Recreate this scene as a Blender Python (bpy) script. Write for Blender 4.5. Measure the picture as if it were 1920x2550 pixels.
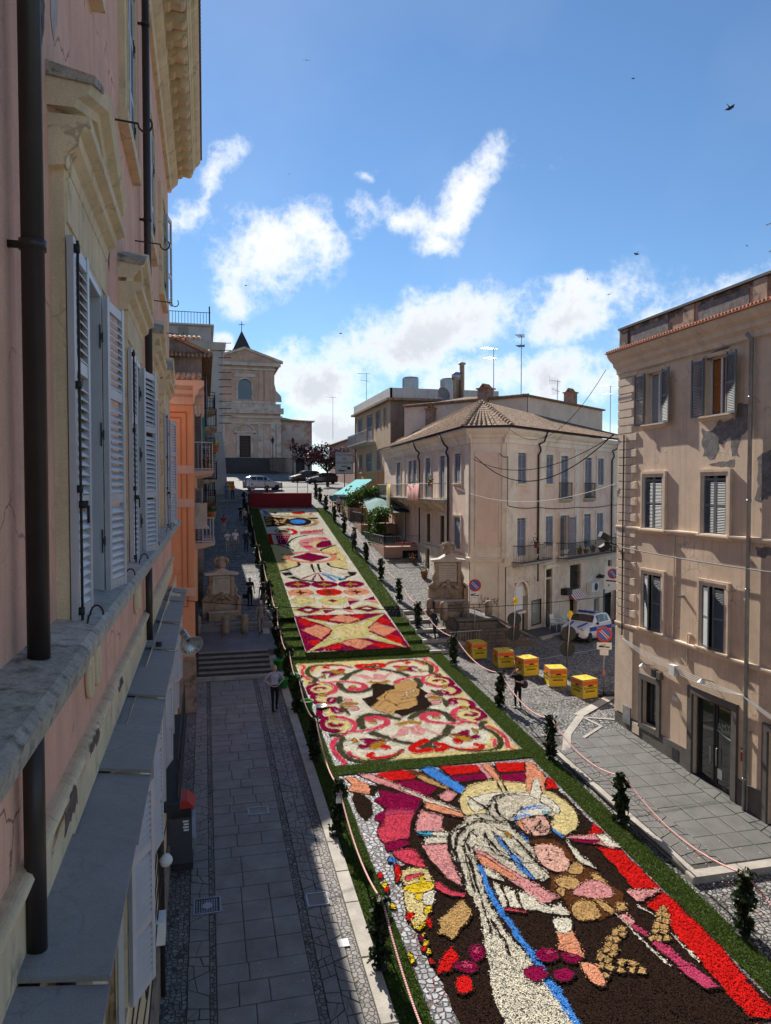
import bpy, bmesh, math, random
import numpy as np
from mathutils import Matrix, Vector
random.seed(7); rng = np.random.default_rng(7)
R_ = math.radians
sc = bpy.context.scene
for o in list(bpy.data.objects): bpy.data.objects.remove(o)
COL = sc.collection

# ---------------- camera, sky, sun, exposure ----------------
cd = bpy.data.cameras.new('camera'); cam = bpy.data.objects.new('camera', cd); COL.objects.link(cam)
cd.sensor_fit = 'VERTICAL'; cd.sensor_height = 24.0; cd.lens = 24.0 * 1830 / 2550
cd.clip_start = .05; cd.clip_end = 6000
cam.location = (0, 0, 0)
cam.rotation_euler = (R_(90) - math.atan(60 / 1830), 0, -R_(13.8))
sc.camera = cam

SUN_EL, SUN_AZ = 37.5, -8.8          # azimuth measured from +Y (up the street) towards +X
w = bpy.data.worlds.new('World'); sc.world = w; w.use_nodes = True
wn = w.node_tree; wn.nodes.clear()
def WN(t, **k):
    n = wn.nodes.new(t)
    for a, b in k.items(): setattr(n, a, b)
    return n
def wl(a, b): wn.links.new(a, b)
def wmath(op, a, b=None, c=None, clamp=False):
    n = WN('ShaderNodeMath', operation=op); n.use_clamp = clamp
    for i, x in enumerate((a, b, c)):
        if x is None: continue
        if isinstance(x, (int, float)): n.inputs[i].default_value = x
        else: wl(x, n.inputs[i])
    return n.outputs[0]
sky = WN('ShaderNodeTexSky', sky_type='NISHITA'); sky.sun_disc = False
sky.sun_elevation = R_(SUN_EL); sky.sun_rotation = R_(SUN_AZ)
sky.altitude = 400; sky.air_density = 1.0; sky.dust_density = .05; sky.ozone_density = 3.0
tc = WN('ShaderNodeTexCoord'); sep = WN('ShaderNodeSeparateXYZ'); wl(tc.outputs['Generated'], sep.inputs[0])
az = wmath('ARCTAN2', sep.outputs[0], sep.outputs[1]); el = wmath('ARCSINE', sep.outputs[2])
# the cloud field repeats round the horizon every 72 degrees of azimuth
azw = wmath('SUBTRACT', wmath('FLOORED_MODULO', wmath('ADD', az, R_(21.5)), R_(72)), R_(21.5))
comb = WN('ShaderNodeCombineXYZ'); wl(azw, comb.inputs[0]); wl(el, comb.inputs[1])
# warp the cloud shapes a little
nw = WN('ShaderNodeTexNoise'); nw.inputs['Scale'].default_value = 9; nw.inputs['Detail'].default_value = 4
wl(tc.outputs['Generated'], nw.inputs['Vector'])
vs = WN('ShaderNodeVectorMath', operation='SUBTRACT'); wl(nw.outputs['Color'], vs.inputs[0]); vs.inputs[1].default_value = (.5, .5, .5)
vm = WN('ShaderNodeVectorMath', operation='SCALE'); wl(vs.outputs[0], vm.inputs[0]); vm.inputs['Scale'].default_value = .09
va = WN('ShaderNodeVectorMath', operation='ADD'); wl(comb.outputs[0], va.inputs[0]); wl(vm.outputs[0], va.inputs[1])
vz = WN('ShaderNodeVectorMath', operation='MULTIPLY'); wl(va.outputs[0], vz.inputs[0]); vz.inputs[1].default_value = (1, 1, 0)
CLOUDS = [(0.2, 21.3, 3.4, 1.3, 50, .8), (5.2, 17.3, 4.2, 3.0, 0, .95), (8.3, 19.2, 2.5, 1.6, -20, .8), (2.6, 14.7, 2.0, 1.7, 0, .6),
          (14.6, 20.3, 3.0, 1.5, 0, .85), (19.6, 21.0, 4.4, 1.5, 38, .95), (17.6, 18.4, 2.2, 1.2, 10, .7), (17.0, 11.4, 9.8, 2.7, 12, 1.05),
          (27.0, 13.2, 5.6, 1.9, 18, .95), (8.8, 8.2, 4.6, 2.6, 10, 1.1), (23.3, 8.4, 7.4, 2.5, 0, 1.0), (1.5, 10.1, 1.2, 1.4, 0, .9),
          (10.4, 4.2, 5.0, 2.6, 0, 1.0), (30.5, 8.0, 3.0, 1.8, 0, .65), (26.5, 22.8, 2.6, .5, 20, .42), (12.3, 22.8, .7, .5, 0, .6),
          (24.0, 2.0, 16.0, 2.6, 0, .8), (-8.0, 6.0, 8.0, 4.0, 0, 1.0), (-9.0, 16.0, 5.0, 3.0, 20, .8), (40.0, 11.0, 7.0, 4.0, 0, 1.0)]
field = None
for (a, e, ra, rb, rot, amp) in CLOUDS:
    mp = WN('ShaderNodeMapping', vector_type='TEXTURE'); wl(vz.outputs[0], mp.inputs['Vector'])
    mp.inputs['Location'].default_value = (R_(a), R_(e), 0); mp.inputs['Rotation'].default_value = (0, 0, R_(rot))
    mp.inputs['Scale'].default_value = (R_(ra) * 1.45, R_(rb) * 1.45, 1)
    ln = WN('ShaderNodeVectorMath', operation='LENGTH'); wl(mp.outputs[0], ln.inputs[0])
    g = wmath('MULTIPLY', wmath('SUBTRACT', 1.0, ln.outputs['Value'], clamp=True), amp)
    field = g if field is None else wmath('MAXIMUM', field, g)
nz = WN('ShaderNodeTexNoise'); nz.inputs['Scale'].default_value = 9.5; nz.inputs['Detail'].default_value = 11; nz.inputs['Roughness'].default_value = .64
wl(tc.outputs['Generated'], nz.inputs['Vector'])
nb_ = WN('ShaderNodeTexNoise'); nb_.inputs['Scale'].default_value = 34; nb_.inputs['Detail'].default_value = 7; nb_.inputs['Roughness'].default_value = .6; wl(tc.outputs['Generated'], nb_.inputs['Vector'])
billow = wmath('SUBTRACT', .25, wmath('ABSOLUTE', wmath('SUBTRACT', nb_.outputs['Fac'], .5)))      # rounded heads along the edges
dens = wmath('ADD', wmath('ADD', wmath('MULTIPLY', field, .92), wmath('MULTIPLY', wmath('SUBTRACT', nz.outputs['Fac'], .5), 1.9)), wmath('MULTIPLY', wmath('SUBTRACT', billow, .16), 1.1))
gate = WN('ShaderNodeMapRange'); wl(field, gate.inputs[0]); gate.inputs[1].default_value = 0; gate.inputs[2].default_value = .16
mr = WN('ShaderNodeMapRange', interpolation_type='SMOOTHSTEP'); wl(dens, mr.inputs[0]); mr.inputs[1].default_value = .12; mr.inputs[2].default_value = .8
alpha = wmath('MULTIPLY', mr.outputs[0], gate.outputs[0], clamp=True)
# faint high cirrus everywhere
cz = WN('ShaderNodeTexNoise'); cz.inputs['Scale'].default_value = 3; cz.inputs['Detail'].default_value = 6; wl(tc.outputs['Generated'], cz.inputs['Vector'])
cir = WN('ShaderNodeMapRange'); wl(cz.outputs['Fac'], cir.inputs[0]); cir.inputs[1].default_value = .45; cir.inputs[2].default_value = .8; cir.inputs[4].default_value = .10
alpha = wmath('MAXIMUM', alpha, cir.outputs[0])
# thick parts of the backlit clouds are greyer
thick = WN('ShaderNodeMapRange', interpolation_type='SMOOTHSTEP'); wl(dens, thick.inputs[0]); thick.inputs[1].default_value = .35; thick.inputs[2].default_value = 1.0
lowc = WN('ShaderNodeMapRange'); wl(el, lowc.inputs[0]); lowc.inputs[1].default_value = R_(19); lowc.inputs[2].default_value = R_(11); lowc.inputs[3].default_value = .4
ccol = WN('ShaderNodeMix', data_type='RGBA'); wl(wmath('MULTIPLY', thick.outputs[0], lowc.outputs[0]), ccol.inputs[0])
ccol.inputs[6].default_value = (4.3, 4.36, 4.5, 1); ccol.inputs[7].default_value = (2.75, 2.9, 3.15, 1)
tint = WN('ShaderNodeMix', data_type='RGBA', blend_type='MULTIPLY'); tint.inputs[0].default_value = 1; wl(sky.outputs[0], tint.inputs[6]); tint.inputs[7].default_value = (.365, .44, .485, 1)
mixc = WN('ShaderNodeMix', data_type='RGBA'); wl(alpha, mixc.inputs[0]); wl(tint.outputs[2], mixc.inputs[6]); wl(ccol.outputs[2], mixc.inputs[7])
bg = WN('ShaderNodeBackground'); bg.inputs['Strength'].default_value = .1; wl(mixc.outputs[2], bg.inputs['Color'])
wo = WN('ShaderNodeOutputWorld'); wl(bg.outputs[0], wo.inputs['Surface'])

sl = bpy.data.lights.new('sun', 'SUN'); sun = bpy.data.objects.new('sun', sl); COL.objects.link(sun)
sl.energy = 2.8; sl.angle = R_(.53); sl.color = (1, .94, .85)
sd = Vector((math.sin(R_(SUN_AZ)) * math.cos(R_(SUN_EL)), math.cos(R_(SUN_AZ)) * math.cos(R_(SUN_EL)), math.sin(R_(SUN_EL))))
sun.rotation_euler = sd.to_track_quat('Z', 'Y').to_euler(); sun.location = sd * 60
vs_ = sc.view_settings; vs_.view_transform = 'Standard'; vs_.look = 'None'; vs_.exposure = 1.42; vs_.gamma = 1; vs_.use_curve_mapping = False

# ---------------- materials ----------------
MATS = {}
def nt(m):
    t = m.node_tree
    return t, (lambda ty, **k: _nn(t, ty, k)), (lambda a, b: t.links.new(a, b))
def _nn(t, ty, k):
    n = t.nodes.new(ty)
    for a, b in k.items(): setattr(n, a, b)
    return n
def c4(c, f=1): return (min(c[0] * f, 1), min(c[1] * f, 1), min(c[2] * f, 1), 1)
def mat(name, col, rough=.8, var=.18, scale=2.0, bump=.15, bscale=60., col2=None, f2=(.52, .68), s2=1.2, metal=0, streak=0, spec=.3, fine=.0, trans=0, crack=0):
    """Procedural surface: two scales of colour noise, an optional second colour in irregular worn patches, optional vertical streaks, fine relief."""
    if name in MATS: return MATS[name]
    m = bpy.data.materials.new(name); m.use_nodes = True; t, N, Lk = nt(m)
    b = t.nodes['Principled BSDF']; b.inputs['Roughness'].default_value = rough; b.inputs['Metallic'].default_value = metal
    b.inputs['Specular IOR Level'].default_value = spec
    if trans: b.inputs['Transmission Weight'].default_value = trans
    g = N('ShaderNodeNewGeometry'); P = g.outputs['Position']
    n1 = N('ShaderNodeTexNoise'); n1.inputs['Scale'].default_value = scale; n1.inputs['Detail'].default_value = 6; n1.inputs['Roughness'].default_value = .65; Lk(P, n1.inputs['Vector'])
    mx = N('ShaderNodeMix', data_type='RGBA'); mx.inputs[6].default_value = c4(col, 1 - var); mx.inputs[7].default_value = c4(col, 1 + var)
    r = N('ShaderNodeMapRange'); Lk(n1.outputs['Fac'], r.inputs[0]); r.inputs[1].default_value = .3; r.inputs[2].default_value = .7; Lk(r.outputs[0], mx.inputs[0])
    out = mx.outputs[2]
    if streak:
        mp = N('ShaderNodeMapping'); Lk(P, mp.inputs['Vector']); mp.inputs['Scale'].default_value = (5, 5, .25)
        n3 = N('ShaderNodeTexNoise'); n3.inputs['Scale'].default_value = 1.3; n3.inputs['Detail'].default_value = 5; Lk(mp.outputs[0], n3.inputs['Vector'])
        r3 = N('ShaderNodeMapRange'); Lk(n3.outputs['Fac'], r3.inputs[0]); r3.inputs[1].default_value = .5; r3.inputs[2].default_value = .8; r3.inputs[4].default_value = streak
        mx3 = N('ShaderNodeMix', data_type='RGBA'); Lk(r3.outputs[0], mx3.inputs[0]); Lk(out, mx3.inputs[6]); mx3.inputs[7].default_value = c4(col, .35); out = mx3.outputs[2]
    if col2:
        n2 = N('ShaderNodeTexNoise'); n2.inputs['Scale'].default_value = s2; n2.inputs['Detail'].default_value = 9; n2.inputs['Roughness'].default_value = .7; Lk(P, n2.inputs['Vector'])
        r2 = N('ShaderNodeMapRange'); Lk(n2.outputs['Fac'], r2.inputs[0]); r2.inputs[1].default_value = f2[0]; r2.inputs[2].default_value = f2[1]
        mx2 = N('ShaderNodeMix', data_type='RGBA'); Lk(r2.outputs[0], mx2.inputs[0]); Lk(out, mx2.inputs[6]); mx2.inputs[7].default_value = c4(col2); out = mx2.outputs[2]
    if fine:
        n4 = N('ShaderNodeTexNoise'); n4.inputs['Scale'].default_value = 90; n4.inputs['Detail'].default_value = 3; Lk(P, n4.inputs['Vector'])
        mx4 = N('ShaderNodeMix', data_type='RGBA', blend_type='MULTIPLY'); mx4.inputs[0].default_value = fine; Lk(out, mx4.inputs[6])
        r4 = N('ShaderNodeMapRange'); Lk(n4.outputs['Fac'], r4.inputs[0]); r4.inputs[1].default_value = .3; r4.inputs[2].default_value = .7; r4.inputs[3].default_value = .4; r4.inputs[4].default_value = 1.3
        Lk(r4.outputs[0], mx4.inputs[7]); out = mx4.outputs[2]
    if crack:
        nd = N('ShaderNodeTexNoise'); nd.inputs['Scale'].default_value = 2.5; nd.inputs['Detail'].default_value = 5; Lk(P, nd.inputs['Vector'])
        md = N('ShaderNodeMix', data_type='VECTOR'); md.inputs[0].default_value = .35; Lk(P, md.inputs[4]); Lk(nd.outputs['Color'], md.inputs[5])
        vo = N('ShaderNodeTexVoronoi', feature='DISTANCE_TO_EDGE'); vo.inputs['Scale'].default_value = 1.1; Lk(md.outputs[1], vo.inputs['Vector'])
        rc = N('ShaderNodeMapRange'); Lk(vo.outputs['Distance'], rc.inputs[0]); rc.inputs[1].default_value = .004; rc.inputs[2].default_value = .012; rc.inputs[3].default_value = crack; rc.inputs[4].default_value = 0
        mk = N('ShaderNodeMapRange'); Lk(n1.outputs['Fac'], mk.inputs[0]); mk.inputs[1].default_value = .5; mk.inputs[2].default_value = .6
        mu = N('ShaderNodeMath', operation='MULTIPLY'); Lk(rc.outputs[0], mu.inputs[0]); Lk(mk.outputs[0], mu.inputs[1])
        mc = N('ShaderNodeMix', data_type='RGBA'); Lk(mu.outputs[0], mc.inputs[0]); Lk(out, mc.inputs[6]); mc.inputs[7].default_value = c4(col, .22); out = mc.outputs[2]
    Lk(out, b.inputs['Base Color'])
    if bump:
        nb = N('ShaderNodeTexNoise'); nb.inputs['Scale'].default_value = bscale; nb.inputs['Detail'].default_value = 4; Lk(P, nb.inputs['Vector'])
        bp = N('ShaderNodeBump'); bp.inputs['Strength'].default_value = bump; bp.inputs['Distance'].default_value = .02; Lk(nb.outputs['Fac'], bp.inputs['Height']); Lk(bp.outputs[0], b.inputs['Normal'])
    MATS[name] = m; return m
def cellmat(name, col, scale, joint, var=.3, rough=.55, bump=.6, jw=.06, stretch=(1, 1, 1), warm=None, rot=0, spec=.4):
    """Small stone setts: irregular cells with recessed joints and a tone of its own for each stone."""
    if name in MATS: return MATS[name]
    m = bpy.data.materials.new(name); m.use_nodes = True; t, N, Lk = nt(m)
    b = t.nodes['Principled BSDF']; b.inputs['Roughness'].default_value = rough; b.inputs['Specular IOR Level'].default_value = spec
    g = N('ShaderNodeNewGeometry'); mp = N('ShaderNodeMapping'); Lk(g.outputs['Position'], mp.inputs['Vector'])
    mp.inputs['Scale'].default_value = (scale * stretch[0], scale * stretch[1], scale * stretch[2]); mp.inputs['Rotation'].default_value = (0, 0, rot)
    ve = N('ShaderNodeTexVoronoi', feature='DISTANCE_TO_EDGE'); ve.inputs['Randomness'].default_value = .7; ve.inputs['Scale'].default_value = 1; Lk(mp.outputs[0], ve.inputs['Vector'])
    vc = N('ShaderNodeTexVoronoi', feature='F1'); vc.inputs['Randomness'].default_value = .7; vc.inputs['Scale'].default_value = 1; Lk(mp.outputs[0], vc.inputs['Vector'])
    rj = N('ShaderNodeMapRange', interpolation_type='SMOOTHSTEP'); Lk(ve.outputs['Distance'], rj.inputs[0]); rj.inputs[1].default_value = jw * .4; rj.inputs[2].default_value = jw * 2.2
    sp = N('ShaderNodeSeparateColor'); Lk(vc.outputs['Color'], sp.inputs[0])
    mx = N('ShaderNodeMix', data_type='RGBA'); Lk(sp.outputs[0], mx.inputs[0]); mx.inputs[6].default_value = c4(col, 1 - var); mx.inputs[7].default_value = c4(warm or col, 1 + var)
    nl = N('ShaderNodeTexNoise'); nl.inputs['Scale'].default_value = .5; nl.inputs['Detail'].default_value = 5; Lk(g.outputs['Position'], nl.inputs['Vector'])
    ml = N('ShaderNodeMix', data_type='RGBA', blend_type='MULTIPLY'); ml.inputs[0].default_value = .5; Lk(mx.outputs[2], ml.inputs[6]); 
    rl = N('ShaderNodeMapRange'); Lk(nl.outputs['Fac'], rl.inputs[0]); rl.inputs[1].default_value = .3; rl.inputs[2].default_value = .7; rl.inputs[3].default_value = .55; rl.inputs[4].default_value = 1.2; Lk(rl.outputs[0], ml.inputs[7])
    mj = N('ShaderNodeMix', data_type='RGBA'); Lk(rj.outputs[0], mj.inputs[0]); mj.inputs[6].default_value = c4(joint); Lk(ml.outputs[2], mj.inputs[7])
    Lk(mj.outputs[2], b.inputs['Base Color'])
    nb = N('ShaderNodeTexNoise'); nb.inputs['Scale'].default_value = 45; Lk(g.outputs['Position'], nb.inputs['Vector'])
    ad = N('ShaderNodeMath', operation='MULTIPLY_ADD'); Lk(nb.outputs['Fac'], ad.inputs[0]); ad.inputs[1].default_value = .35; Lk(rj.outputs[0], ad.inputs[2])
    bp = N('ShaderNodeBump'); bp.inputs['Strength'].default_value = bump; bp.inputs['Distance'].default_value = .025; Lk(ad.outputs[0], bp.inputs['Height']); Lk(bp.outputs[0], b.inputs['Normal'])
    MATS[name] = m; return m
def petalmat(name, col, var=.35, col2=None):
    """Loose flower petals: speckle of light and dark flecks a couple of centimetres across."""
    m = bpy.data.materials.new(name); m.use_nodes = True; t, N, Lk = nt(m)
    b = t.nodes['Principled BSDF']; b.inputs['Roughness'].default_value = 1; b.inputs['Specular IOR Level'].default_value = .0
    g = N('ShaderNodeNewGeometry')
    v = N('ShaderNodeTexVoronoi', feature='F1'); v.inputs['Scale'].default_value = 42; Lk(g.outputs['Position'], v.inputs['Vector'])
    sp = N('ShaderNodeSeparateColor'); Lk(v.outputs['Color'], sp.inputs[0])
    n = N('ShaderNodeTexNoise'); n.inputs['Scale'].default_value = 3.; n.inputs['Detail'].default_value = 5; Lk(g.outputs['Position'], n.inputs['Vector'])
    av = N('ShaderNodeMath', operation='MULTIPLY_ADD'); Lk(sp.outputs[0], av.inputs[0]); av.inputs[1].default_value = .7; 
    nm = N('ShaderNodeMath', operation='MULTIPLY'); Lk(n.outputs['Fac'], nm.inputs[0]); nm.inputs[1].default_value = .35; Lk(nm.outputs[0], av.inputs[2])
    mx = N('ShaderNodeMix', data_type='RGBA'); Lk(av.outputs[0], mx.inputs[0]); mx.inputs[6].default_value = c4(col, 1 - var); mx.inputs[7].default_value = c4(col2 or col, 1 + var * .6)
    Lk(mx.outputs[2], b.inputs['Base Color'])
    bp = N('ShaderNodeBump'); bp.inputs['Strength'].default_value = .9; bp.inputs['Distance'].default_value = .02; Lk(v.outputs['Distance'], bp.inputs['Height']); Lk(bp.outputs[0], b.inputs['Normal'])
    return m
def flat(name, col, rough=.5, metal=0, emit=0, spec=.5, trans=0):
    if name in MATS: return MATS[name]
    m = bpy.data.materials.new(name); m.use_nodes = True; t, N, Lk = nt(m); b = t.nodes['Principled BSDF']
    b.inputs['Roughness'].default_value = rough; b.inputs['Metallic'].default_value = metal; b.inputs['Specular IOR Level'].default_value = spec
    g = N('ShaderNodeNewGeometry'); n = N('ShaderNodeTexNoise'); n.inputs['Scale'].default_value = 9; n.inputs['Detail'].default_value = 4; Lk(g.outputs['Position'], n.inputs['Vector'])
    mx = N('ShaderNodeMix', data_type='RGBA'); mx.inputs[6].default_value = c4(col, .85); mx.inputs[7].default_value = c4(col, 1.12); Lk(n.outputs['Fac'], mx.inputs[0]); Lk(mx.outputs[2], b.inputs['Base Color'])
    MATS[name] = m; return m
def leafmat(name, c1, c2, tr=.35):
    if name in MATS: return MATS[name]
    m = bpy.data.materials.new(name); m.use_nodes = True; t, N, Lk = nt(m); b = t.nodes['Principled BSDF']
    b.inputs['Roughness'].default_value = .55; b.inputs['Specular IOR Level'].default_value = .35
    g = N('ShaderNodeNewGeometry'); n = N('ShaderNodeTexNoise'); n.inputs['Scale'].default_value = 5; n.inputs['Detail'].default_value = 3; Lk(g.outputs['Position'], n.inputs['Vector'])
    r = N('ShaderNodeMath', operation='MULTIPLY_ADD'); Lk(g.outputs['Random Per Island'], r.inputs[0]); r.inputs[1].default_value = .6
    mm = N('ShaderNodeMath', operation='MULTIPLY'); Lk(n.outputs['Fac'], mm.inputs[0]); mm.inputs[1].default_value = .5; Lk(mm.outputs[0], r.inputs[2])
    mx = N('ShaderNodeMix', data_type='RGBA'); Lk(r.outputs[0], mx.inputs[0]); mx.inputs[6].default_value = c4(c1); mx.inputs[7].default_value = c4(c2); Lk(mx.outputs[2], b.inputs['Base Color'])
    tl = N('ShaderNodeBsdfTranslucent'); Lk(mx.outputs[2], tl.inputs['Color']); ms = N('ShaderNodeMixShader'); ms.inputs[0].default_value = tr
    Lk(b.outputs[0], ms.inputs[1]); Lk(tl.outputs[0], ms.inputs[2]); Lk(ms.outputs[0], t.nodes['Material Output'].inputs['Surface'])
    MATS[name] = m; return m

# ---------------- mesh helpers ----------------
WM = {}
class MB:
    def __init__(s): s.v = []; s.f = []; s.m = []; s.c = 0
    def mat(s, i): s.c = i; return s
    def face(s, pts):
        n = len(s.v); s.v += [tuple(p) for p in pts]; s.f.append(tuple(range(n, n + len(pts)))); s.m.append(s.c); return s
    def box(s, x0, y0, z0, x1, y1, z1):
        n = len(s.v)
        s.v += [(x0, y0, z0), (x1, y0, z0), (x1, y1, z0), (x0, y1, z0), (x0, y0, z1), (x1, y0, z1), (x1, y1, z1), (x0, y1, z1)]
        for f in ((3, 2, 1, 0), (4, 5, 6, 7), (0, 1, 5, 4), (1, 2, 6, 5), (2, 3, 7, 6), (3, 0, 4, 7)): s.f.append(tuple(n + i for i in f)); s.m.append(s.c)
        return s
    def hexa(s, b, t):
        n = len(s.v); s.v += [tuple(p) for p in b] + [tuple(p) for p in t]; k = len(b)
        s.f.append(tuple(n + i for i in reversed(range(k)))); s.m.append(s.c)
        s.f.append(tuple(n + k + i for i in range(k))); s.m.append(s.c)
        for i in range(k):
            j = (i + 1) % k; s.f.append((n + i, n + j, n + k + j, n + k + i)); s.m.append(s.c)
        return s
    def prism(s, poly, a0, a1, ax):
        """poly: 2-D outline (counter-clockwise), extruded from a0 to a1 along axis ax ('x','y','z')."""
        def P(p, a): return {'x': (a, p[0], p[1]), 'y': (p[0], a, p[1]), 'z': (p[0], p[1], a)}[ax]
        b = [P(p, a0) for p in poly]; t = [P(p, a1) for p in poly]
        if ax == 'y': b, t = t, b
        return s.hexa(b, t)
    def tube(s, pts, r, n=8, caps=True):
        pts = [Vector(p) for p in pts]; k = len(pts)
        rr = [r] * k if isinstance(r, (int, float)) else list(r)
        base = len(s.v); prev = None
        for i, p in enumerate(pts):
            d = (pts[min(i + 1, k - 1)] - pts[max(i - 1, 0)])
            d = d.normalized() if d.length > 1e-9 else Vector((0, 0, 1))
            if prev is None:
                a = d.cross(Vector((0, 0, 1)));
                if a.length < 1e-3: a = d.cross(Vector((1, 0, 0)))
            else: a = prev - d * prev.dot(d)
            if a.length < 1e-6: a = d.orthogonal()
            a.normalize(); prev = a; bb = d.cross(a)
            for j in range(n):
                th = 2 * math.pi * j / n; s.v.append(tuple(p + (a * math.cos(th) + bb * math.sin(th)) * rr[i]))
        for i in range(k - 1):
            for j in range(n):
                q = (j + 1) % n; s.f.append((base + i * n + j, base + i * n + q, base + (i + 1) * n + q, base + (i + 1) * n + j)); s.m.append(s.c)
        if caps:
            s.f.append(tuple(base + j for j in reversed(range(n)))); s.m.append(s.c)
            s.f.append(tuple(base + (k - 1) * n + j for j in range(n))); s.m.append(s.c)
        return s
    def lathe(s, prof, n=16, c=(0, 0, 0), caps=True):
        base = len(s.v); k = len(prof)
        for r, z in prof:
            for j in range(n):
                t = 2 * math.pi * j / n; s.v.append((c[0] + r * math.cos(t), c[1] + r * math.sin(t), c[2] + z))
        for i in range(k - 1):
            for j in range(n):
                q = (j + 1) % n; s.f.append((base + i * n + j, base + i * n + q, base + (i + 1) * n + q, base + (i + 1) * n + j)); s.m.append(s.c)
        if caps:
            s.f.append(tuple(base + j for j in reversed(range(n)))); s.m.append(s.c)
            s.f.append(tuple(base + (k - 1) * n + j for j in range(n))); s.m.append(s.c)
        return s
    def ball(s, c, r, n=8, m=6):
        rx, ry, rz = (r, r, r) if isinstance(r, (int, float)) else r
        base = len(s.v)
        for i in range(m + 1):
            ph = math.pi * i / m
            for j in range(n):
                t = 2 * math.pi * j / n; s.v.append((c[0] + rx * math.sin(ph) * math.cos(t), c[1] + ry * math.sin(ph) * math.sin(t), c[2] - rz * math.cos(ph)))
        for i in range(m):
            for j in range(n):
                q = (j + 1) % n; s.f.append((base + i * n + j, base + i * n + q, base + (i + 1) * n + q, base + (i + 1) * n + j)); s.m.append(s.c)
        return s
    def leaves(s, pts, size, flatn=None, jit=.5):
        """Pointed leaf-sized faces at the given points."""
        for p in pts:
            l = size * random.uniform(1 - jit, 1 + jit); d = Vector((random.gauss(0, 1), random.gauss(0, 1), random.gauss(0, 1))).normalized()
            if flatn: d = (d + Vector(flatn)).normalized()
            e = d.cross(Vector((random.gauss(0, 1), random.gauss(0, 1), random.gauss(0, 1)))).normalized(); p = Vector(p)
            s.face([p - d * l * .5, p + e * l * .3, p + d * l * .55, p - e * l * .3])
        return s
    def mesh(s, name, mats, smooth=False):
        me = bpy.data.meshes.new(name); me.from_pydata(s.v, [], s.f)
        for m in (mats if isinstance(mats, (list, tuple)) else [mats]): me.materials.append(m)
        if any(s.m): me.polygons.foreach_set('material_index', s.m)
        if smooth: me.polygons.foreach_set('use_smooth', [True] * len(s.f))
        me.update(); return me
    def build(s, name, mats, parent=None, M=None, smooth=False):
        return put(name, s.mesh(name, mats, smooth), parent, M)
def put(name, me, parent=None, M=None):
    """Link an object with this mesh; M is where it stands in the world."""
    o = bpy.data.objects.new(name, me); COL.objects.link(o)
    M = M if M is not None else (WM[parent.name] if parent else Matrix.Identity(4))
    WM[o.name] = M.copy()
    if parent: o.parent = parent; o.matrix_basis = WM[parent.name].inverted() @ M
    else: o.matrix_basis = M
    return o
def tag(o, label=None, cat=None, group=None, kind=None):
    if label: o['label'] = label
    if cat: o['category'] = cat
    if group: o['group'] = group
    if kind: o['kind'] = kind
    return o
def thing(name, label, cat, loc=(0, 0, 0), rz=0, group=None):
    o = bpy.data.objects.new(name, None); COL.objects.link(o); o.empty_display_size = .2
    M = Matrix.Translation(Vector(loc)) @ Matrix.Rotation(rz, 4, 'Z'); o.matrix_basis = M; WM[o.name] = M
    return tag(o, label, cat, group)
def struct(o): o['kind'] = 'structure'; return o
def stuff(o): o['kind'] = 'stuff'; return o
def T(x, y, z): return Matrix.Translation(Vector((x, y, z)))
def RZ(a): return Matrix.Rotation(a, 4, 'Z')
def dup(root, M, label=None, group=None):
    """Copy a thing with its parts and sub-parts to a new place."""
    def cp(o, par, Mw):
        c = o.copy(); COL.objects.link(c); c.parent = par; WM[c.name] = Mw
        c.matrix_basis = Mw if par is None else o.matrix_basis
        for ch in list(o.children): cp(ch, c, Mw @ ch.matrix_basis)
        return c
    r = cp(root, None, M)
    if label: r['label'] = label
    if group: r['group'] = group
    return r
class F:
    """A vertical facade: s runs to the right seen from outside, -y points out of the wall, z is world height."""
    def __init__(f, p0, d):
        l = math.hypot(*d); dx, dy = d[0] / l, d[1] / l; f.p0 = p0; f.d = (dx, dy)
        f.M = Matrix(((dx, -dy, 0, p0[0]), (dy, dx, 0, p0[1]), (0, 0, 1, 0), (0, 0, 0, 1)))
    def at(f, s, z, d=0): return f.M @ T(s, -d, z)
def wall_mesh(s0, s1, z0, z1, ops, depth=.25, d=0, zt=None):
    """Wall face with real openings: ops = [(a,b,z0,z1)], reveals go back by depth."""
    mb = MB(); xs = sorted({s0, s1, *[v for o in ops for v in o[:2] if s0 < v < s1]}); zs = sorted({z0, z1, *[v for o in ops for v in o[2:4] if z0 < v < z1]})
    for i in range(len(xs) - 1):
        for j in range(len(zs) - 1):
            cx, cz = (xs[i] + xs[i + 1]) / 2, (zs[j] + zs[j + 1]) / 2
            if any(o[0] < cx < o[1] and o[2] < cz < o[3] for o in ops): continue
            mb.face([(xs[i], -d, zs[j]), (xs[i + 1], -d, zs[j]), (xs[i + 1], -d, zs[j + 1]), (xs[i], -d, zs[j + 1])])
    for a, b, c, e in ops:
        y = depth
        mb.face([(a, -d, c), (a, -d, e), (a, y, e), (a, y, c)]); mb.face([(b, -d, e), (b, -d, c), (b, y, c), (b, y, e)])
        mb.face([(a, -d, e), (b, -d, e), (b, y, e), (a, y, e)]); mb.face([(b, -d, c), (a, -d, c), (a, y, c), (b, y, c)])
    return mb
_cache = {}
def shared(key, fn):
    if key not in _cache: _cache[key] = fn()
    return _cache[key]
def leaf_frame(w, h, rails, m, st=.06, t=.04):
    b = MB(); b.box(0, -t, 0, st, 0, h); b.box(w - st, -t, 0, w, 0, h)
    for z in rails: b.box(st, -t * .9, z * h, w - st, -t * .1, min(z * h + st * 1.2, h - .001))
    return b.mesh('shutter', m)
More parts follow.
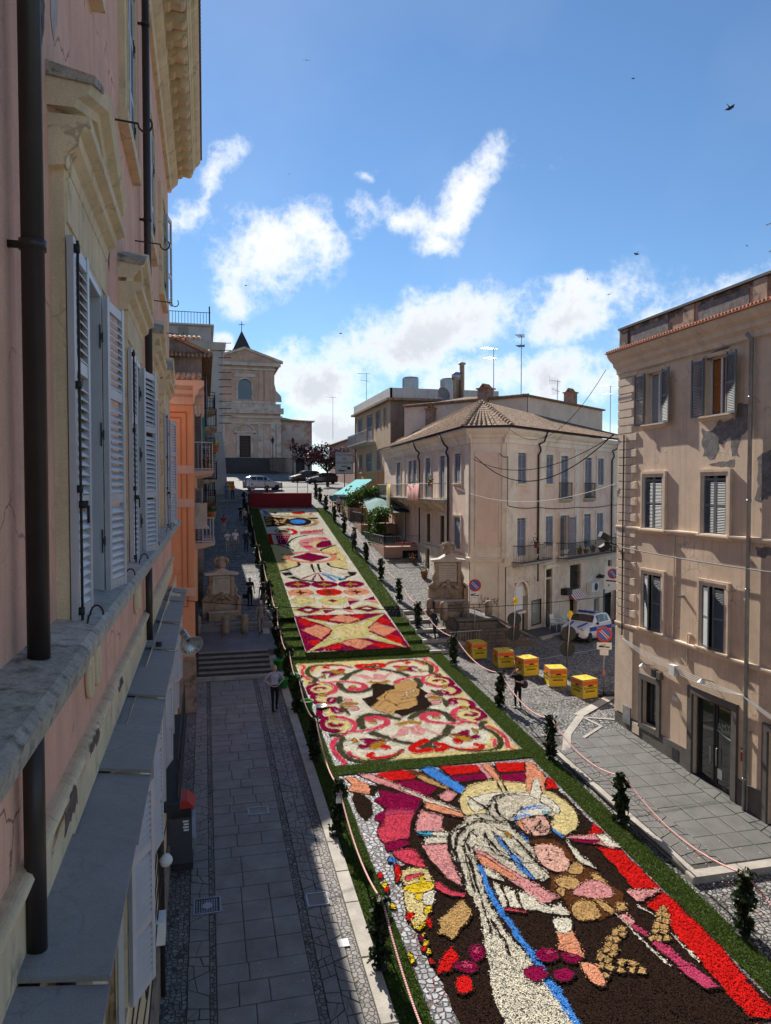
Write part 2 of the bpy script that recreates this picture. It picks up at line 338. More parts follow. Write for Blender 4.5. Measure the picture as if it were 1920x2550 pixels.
def leaf_slats(w, h, rails, m, st=.06, t=.04, pitch=.05, tilt=1):
    b = MB(); zs = [z * h + st * 1.2 for z in rails]
    for k in range(len(rails) - 1):
        z = zs[k] + pitch * .3; top = rails[k + 1] * h - pitch * .5
        while z < top:
            b.face([(st, -t * .05, z + pitch * .75), (w - st, -t * .05, z + pitch * .75), (w - st, -t * .95, z), (st, -t * .95, z)]); z += pitch
    return b.mesh('slats', m)
RAILS = (0., .48, .925)
def shutter(par, M, w, h, m, flip=False, pitch=.05, rails=RAILS):
    """One louvred leaf hinged at the origin of M, closed along +x (or -x when flipped)."""
    key = (round(w, 2), round(h, 2), m.name, pitch)
    fm = shared(('sf',) + key, lambda: leaf_frame(w, h, rails, m)); sm = shared(('ss',) + key, lambda: leaf_slats(w, h, rails, m, pitch=pitch))
    Mx = M @ T(-w, 0, 0) if flip else M
    o = put('shutter', fm, par, Mx); stuff(put('slats', sm, o, Mx)); return o
def text(name, body, size, m, par, M, align='CENTER', ext=.002):
    c = bpy.data.curves.new(name, 'FONT'); c.body = body; c.size = size; c.align_x = align; c.align_y = 'CENTER'; c.extrude = ext
    o = bpy.data.objects.new(name, c); COL.objects.link(o); dg = bpy.context.evaluated_depsgraph_get()
    me = bpy.data.meshes.new_from_object(o.evaluated_get(dg)); bpy.data.objects.remove(o); me.materials.clear(); me.materials.append(m)
    return put(name, me, par, M)
UPR = Matrix.Rotation(R_(90), 4, 'X')   # stand a flat text up, facing -y
def frame_box(b, s0, s1, z0, z1, w, d0, d1, bottom=True):
    b.box(s0 - w, -d1, z0, s0, -d0, z1); b.box(s1, -d1, z0, s1 + w, -d0, z1); b.box(s0 - w, -d1, z1, s1 + w, -d0, z1 + w)
    if bottom: b.box(s0 - w, -d1, z0 - w, s1 + w, -d0, z0)
    return b

# ---------------- ground heights ----------------
def zl(y): return -11 + .0743 * y                                  # lower street
def zg(x, y):                                                      # with the side street falling away to the right
    e = max(0, (x - 15) * .7 + (y - 35) * .7); return zl(y) - (.0035 * e * e + .053 * e)
RP = [(30, -14.68 + .187 * 30), (70.5, -14.68 + .187 * 70.5), (80, -.25), (108, 1.1), (133, 2.6), (175, 2.6), (176, -14)]
def zr(y): return float(np.interp(y, [p[0] for p in RP], [p[1] for p in RP]))  # upper street
# ---------------- palette ----------------
SLAB = mat('basalt_slab', (.265, .24, .215), .6, .25, 1.5, .35, 30, fine=.35, spec=.4)
SLAB2 = mat('basalt_slab_light', (.165, .16, .15), .6, .22, 1.5, .35, 30, fine=.35, spec=.4)
MORT = mat('joint_earth_riser_shade', (.07, .066, .06), .9, .2, 6, .3, 60)
COB = cellmat('cobble', (.27, .265, .26), 8.5, (.045, .042, .038), .35, .72, .9, .07, warm=(.3, .285, .265), spec=.22)
COBD = cellmat('cobble_small', (.22, .2, .18), 9.5, (.06, .055, .05), .3, .6, .8, .06)
COBL = cellmat('cobble_bed_sunlit', (.36, .365, .38), 7.5, (.05, .045, .04), .4, .5, .9, .08)
TRAV = mat('travertine', (.46, .42, .36), .75, .2, 2.5, .3, 25, col2=(.27, .24, .2), f2=(.55, .75), fine=.3)
TRAVD = mat('travertine_aged', (.33, .27, .21), .85, .3, 2.2, .5, 18, col2=(.13, .1, .075), f2=(.5, .66), s2=2.5, fine=.4)
TUFF = mat('tuff_block', (.17, .145, .12), .9, .35, 3, .7, 14, col2=(.08, .07, .06), f2=(.5, .7), s2=3, fine=.4)
IRON = mat('dark_iron', (.022, .022, .024), .65, .2, 8, .1, 90, spec=.5)
GUTT = mat('gutter_brown', (.05, .035, .03), .9, .2, 3, .05, 40, spec=.1)
BROWNP = mat('brown_pipe', (.035, .026, .024), .4, .2, 3, .05, 40, spec=.5)
ZINC = mat('zinc', (.33, .34, .36), .35, .2, 4, .1, 50, metal=.7)
STEEL = flat('galvanised', (.45, .46, .47), .35, .8)
GLASS = mat('window_glass', (.02, .025, .03), .06, .3, 1, 0, spec=.9)
GLASSB = mat('glass_curtain', (.12, .13, .15), .1, .4, 7, 0, spec=.8)
DARK = mat('dark_interior', (.012, .011, .01), .9, .2, 3, 0)
WHITEP = flat('white_paint', (.78, .78, .76), .45)
TERRA = mat('terracotta', (.36, .16, .08), .85, .3, 9, .3, 60)
ROOFT = mat('roof_tile', (.3, .19, .12), .9, .45, 5, .5, 30, col2=(.14, .12, .09), f2=(.5, .62), s2=4, fine=.3)
WOOD = mat('brown_wood', (.11, .05, .025), .6, .3, 6, .2, 40)
BLACKT = flat('black_print', (.01, .01, .01), .6)
GRASS = leafmat('grass_blade', (.03, .06, .008), (.12, .175, .026), .35)
GRASSB = mat('turf', (.06, .1, .018), .95, .4, 8, .8, 120)
LEAFD = leafmat('dark_leaf', (.008, .018, .006), (.03, .055, .015), .2)
LEAFG = leafmat('green_leaf', (.02, .05, .008), (.1, .17, .03), .35)
LEAFP = leafmat('plum_leaf', (.02, .006, .009), (.07, .02, .025), .3)
BARK = mat('bark', (.045, .035, .028), .95, .3, 12, .8, 30)

# ---------------- ground, streets ----------------
struct(MB().face([(-3000, -3000, -15), (3000, -3000, -15), (3000, 3000, -15), (-3000, 3000, -15)]).build('ground', mat('far_ground', (.09, .1, .06), .95, .3, .02, 0)))
def sheet(name, m, xs, ys, fz, dz=0):
    b = MB(); n = len(xs)
    b.v = [(x, y, fz(x, y) + dz) for y in ys for x in xs]
    for j in range(len(ys) - 1):
        for i in range(n - 1): b.f.append((j * n + i, j * n + i + 1, (j + 1) * n + i + 1, (j + 1) * n + i)); b.m.append(0)
    return b.build(name, m)
struct(sheet('lower_street', COB, list(np.linspace(-3, 15, 7)) + list(np.linspace(17, 75, 30)), list(np.linspace(-14, 72, 58)), zg))
def strips(name, m, parts, fz):
    b = MB()
    for x0, x1, ys in parts:
        for a, c in zip(ys, ys[1:]):
            b.face([(x0, a, fz(a)), (x1, a, fz(a)), (x1, c, fz(c)), (x0, c, fz(c))])
        a = ys[0]; b.face([(x0, a, fz(a) - 2), (x1, a, fz(a) - 2), (x1, a, fz(a)), (x0, a, fz(a))])
    return b.build(name, m)
YS = [50, 60, 70.5, 75, 80]
struct(strips('upper_street', COB, [(-3, 3.6, [39.9] + YS), (4.72, 10.03, [35.62, 41.4]), (3.6, 10.95, [41.4] + YS), (10.95, 15.0, [41.45, 50, 60, 62.5]), (10.95, 26, [62.5, 70.5, 75, 80]), (-40, 70, [80, 108, 133, 160, 175, 176])], zr))
KICK = RZ(0) @ Matrix.Rotation(math.atan(.0743), 4, 'X')
def unit_slab(ch=.06):
    b = MB(); h = .5; i = .5 - ch * .5
    lo = [(-h, -h, -1), (h, -h, -1), (h, h, -1), (-h, h, -1)]; mid = [(-h, -h, -.12), (h, -h, -.12), (h, h, -.12), (-h, h, -.12)]; up = [(-i, -i, 0), (i, -i, 0), (i, i, 0), (-i, i, 0)]
    n = 0; b.v = lo + mid + up
    for k in (0, 4):
        for q in range(4): b.f.append((k + q, k + (q + 1) % 4, k + 4 + (q + 1) % 4, k + 4 + q)); b.m.append(0)
    b.f.append((8, 9, 10, 11)); b.m.append(0); return b
SLABM = [unit_slab().mesh('paving_slab', SLAB), unit_slab().mesh('paving_slab', SLAB2)]
def slab(par, x, y, z, wx, wy, me, th=.05, name='paving_slab', slope=True):
    M = T(x, y, z + random.uniform(-.004, .004)) @ (KICK if slope else Matrix.Identity(4)) @ Matrix.Diagonal((wx, wy, th, 1))
    return put(name, me, par, M)
def rows(par, x0, x1, y0, y1, fz, me, depth=(.42, .72), nsp=(2, 3), gap=.018, lab='paving_slab'):
    y = y0
    while y < y1:
        d = random.uniform(*depth); n = random.choice(nsp); cuts = sorted(random.uniform(.22, .78) for _ in range(n - 1))
        if n == 3 and cuts[1] - cuts[0] < .2: cuts = [.33, .68]
        e = [0] + cuts + [1]
        for a, c in zip(e, e[1:]):
            xa, xb = x0 + (x1 - x0) * a, x0 + (x1 - x0) * c
            slab(par, (xa + xb) / 2, y + d / 2, fz(y + d / 2), xb - xa - gap, d - gap, me, name=lab)
        y += d
NCRZ = [0]
def crazy(par, x0, x1, y0, y1, fz, m, step=.34, gap=.014):
    """Irregular polygonal flagstones fitted into a band."""
    y = y0; ta = 0.
    while y < y1:
        d = random.uniform(.6, 1.4) * step; tb = random.uniform(-.35, .35) * d
        q = [(x0, y - ta), (x1, y + ta), (x1, y + d + tb), (x0, y + d - tb)]
        polys = [q]
        if random.random() < .75:
            a, c = random.uniform(.25, .75), random.uniform(.25, .75)
            p1 = (x0 + (x1 - x0) * a, q[0][1] + (q[1][1] - q[0][1]) * a); p2 = (x0 + (x1 - x0) * c, q[3][1] + (q[2][1] - q[3][1]) * c)
            polys = [[q[0], p1, p2, q[3]], [p1, q[1], q[2], p2]]
            if random.random() < .4: k = random.randrange(2); P = polys.pop(k); polys += [[P[0], P[1], P[2]], [P[0], P[2], P[3]]]
        for P in polys:
            cx, cy = sum(p[0] for p in P) / len(P), sum(p[1] for p in P) / len(P); ins = []
            for px, py in P:
                l = math.hypot(px - cx, py - cy) or 1; f = max(.3, 1 - gap * 1.5 / l); ins.append((cx + (px - cx) * f, cy + (py - cy) * f))
            top = [(px - cx, py - cy, fz(py) - fz(cy) + .0) for px, py in ins]; bot = [(a_, b_, c_ - .06) for a_, b_, c_ in top]
            NCRZ[0] += 1
            MB().hexa(bot, top).build('flagstone', m, par, T(cx, cy, fz(cy) + random.uniform(-.005, .005)))
        y += d; ta = tb
# left pavement: bed sheet, then bands of stone from the building to the kerb
zp = lambda y: zl(y) + .05
pav = struct(sheet('left_pavement', MORT, [-1.3, 3.46], [4, 12, 20, 28, 33.05], lambda x, y: zl(y) + .03))
def band(par, name, x0, x1, y0, y1, fz, m, dz=0): return MB().face([(x0, y0, fz(y0) + dz), (x1, y0, fz(y0) + dz), (x1, y1, fz(y1) + dz), (x0, y1, fz(y1) + dz)]).build(name, m, par)
for x0, x1 in ((-1.1, -.42), (.03, .14), (2.02, 2.19), (2.84, 3.09)): band(pav, 'sett_band', x0, x1, 4, 33, zp, COBD, -.012)
crazy(pav, -.41, .02, 9, 32.9, zp, SLAB, .36); crazy(pav, 2.2, 2.52, 9, 32.9, zp, SLAB, .34); crazy(pav, 2.52, 2.83, 9, 32.9, zp, SLAB, .3)
rows(pav, .15, 2.01, 8, 32.8, zp, SLABM[0])
KERBM = unit_slab(.02).mesh('kerb_stone', TRAV)
y = 8.
while y < 33.5:
    d = random.uniform(1.2, 1.9); slab(pav, 3.27, y + d / 2, zl(y + d / 2) + .075, .32, d - .012, KERBM, .14, 'kerb_stone'); y += d
y = 33.5
for k in range(3): slab(pav, 3.05, y + .9, -8.5 + .33 * (k + .5), .36, 1.78, KERBM, .3, 'kerb_stone', False).matrix_basis @= Matrix.Rotation(.18, 4, 'X'); y += 1.8
STEPM = mat('step_stone', (.29, .265, .235), .7, .25, 2, .3, 30, fine=.3)
# left stair up to the fountain landing
ST = struct(sheet('left_landing', mat('landing_slabs', (.15, .15, .155), .6, .3, .8, .3, 25, fine=.3), [-1.3, 3.3], [35.0, 37, 39.25], lambda x, y: -7.64 + (y - 35.1) * .03))
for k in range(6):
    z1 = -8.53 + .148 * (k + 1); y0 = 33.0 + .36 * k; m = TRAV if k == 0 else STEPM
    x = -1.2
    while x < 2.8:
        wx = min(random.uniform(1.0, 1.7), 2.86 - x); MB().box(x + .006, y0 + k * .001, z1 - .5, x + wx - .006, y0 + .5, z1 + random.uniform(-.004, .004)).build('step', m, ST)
        if k: MB().box(x + .006, y0 + k * .001 - .012, z1 - .148, x + wx - .006, y0, z1 - .035).build('riser_shade', MORT, ST)  # thin dark front slabs put the risers' shade into the colour
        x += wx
for k in range(2): MB().box(-1.2, 39.2 + .35 * k, -8.2, 3.58, 40.3, -7.52 + .155 * (k + 1)).build('step', SLAB, ST)
# right stair beside the upper carpet
SR = struct(MB().face([(10.96, 41.4, -6.9), (12.62, 41.4, -6.9), (12.62, 41.6, -6.87), (10.96, 41.6, -6.87)]).build('right_stair', COB))
for k in range(5):
    y0 = 35.2 + 1.25 * k; z0 = -8.38 + .3 * k
    MB().hexa([(10.96, y0, z0 - .6), (12.6, y0, z0 - .6), (12.6, y0 + 1.26, z0 - .6), (10.96, y0 + 1.26, z0 - .6)], [(10.96, y0 + .3, z0 + .19), (12.6, y0 + .3, z0 + .19), (12.6, y0 + 1.26, z0 + .3), (10.96, y0 + 1.26, z0 + .3)]).build('tread', COB, SR)
    MB().box(10.96, y0 - .02, z0 - .3, 12.6, y0 + .32, z0 + .165).build('step', TRAV, SR)
for k in range(4): slab(SR, 12.75, 35.9 + 1.5 * k, -8.2 + .36 * k + .28, .3, 1.52, KERBM, .9, 'kerb_stone', False).matrix_basis @= Matrix.Rotation(.0, 4, 'X')
# right pavement, raised towards the viewer
zq = lambda y: zl(y) + .03 + max(0, .14 * (25 - y) / 9)
rp = struct(sheet('right_pavement', MORT, [11.7, 15.6], [15.85, 20, 25, 26.2], lambda x, y: zq(y) - .02))
crazy(rp, 12.0, 12.5, 16.1, 23.6, zq, SLAB2, .36); crazy(rp, 12.5, 12.9, 16.1, 24.4, zq, SLAB2, .4); crazy(rp, 15.0, 15.48, 15.9, 25.4, zq, SLAB2, .4)
rows(rp, 12.9, 15.0, 15.95, 24.6, zq, SLABM[1], (.6, .85), (3, 3), gap=.03)
band(rp, 'sett_band', 11.7, 15.5, 24.6, 26.2, zq, COB, .004)
y = 15.85
while y < 22.6:
    d = random.uniform(1.2, 1.8); slab(rp, 11.86, y + d / 2, zq(y + d / 2) + .01, .2, d - .012, KERBM, .3, 'kerb_stone'); y += d
x = 11.66
while x < 15.5: slab(rp, x + .75, 15.72, zq(15.72) + .012, 1.49, .3, KERBM, .3, 'kerb_stone'); x += 1.5
def strip(par, name, pts, wd, m, dz=.014):
    b = MB()
    for (xa, ya), (xb, yb) in zip(pts, pts[1:]):
        l = math.hypot(xb - xa, yb - ya); nx, ny = -(yb - ya) / l * wd / 2, (xb - xa) / l * wd / 2
        P = [(xa + nx, ya + ny), (xa - nx, ya - ny), (xb - nx, yb - ny), (xb + nx, yb + ny)]
        b.face([(px, py, zg(px, py) + dz) for px, py in P])
    return b.build(name, m, par)
strip(rp, 'kerb_stone', [(14.3, 26.2), (17.4, 28.3)], .4, TRAV, .05)
strip(rp, 'kerb_stone', [(12.2, 23.2), (13.0, 24.6), (14.35, 26.1)], .28, TRAV, .055)
strip(rp, 'kerb_stone', [(14.4, 25.9), (14.62, 25.0), (13.4, 24.15)], .12, TRAV, .06); strip(rp, 'kerb_stone', [(14.5, 25.9), (15.5, 25.5)], .12, TRAV, .062)
# parking bay lines, pavement in front of the corner house
pl_ = struct(strip(None, 'parking_line', [(13.6, 33.0), (16.2, 33.4), (18.6, 34.4), (22.5, 36.4), (27, 39)], .1, flat('worn_line', (.4, .39, .37), .8), .02))
strip(pl_, 'parking_line', [(13.2, 34.2), (14.2, 33.0)], .1, MATS['worn_line'], .02)
fp = struct(sheet('corner_pavement', SLAB, [0, 1, 2], [0, 1, 2], lambda x, y: 0)); bpy.data.objects.remove(fp)
b = MB(); CRp = Vector((16.36, 38.4)); DR = Vector((.8083, .5888)); NO = Vector((.5888, -.8083))
for s in range(0, 22):
    P = [CRp + DR * s * 1.0 + NO * 1.7, CRp + DR * (s + 1) + NO * 1.7, CRp + DR * (s + 1) - NO * .3, CRp + DR * s - NO * .3]
    if s < 1: continue
    b.hexa([(p.x, p.y, zg(p.x, p.y) - .2) for p in P], [(p.x, p.y, zg(p.x, p.y) + .1) for p in P])
fp = struct(b.build('corner_pavement', mat('asphalt_pave', (.09, .088, .086), .85, .2, 2, .3, 60)))
for s in range(1, 21):
    a = CRp + DR * s + NO * 1.86; c = CRp + DR * (s + 1) + NO * 1.86
    P = [a, c - DR * .02, c - DR * .02 - NO * .3, a - NO * .3]
    MB().hexa([(p.x, p.y, zg(p.x, p.y) - .2) for p in P], [(p.x, p.y, zg(p.x, p.y) + .106) for p in P]).build('kerb_stone', TRAV, fp)
# wide steps at the top of the left side
us = struct(MB().face([(-1, 71.2, zr(71.2) + .012), (3.3, 71.2, zr(71.2) + .012), (3.3, 71.25, zr(71.25) + .012), (-1, 71.25, zr(71.25) + .012)]).build('upper_steps', SLAB))
for k in range(5): MB().box(-1.5, 71.3 + 1.15 * k, -3, 3.3, 72.6 + 1.15 * k, zr(71.3 + 1.15 * k) + .16).build('step', SLAB, us)
# ---------------- pink palazzo on the left ----------------
PINK = mat('pink_plaster', (.83, .48, .345), .9, .14, .8, .35, 50, col2=(.52, .34, .29), f2=(.58, .76), s2=1.1, streak=.4, fine=.2, crack=.8)
BEIG = mat('beige_plaster', (.79, .635, .41), .9, .16, 1.2, .3, 45, col2=(.36, .29, .21), f2=(.56, .72), s2=1.8, streak=.3, fine=.2, crack=.5)
MOSS = mat('lichen_stone', (.44, .39, .32), .95, .3, 9, .9, 20, col2=(.15, .135, .11), f2=(.5, .66), s2=8, fine=.35)
SLATE = mat('slate', (.29, .28, .265), .6, .14, 1.3, .35, 9, col2=(.25, .245, .235), f2=(.52, .66), s2=9, spec=.35, fine=.3, crack=.3)
ALU = mat('shutter_grey', (.5, .5, .52), .4, .08, 2, .05, 80, spec=.5)
XW = -1.15
PB = thing('pink_palazzo', 'tall pink stuccoed palazzo with beige pediments and deep bracketed cornice, nearest on the left', 'building', (XW, 10, zl(10)))
FL = F((XW, 0), (0, 1)); FM = FL.M
WY = [7.5 + 4.72 * n for n in range(-2, 4)]; UY = WY
OPN = [(y - .62, y + .62, -1.12, 2.02) for y in WY] + [(y - .6, y + .6, 5.35, 7.9) for y in WY]
YA, YB = -9., 26.4
wall_mesh(YA, YB, -2.4, 10.4, OPN, .3).build('wall', PINK, PB, FM)
MB().box(YA, 0, -14, YB - .02, 9, 10.4).build('building_core', PINK, PB, FM @ T(0, .31, 0))
MB().face([(YB, 0, -2.4), (YB, 9, -2.4), (YB, 9, 10.4), (YB, 0, 10.4)]).build('end_wall', PINK, PB, FM)
# base band, its roll moulding, ground floor wall
b = MB(); b.prism([(-.06, -2.36), (0, -2.36), (0, -2.95), (-.05, -2.95), (-.05, -2.5)][::-1], YA, YB, 'x'); b.build('plinth_band', BEIG, PB, FM)
b = MB(); b.tube([(YA, -.06, -2.42), (YB, -.06, -2.42)], .05, 8); b.build('roll_moulding', BEIG, PB, FM, True)
GOPN = [(y - .6, y + .6, -6.3, -3.7) for y in (8.6, 12.4, 16.4, 20.6, 24.0)]
wall_mesh(YA, YB, -10.9, -3.0, GOPN, .12, .16).build('ground_floor_wall', BEIG, PB, FM)
b = MB(); b.box(YA, -.24, -10.8, YB, -.15, -8.9); b.build('stone_plinth', TRAVD, PB, FM)
# slate slabs on the ledge
y = -3.; k = 0
while y < 23.8:
    d = random.choice((1.55, 1.7, 1.85, 1.5)) if y > 5 else 1.9
    if y > 20: d = .9
    z = -2.86 - .012 * max(y, 0) - .055 * (k % 2)
    p = [(y + .01, 0, z), (y + d - .015, 0, z), (y + d - .015, 0, z + .04), (y + .01, 0, z + .04)]
    MB().hexa([(y + .012, .0, z), (y + .012, -.57, z - .075), (y + d, -.57, z - .075), (y + d, 0, z)][::-1], [(y + .012, .0, z + .035), (y + .012, -.57, z - .04), (y + d, -.57, z - .05), (y + d, 0, z + .025)][::-1]).build('slate_slab', SLATE, PB, FM)
    y += d + .006; k += 1
b = MB(); b.prism([(-.5, -3.3), (-.42, -3.2), (0, -3.1), (0, -3.45), (-.3, -3.4)], YA, 24.2, 'x'); b.build('ledge_moulding', BEIG, PB, FM)
# sill course: long stone shelf, thicker under each window
b = MB(); prof = [(0, -1.42), (-.16, -1.36), (-.24, -1.28), (-.36, -1.24), (-.38, -1.12), (-.33, -1.08), (0, -1.04)]
b.prism(prof[::-1], YA, 5.35, 'x'); b.build('sill_course', MOSS, PB, FM)
b = MB(); p2 = [(x * .93, z) for x, z in prof]; b.prism(p2[::-1], 5.35, YB - .3, 'x'); b.build('sill_course', mat('sill_stone', (.52, .47, .39), .9, .25, 7, .6, 25, col2=(.22, .2, .165), f2=(.52, .7), s2=8, fine=.35), PB, FM)
def curve_iron(par, y, x, z, r=.16, m=None):
    pts = [(y, x + 0, z)] + [(y, x - r + r * math.cos(a), z + .0 + r * 1.1 * math.sin(a)) for a in np.linspace(0, math.pi, 9)]
    return MB().tube(pts, .012, 6).build('iron_hook', m or RUST, par, FM)
RUST = mat('rusty_iron', (.07, .035, .025), .8, .3, 10, .3, 60)
for y in (6.15, 8.9, 10.9, 13.6, 18.3, 20.4):
    MB().tube([(y - .02, -.24, -1.1), (y + .1, -.24, -1.02)] + [(y + .1, -.3 + .05 * math.cos(a), -1.02 + .08 * math.sin(a)) for a in np.linspace(0, math.pi, 8)], .008, 6).build('iron_hook', RUST, PB, FM, True)
for y, z in ((7.0, 4.75), (9.2, 4.3), (13.6, 4.3), (18.2, 4.4), (22.9, 4.6), (25.6, 5.0)):
    MB().tube([(y, 0, z), (y, -.42, z - .03)] + [(y, -.5 + .08 * math.cos(a), z - .03 - .09 * math.sin(a)) for a in np.linspace(0, math.pi * 1.25, 8)], .012, 6).build('iron_hook', RUST, PB, FM, True)
# shutters
def near_leaf(par, M, w, h, individual, rod=False, nm='shutter'):
    key = ('near', round(w, 2), round(h, 2)); rl = (0., .3, .66, .955)
    fm = shared(key + ('f',), lambda: leaf_frame(w, h, rl, ALU, .085, .05)); o = put(nm, fm, par, M)
    st, t, p = .085, .05, .078
    def one():
        return MB().hexa([(st, -.002, .052), (st, -.002, .062), (w - st, -.002, .062), (w - st, -.002, .052)], [(st, -t + .002, -.005), (st, -t + .002, .005), (w - st, -t + .002, .005), (w - st, -t + .002, -.005)]).mesh('slat', ALU)
    sm = shared(key + ('s',), one); zs = []
    for k in range(3):
        z = rl[k] * h + st * 1.2 + .012
        while z < rl[k + 1] * h - .06: zs.append(z); z += p
    if individual:
        for z in zs: put('slat', sm, o, M @ T(0, 0, z))
    else:
        b = MB()
        for z in zs: b.hexa([(st, -.002, .052 + z), (st, -.002, .062 + z), (w - st, -.002, .062 + z), (w - st, -.002, .052 + z)], [(st, -t + .002, z - .005), (st, -t + .002, z + .005), (w - st, -t + .002, z + .005), (w - st, -t + .002, z - .005)])
        stuff(b.build('slats', ALU, o, M))
    if rod:
        b = MB(); b.tube([(w - .04, -.075, .02), (w - .04, -.075, h - .03)], .011, 6)
        for q in (.03, .35, .62, .97): b.box(w - .065, -.09, q * h - .03, w - .015, -.05, q * h + .03)
        b.box(w - .055, -.13, .3 * h, w - .03, -.06, .3 * h + .06); b.box(w - .05, -.14, .3 * h - .12, w - .035, -.12, .3 * h + .02)
        b.build('bolt_rod', IRON, o, M, True)
    return o
def hinge(par, M):
    b = MB(); b.box(-.055, -.012, -.12, -.02, 0, .12); b.box(.02, -.012, -.12, .055, 0, .12); b.tube([(0, -.014, -.05), (0, -.014, .05)], .016, 8); b.box(-.05, -.014, -.03, .05, -.002, .03); return b.build('hinge', IRON, par, M)
def surround(par, y0, y1, z0, z1, d=.1, w=.28, m=BEIG, nm='window_surround'):
    b = MB(); frame_box(b, y0, y1, z0, z1, w, 0, d, False); frame_box(b, y0 - .02, y1 + .02, z0, z1, .06, d, d + .025, False); return b.build(nm, m, par, FM)
PED = {}
for n, y in enumerate(WY):
    s = surround(PB, y - .62, y + .62, -1.1, 2.02, .1, .62)
    # window frame and glass
    b = MB(); frame_box(b, y - .6, y + .6, -1.1, 2.0, .0, -.2, -.1); 
    b = MB(); b.box(y - .62, .1, -1.1, y - .54, .2, 2.0); b.box(y + .54, .1, -1.1, y + .62, .2, 2.0); b.box(y - .62, .1, 1.92, y + .62, .2, 2.0); b.box(y - .05, .1, -1.1, y + .05, .2, 1.92); b.box(y - .62, .1, -1.1, y + .62, .2, -1.0)
    fr = b.build('window_frame', ALU, PB, FM)
    MB().face([(y - .54, .15, -1), (y + .54, .15, -1), (y + .54, .15, 1.92), (y - .54, .15, 1.92)]).build('pane', GLASS, fr, FM)
    b = MB(); b.box(y - .615, -.128, -1.1, y - .56, .1, 2.0); b.box(y + .56, -.128, -1.1, y + .615, .1, 2.0); b.box(y - .615, -.127, 1.95, y + .615, .1, 2.018); b.box(y + .52, .02, -1.1, y + .56, .1, 1.95); b.build('shutter_frame', ALU, PB, FM)
    ind = 1 <= n - 1 <= 2
    if n < 2: pass
    elif n == 4:    # third window seen up the street keeps its shutters closed
        near_leaf(PB, FM @ T(y - .6, -.02, -1.08), .6, 3.06, False); near_leaf(PB, FM @ T(y, -.02, -1.08), .6, 3.06, False)
    else:
        Ml = FM @ T(y - .6, -.135, -1.08) @ RZ(R_(180 - 2)); near_leaf(PB, Ml @ T(0, 0, 0) @ Matrix.Diagonal((1, -1, 1, 1)), .66, 3.06, ind, True)
        near_leaf(PB, FM @ T(y + .6, -.14, -1.08) @ RZ(R_(-8 if n == 2 else -13)), .68, 3.06, ind)
        for q in (-.55, .55, 1.55):
            hinge(PB, FM @ T(y + .6, -.115, q))
    # pediment: architrave, frieze, bed mould, two raking cornices
    a0, a1 = y - 1.22, y + 1.1
    b = MB(); b.prism([(-.118, 2.1), (0, 2.1), (0, 2.55), (-.118, 2.55)][::-1], a0 + .02, a1 - .02, 'x'); b.build('frieze', BEIG, PB, FM)
    b = MB(); cp_ = [(0, 2.48), (-.125, 2.5), (-.14, 2.6), (-.22, 2.66), (-.23, 2.74), (-.31, 2.78), (-.31, 2.88), (0, 2.88)]; b.prism(cp_[::-1], a0 - .1, a1 + .1, 'x'); b.build('pediment_cornice', BEIG, PB, FM)
    for q, (ya, yb) in enumerate(((a0 - .14, (a0 + a1) / 2), (a1 + .14, (a0 + a1) / 2))):
        sec = [(0, 0), (-.2, .0), (-.22, .07), (-.3, .11), (-.33, .22), (0, .26)]
        lo = [(ya, d, 2.92 + h) for d, h in sec]; hi = [(yb, d, 3.42 + h) for d, h in sec]
        b = MB(); b.hexa(*((lo, hi) if q else (hi, lo))); b.build('raking_cornice', BEIG, PB, FM)
    MB().prism([(a0, 2.88), (a1, 2.88), ((a0 + a1) / 2, 3.45)], -.08, 0, 'y').build('tympanum', BEIG, PB, FM)
    b = MB(); lo = [(a0 - .16, -.35, 3.1), (a0 - .16, 0, 3.14), (a0 + .55, 0, 3.4), (a0 + .5, -.34, 3.36)]
    b.hexa(lo, [(a0 - .165, -.36, 3.16), (a0 - .15, 0, 3.25), (a0 + .6, 0, 3.5), (a0 + .52, -.34, 3.42)]); b.build('weathered_cap', MOSS, PB, FM)
    # upper window
    surround(PB, y - .6, y + .6, 5.35, 7.9, .09, .3)
    b = MB(); b.box(y - 1.1, -.14, 5.15, y + 1.15, 0, 5.35); b.build('window_sill', BEIG, PB, FM)
    MB().box(y - .6, .2, 5.35, y + .6, .22, 7.9).build('pane', GLASS, PB, FM)
    near_leaf(PB, FM @ T(y - .58, -.03, 5.37), .58, 2.5, False); near_leaf(PB, FM @ T(y, -.03, 5.37), .58, 2.5, False)
    hinge(PB, FM @ T(y + .55, -.08, 5.8)); hinge(PB, FM @ T(y + .55, -.08, 7.1))
    if n == 5:
        near_leaf(PB, FM @ T(y + .6, -.12, 5.37) @ RZ(R_(-9)), .6, 2.5, False)
# downpipes
for y, zb in ((4.92, -1.04), (14.64, -1.04)):
    b = MB(); b.tube([(y, -.14, -1.06), (y, -.14, 10.3)], .068, 14)
    for z in (1.45, 5.0, 8.6): b.tube([(y, -.14, z), (y, -.14, z + .06)], .08, 14); b.box(y - .015, -.14, z + .01, y + .015, 0, z + .05)
    b.build('downpipe', BROWNP, PB, FM, True)
    b = MB(); b.tube([(y, -.1, -2.9), (y, -.1, -1.3)], .065, 14); b.build('downpipe', BROWNP, PB, FM, True)
    b = MB(); b.tube([(y, -.27, -10), (y, -.27, -2.95)], .06, 12); b.build('downpipe', BROWNP, PB, FM, True)
# plaster ovals below the sill
for yy in (7.7, 8.2, 12.7, 13.2):
    pts = [(yy + .12 * math.cos(a), -.03, -1.86 + .2 * math.sin(a)) for a in np.linspace(0, 2 * math.pi, 19)]
    MB().tube(pts, .032, 6, False).build('plaster_ring', BEIG, PB, FM, True)
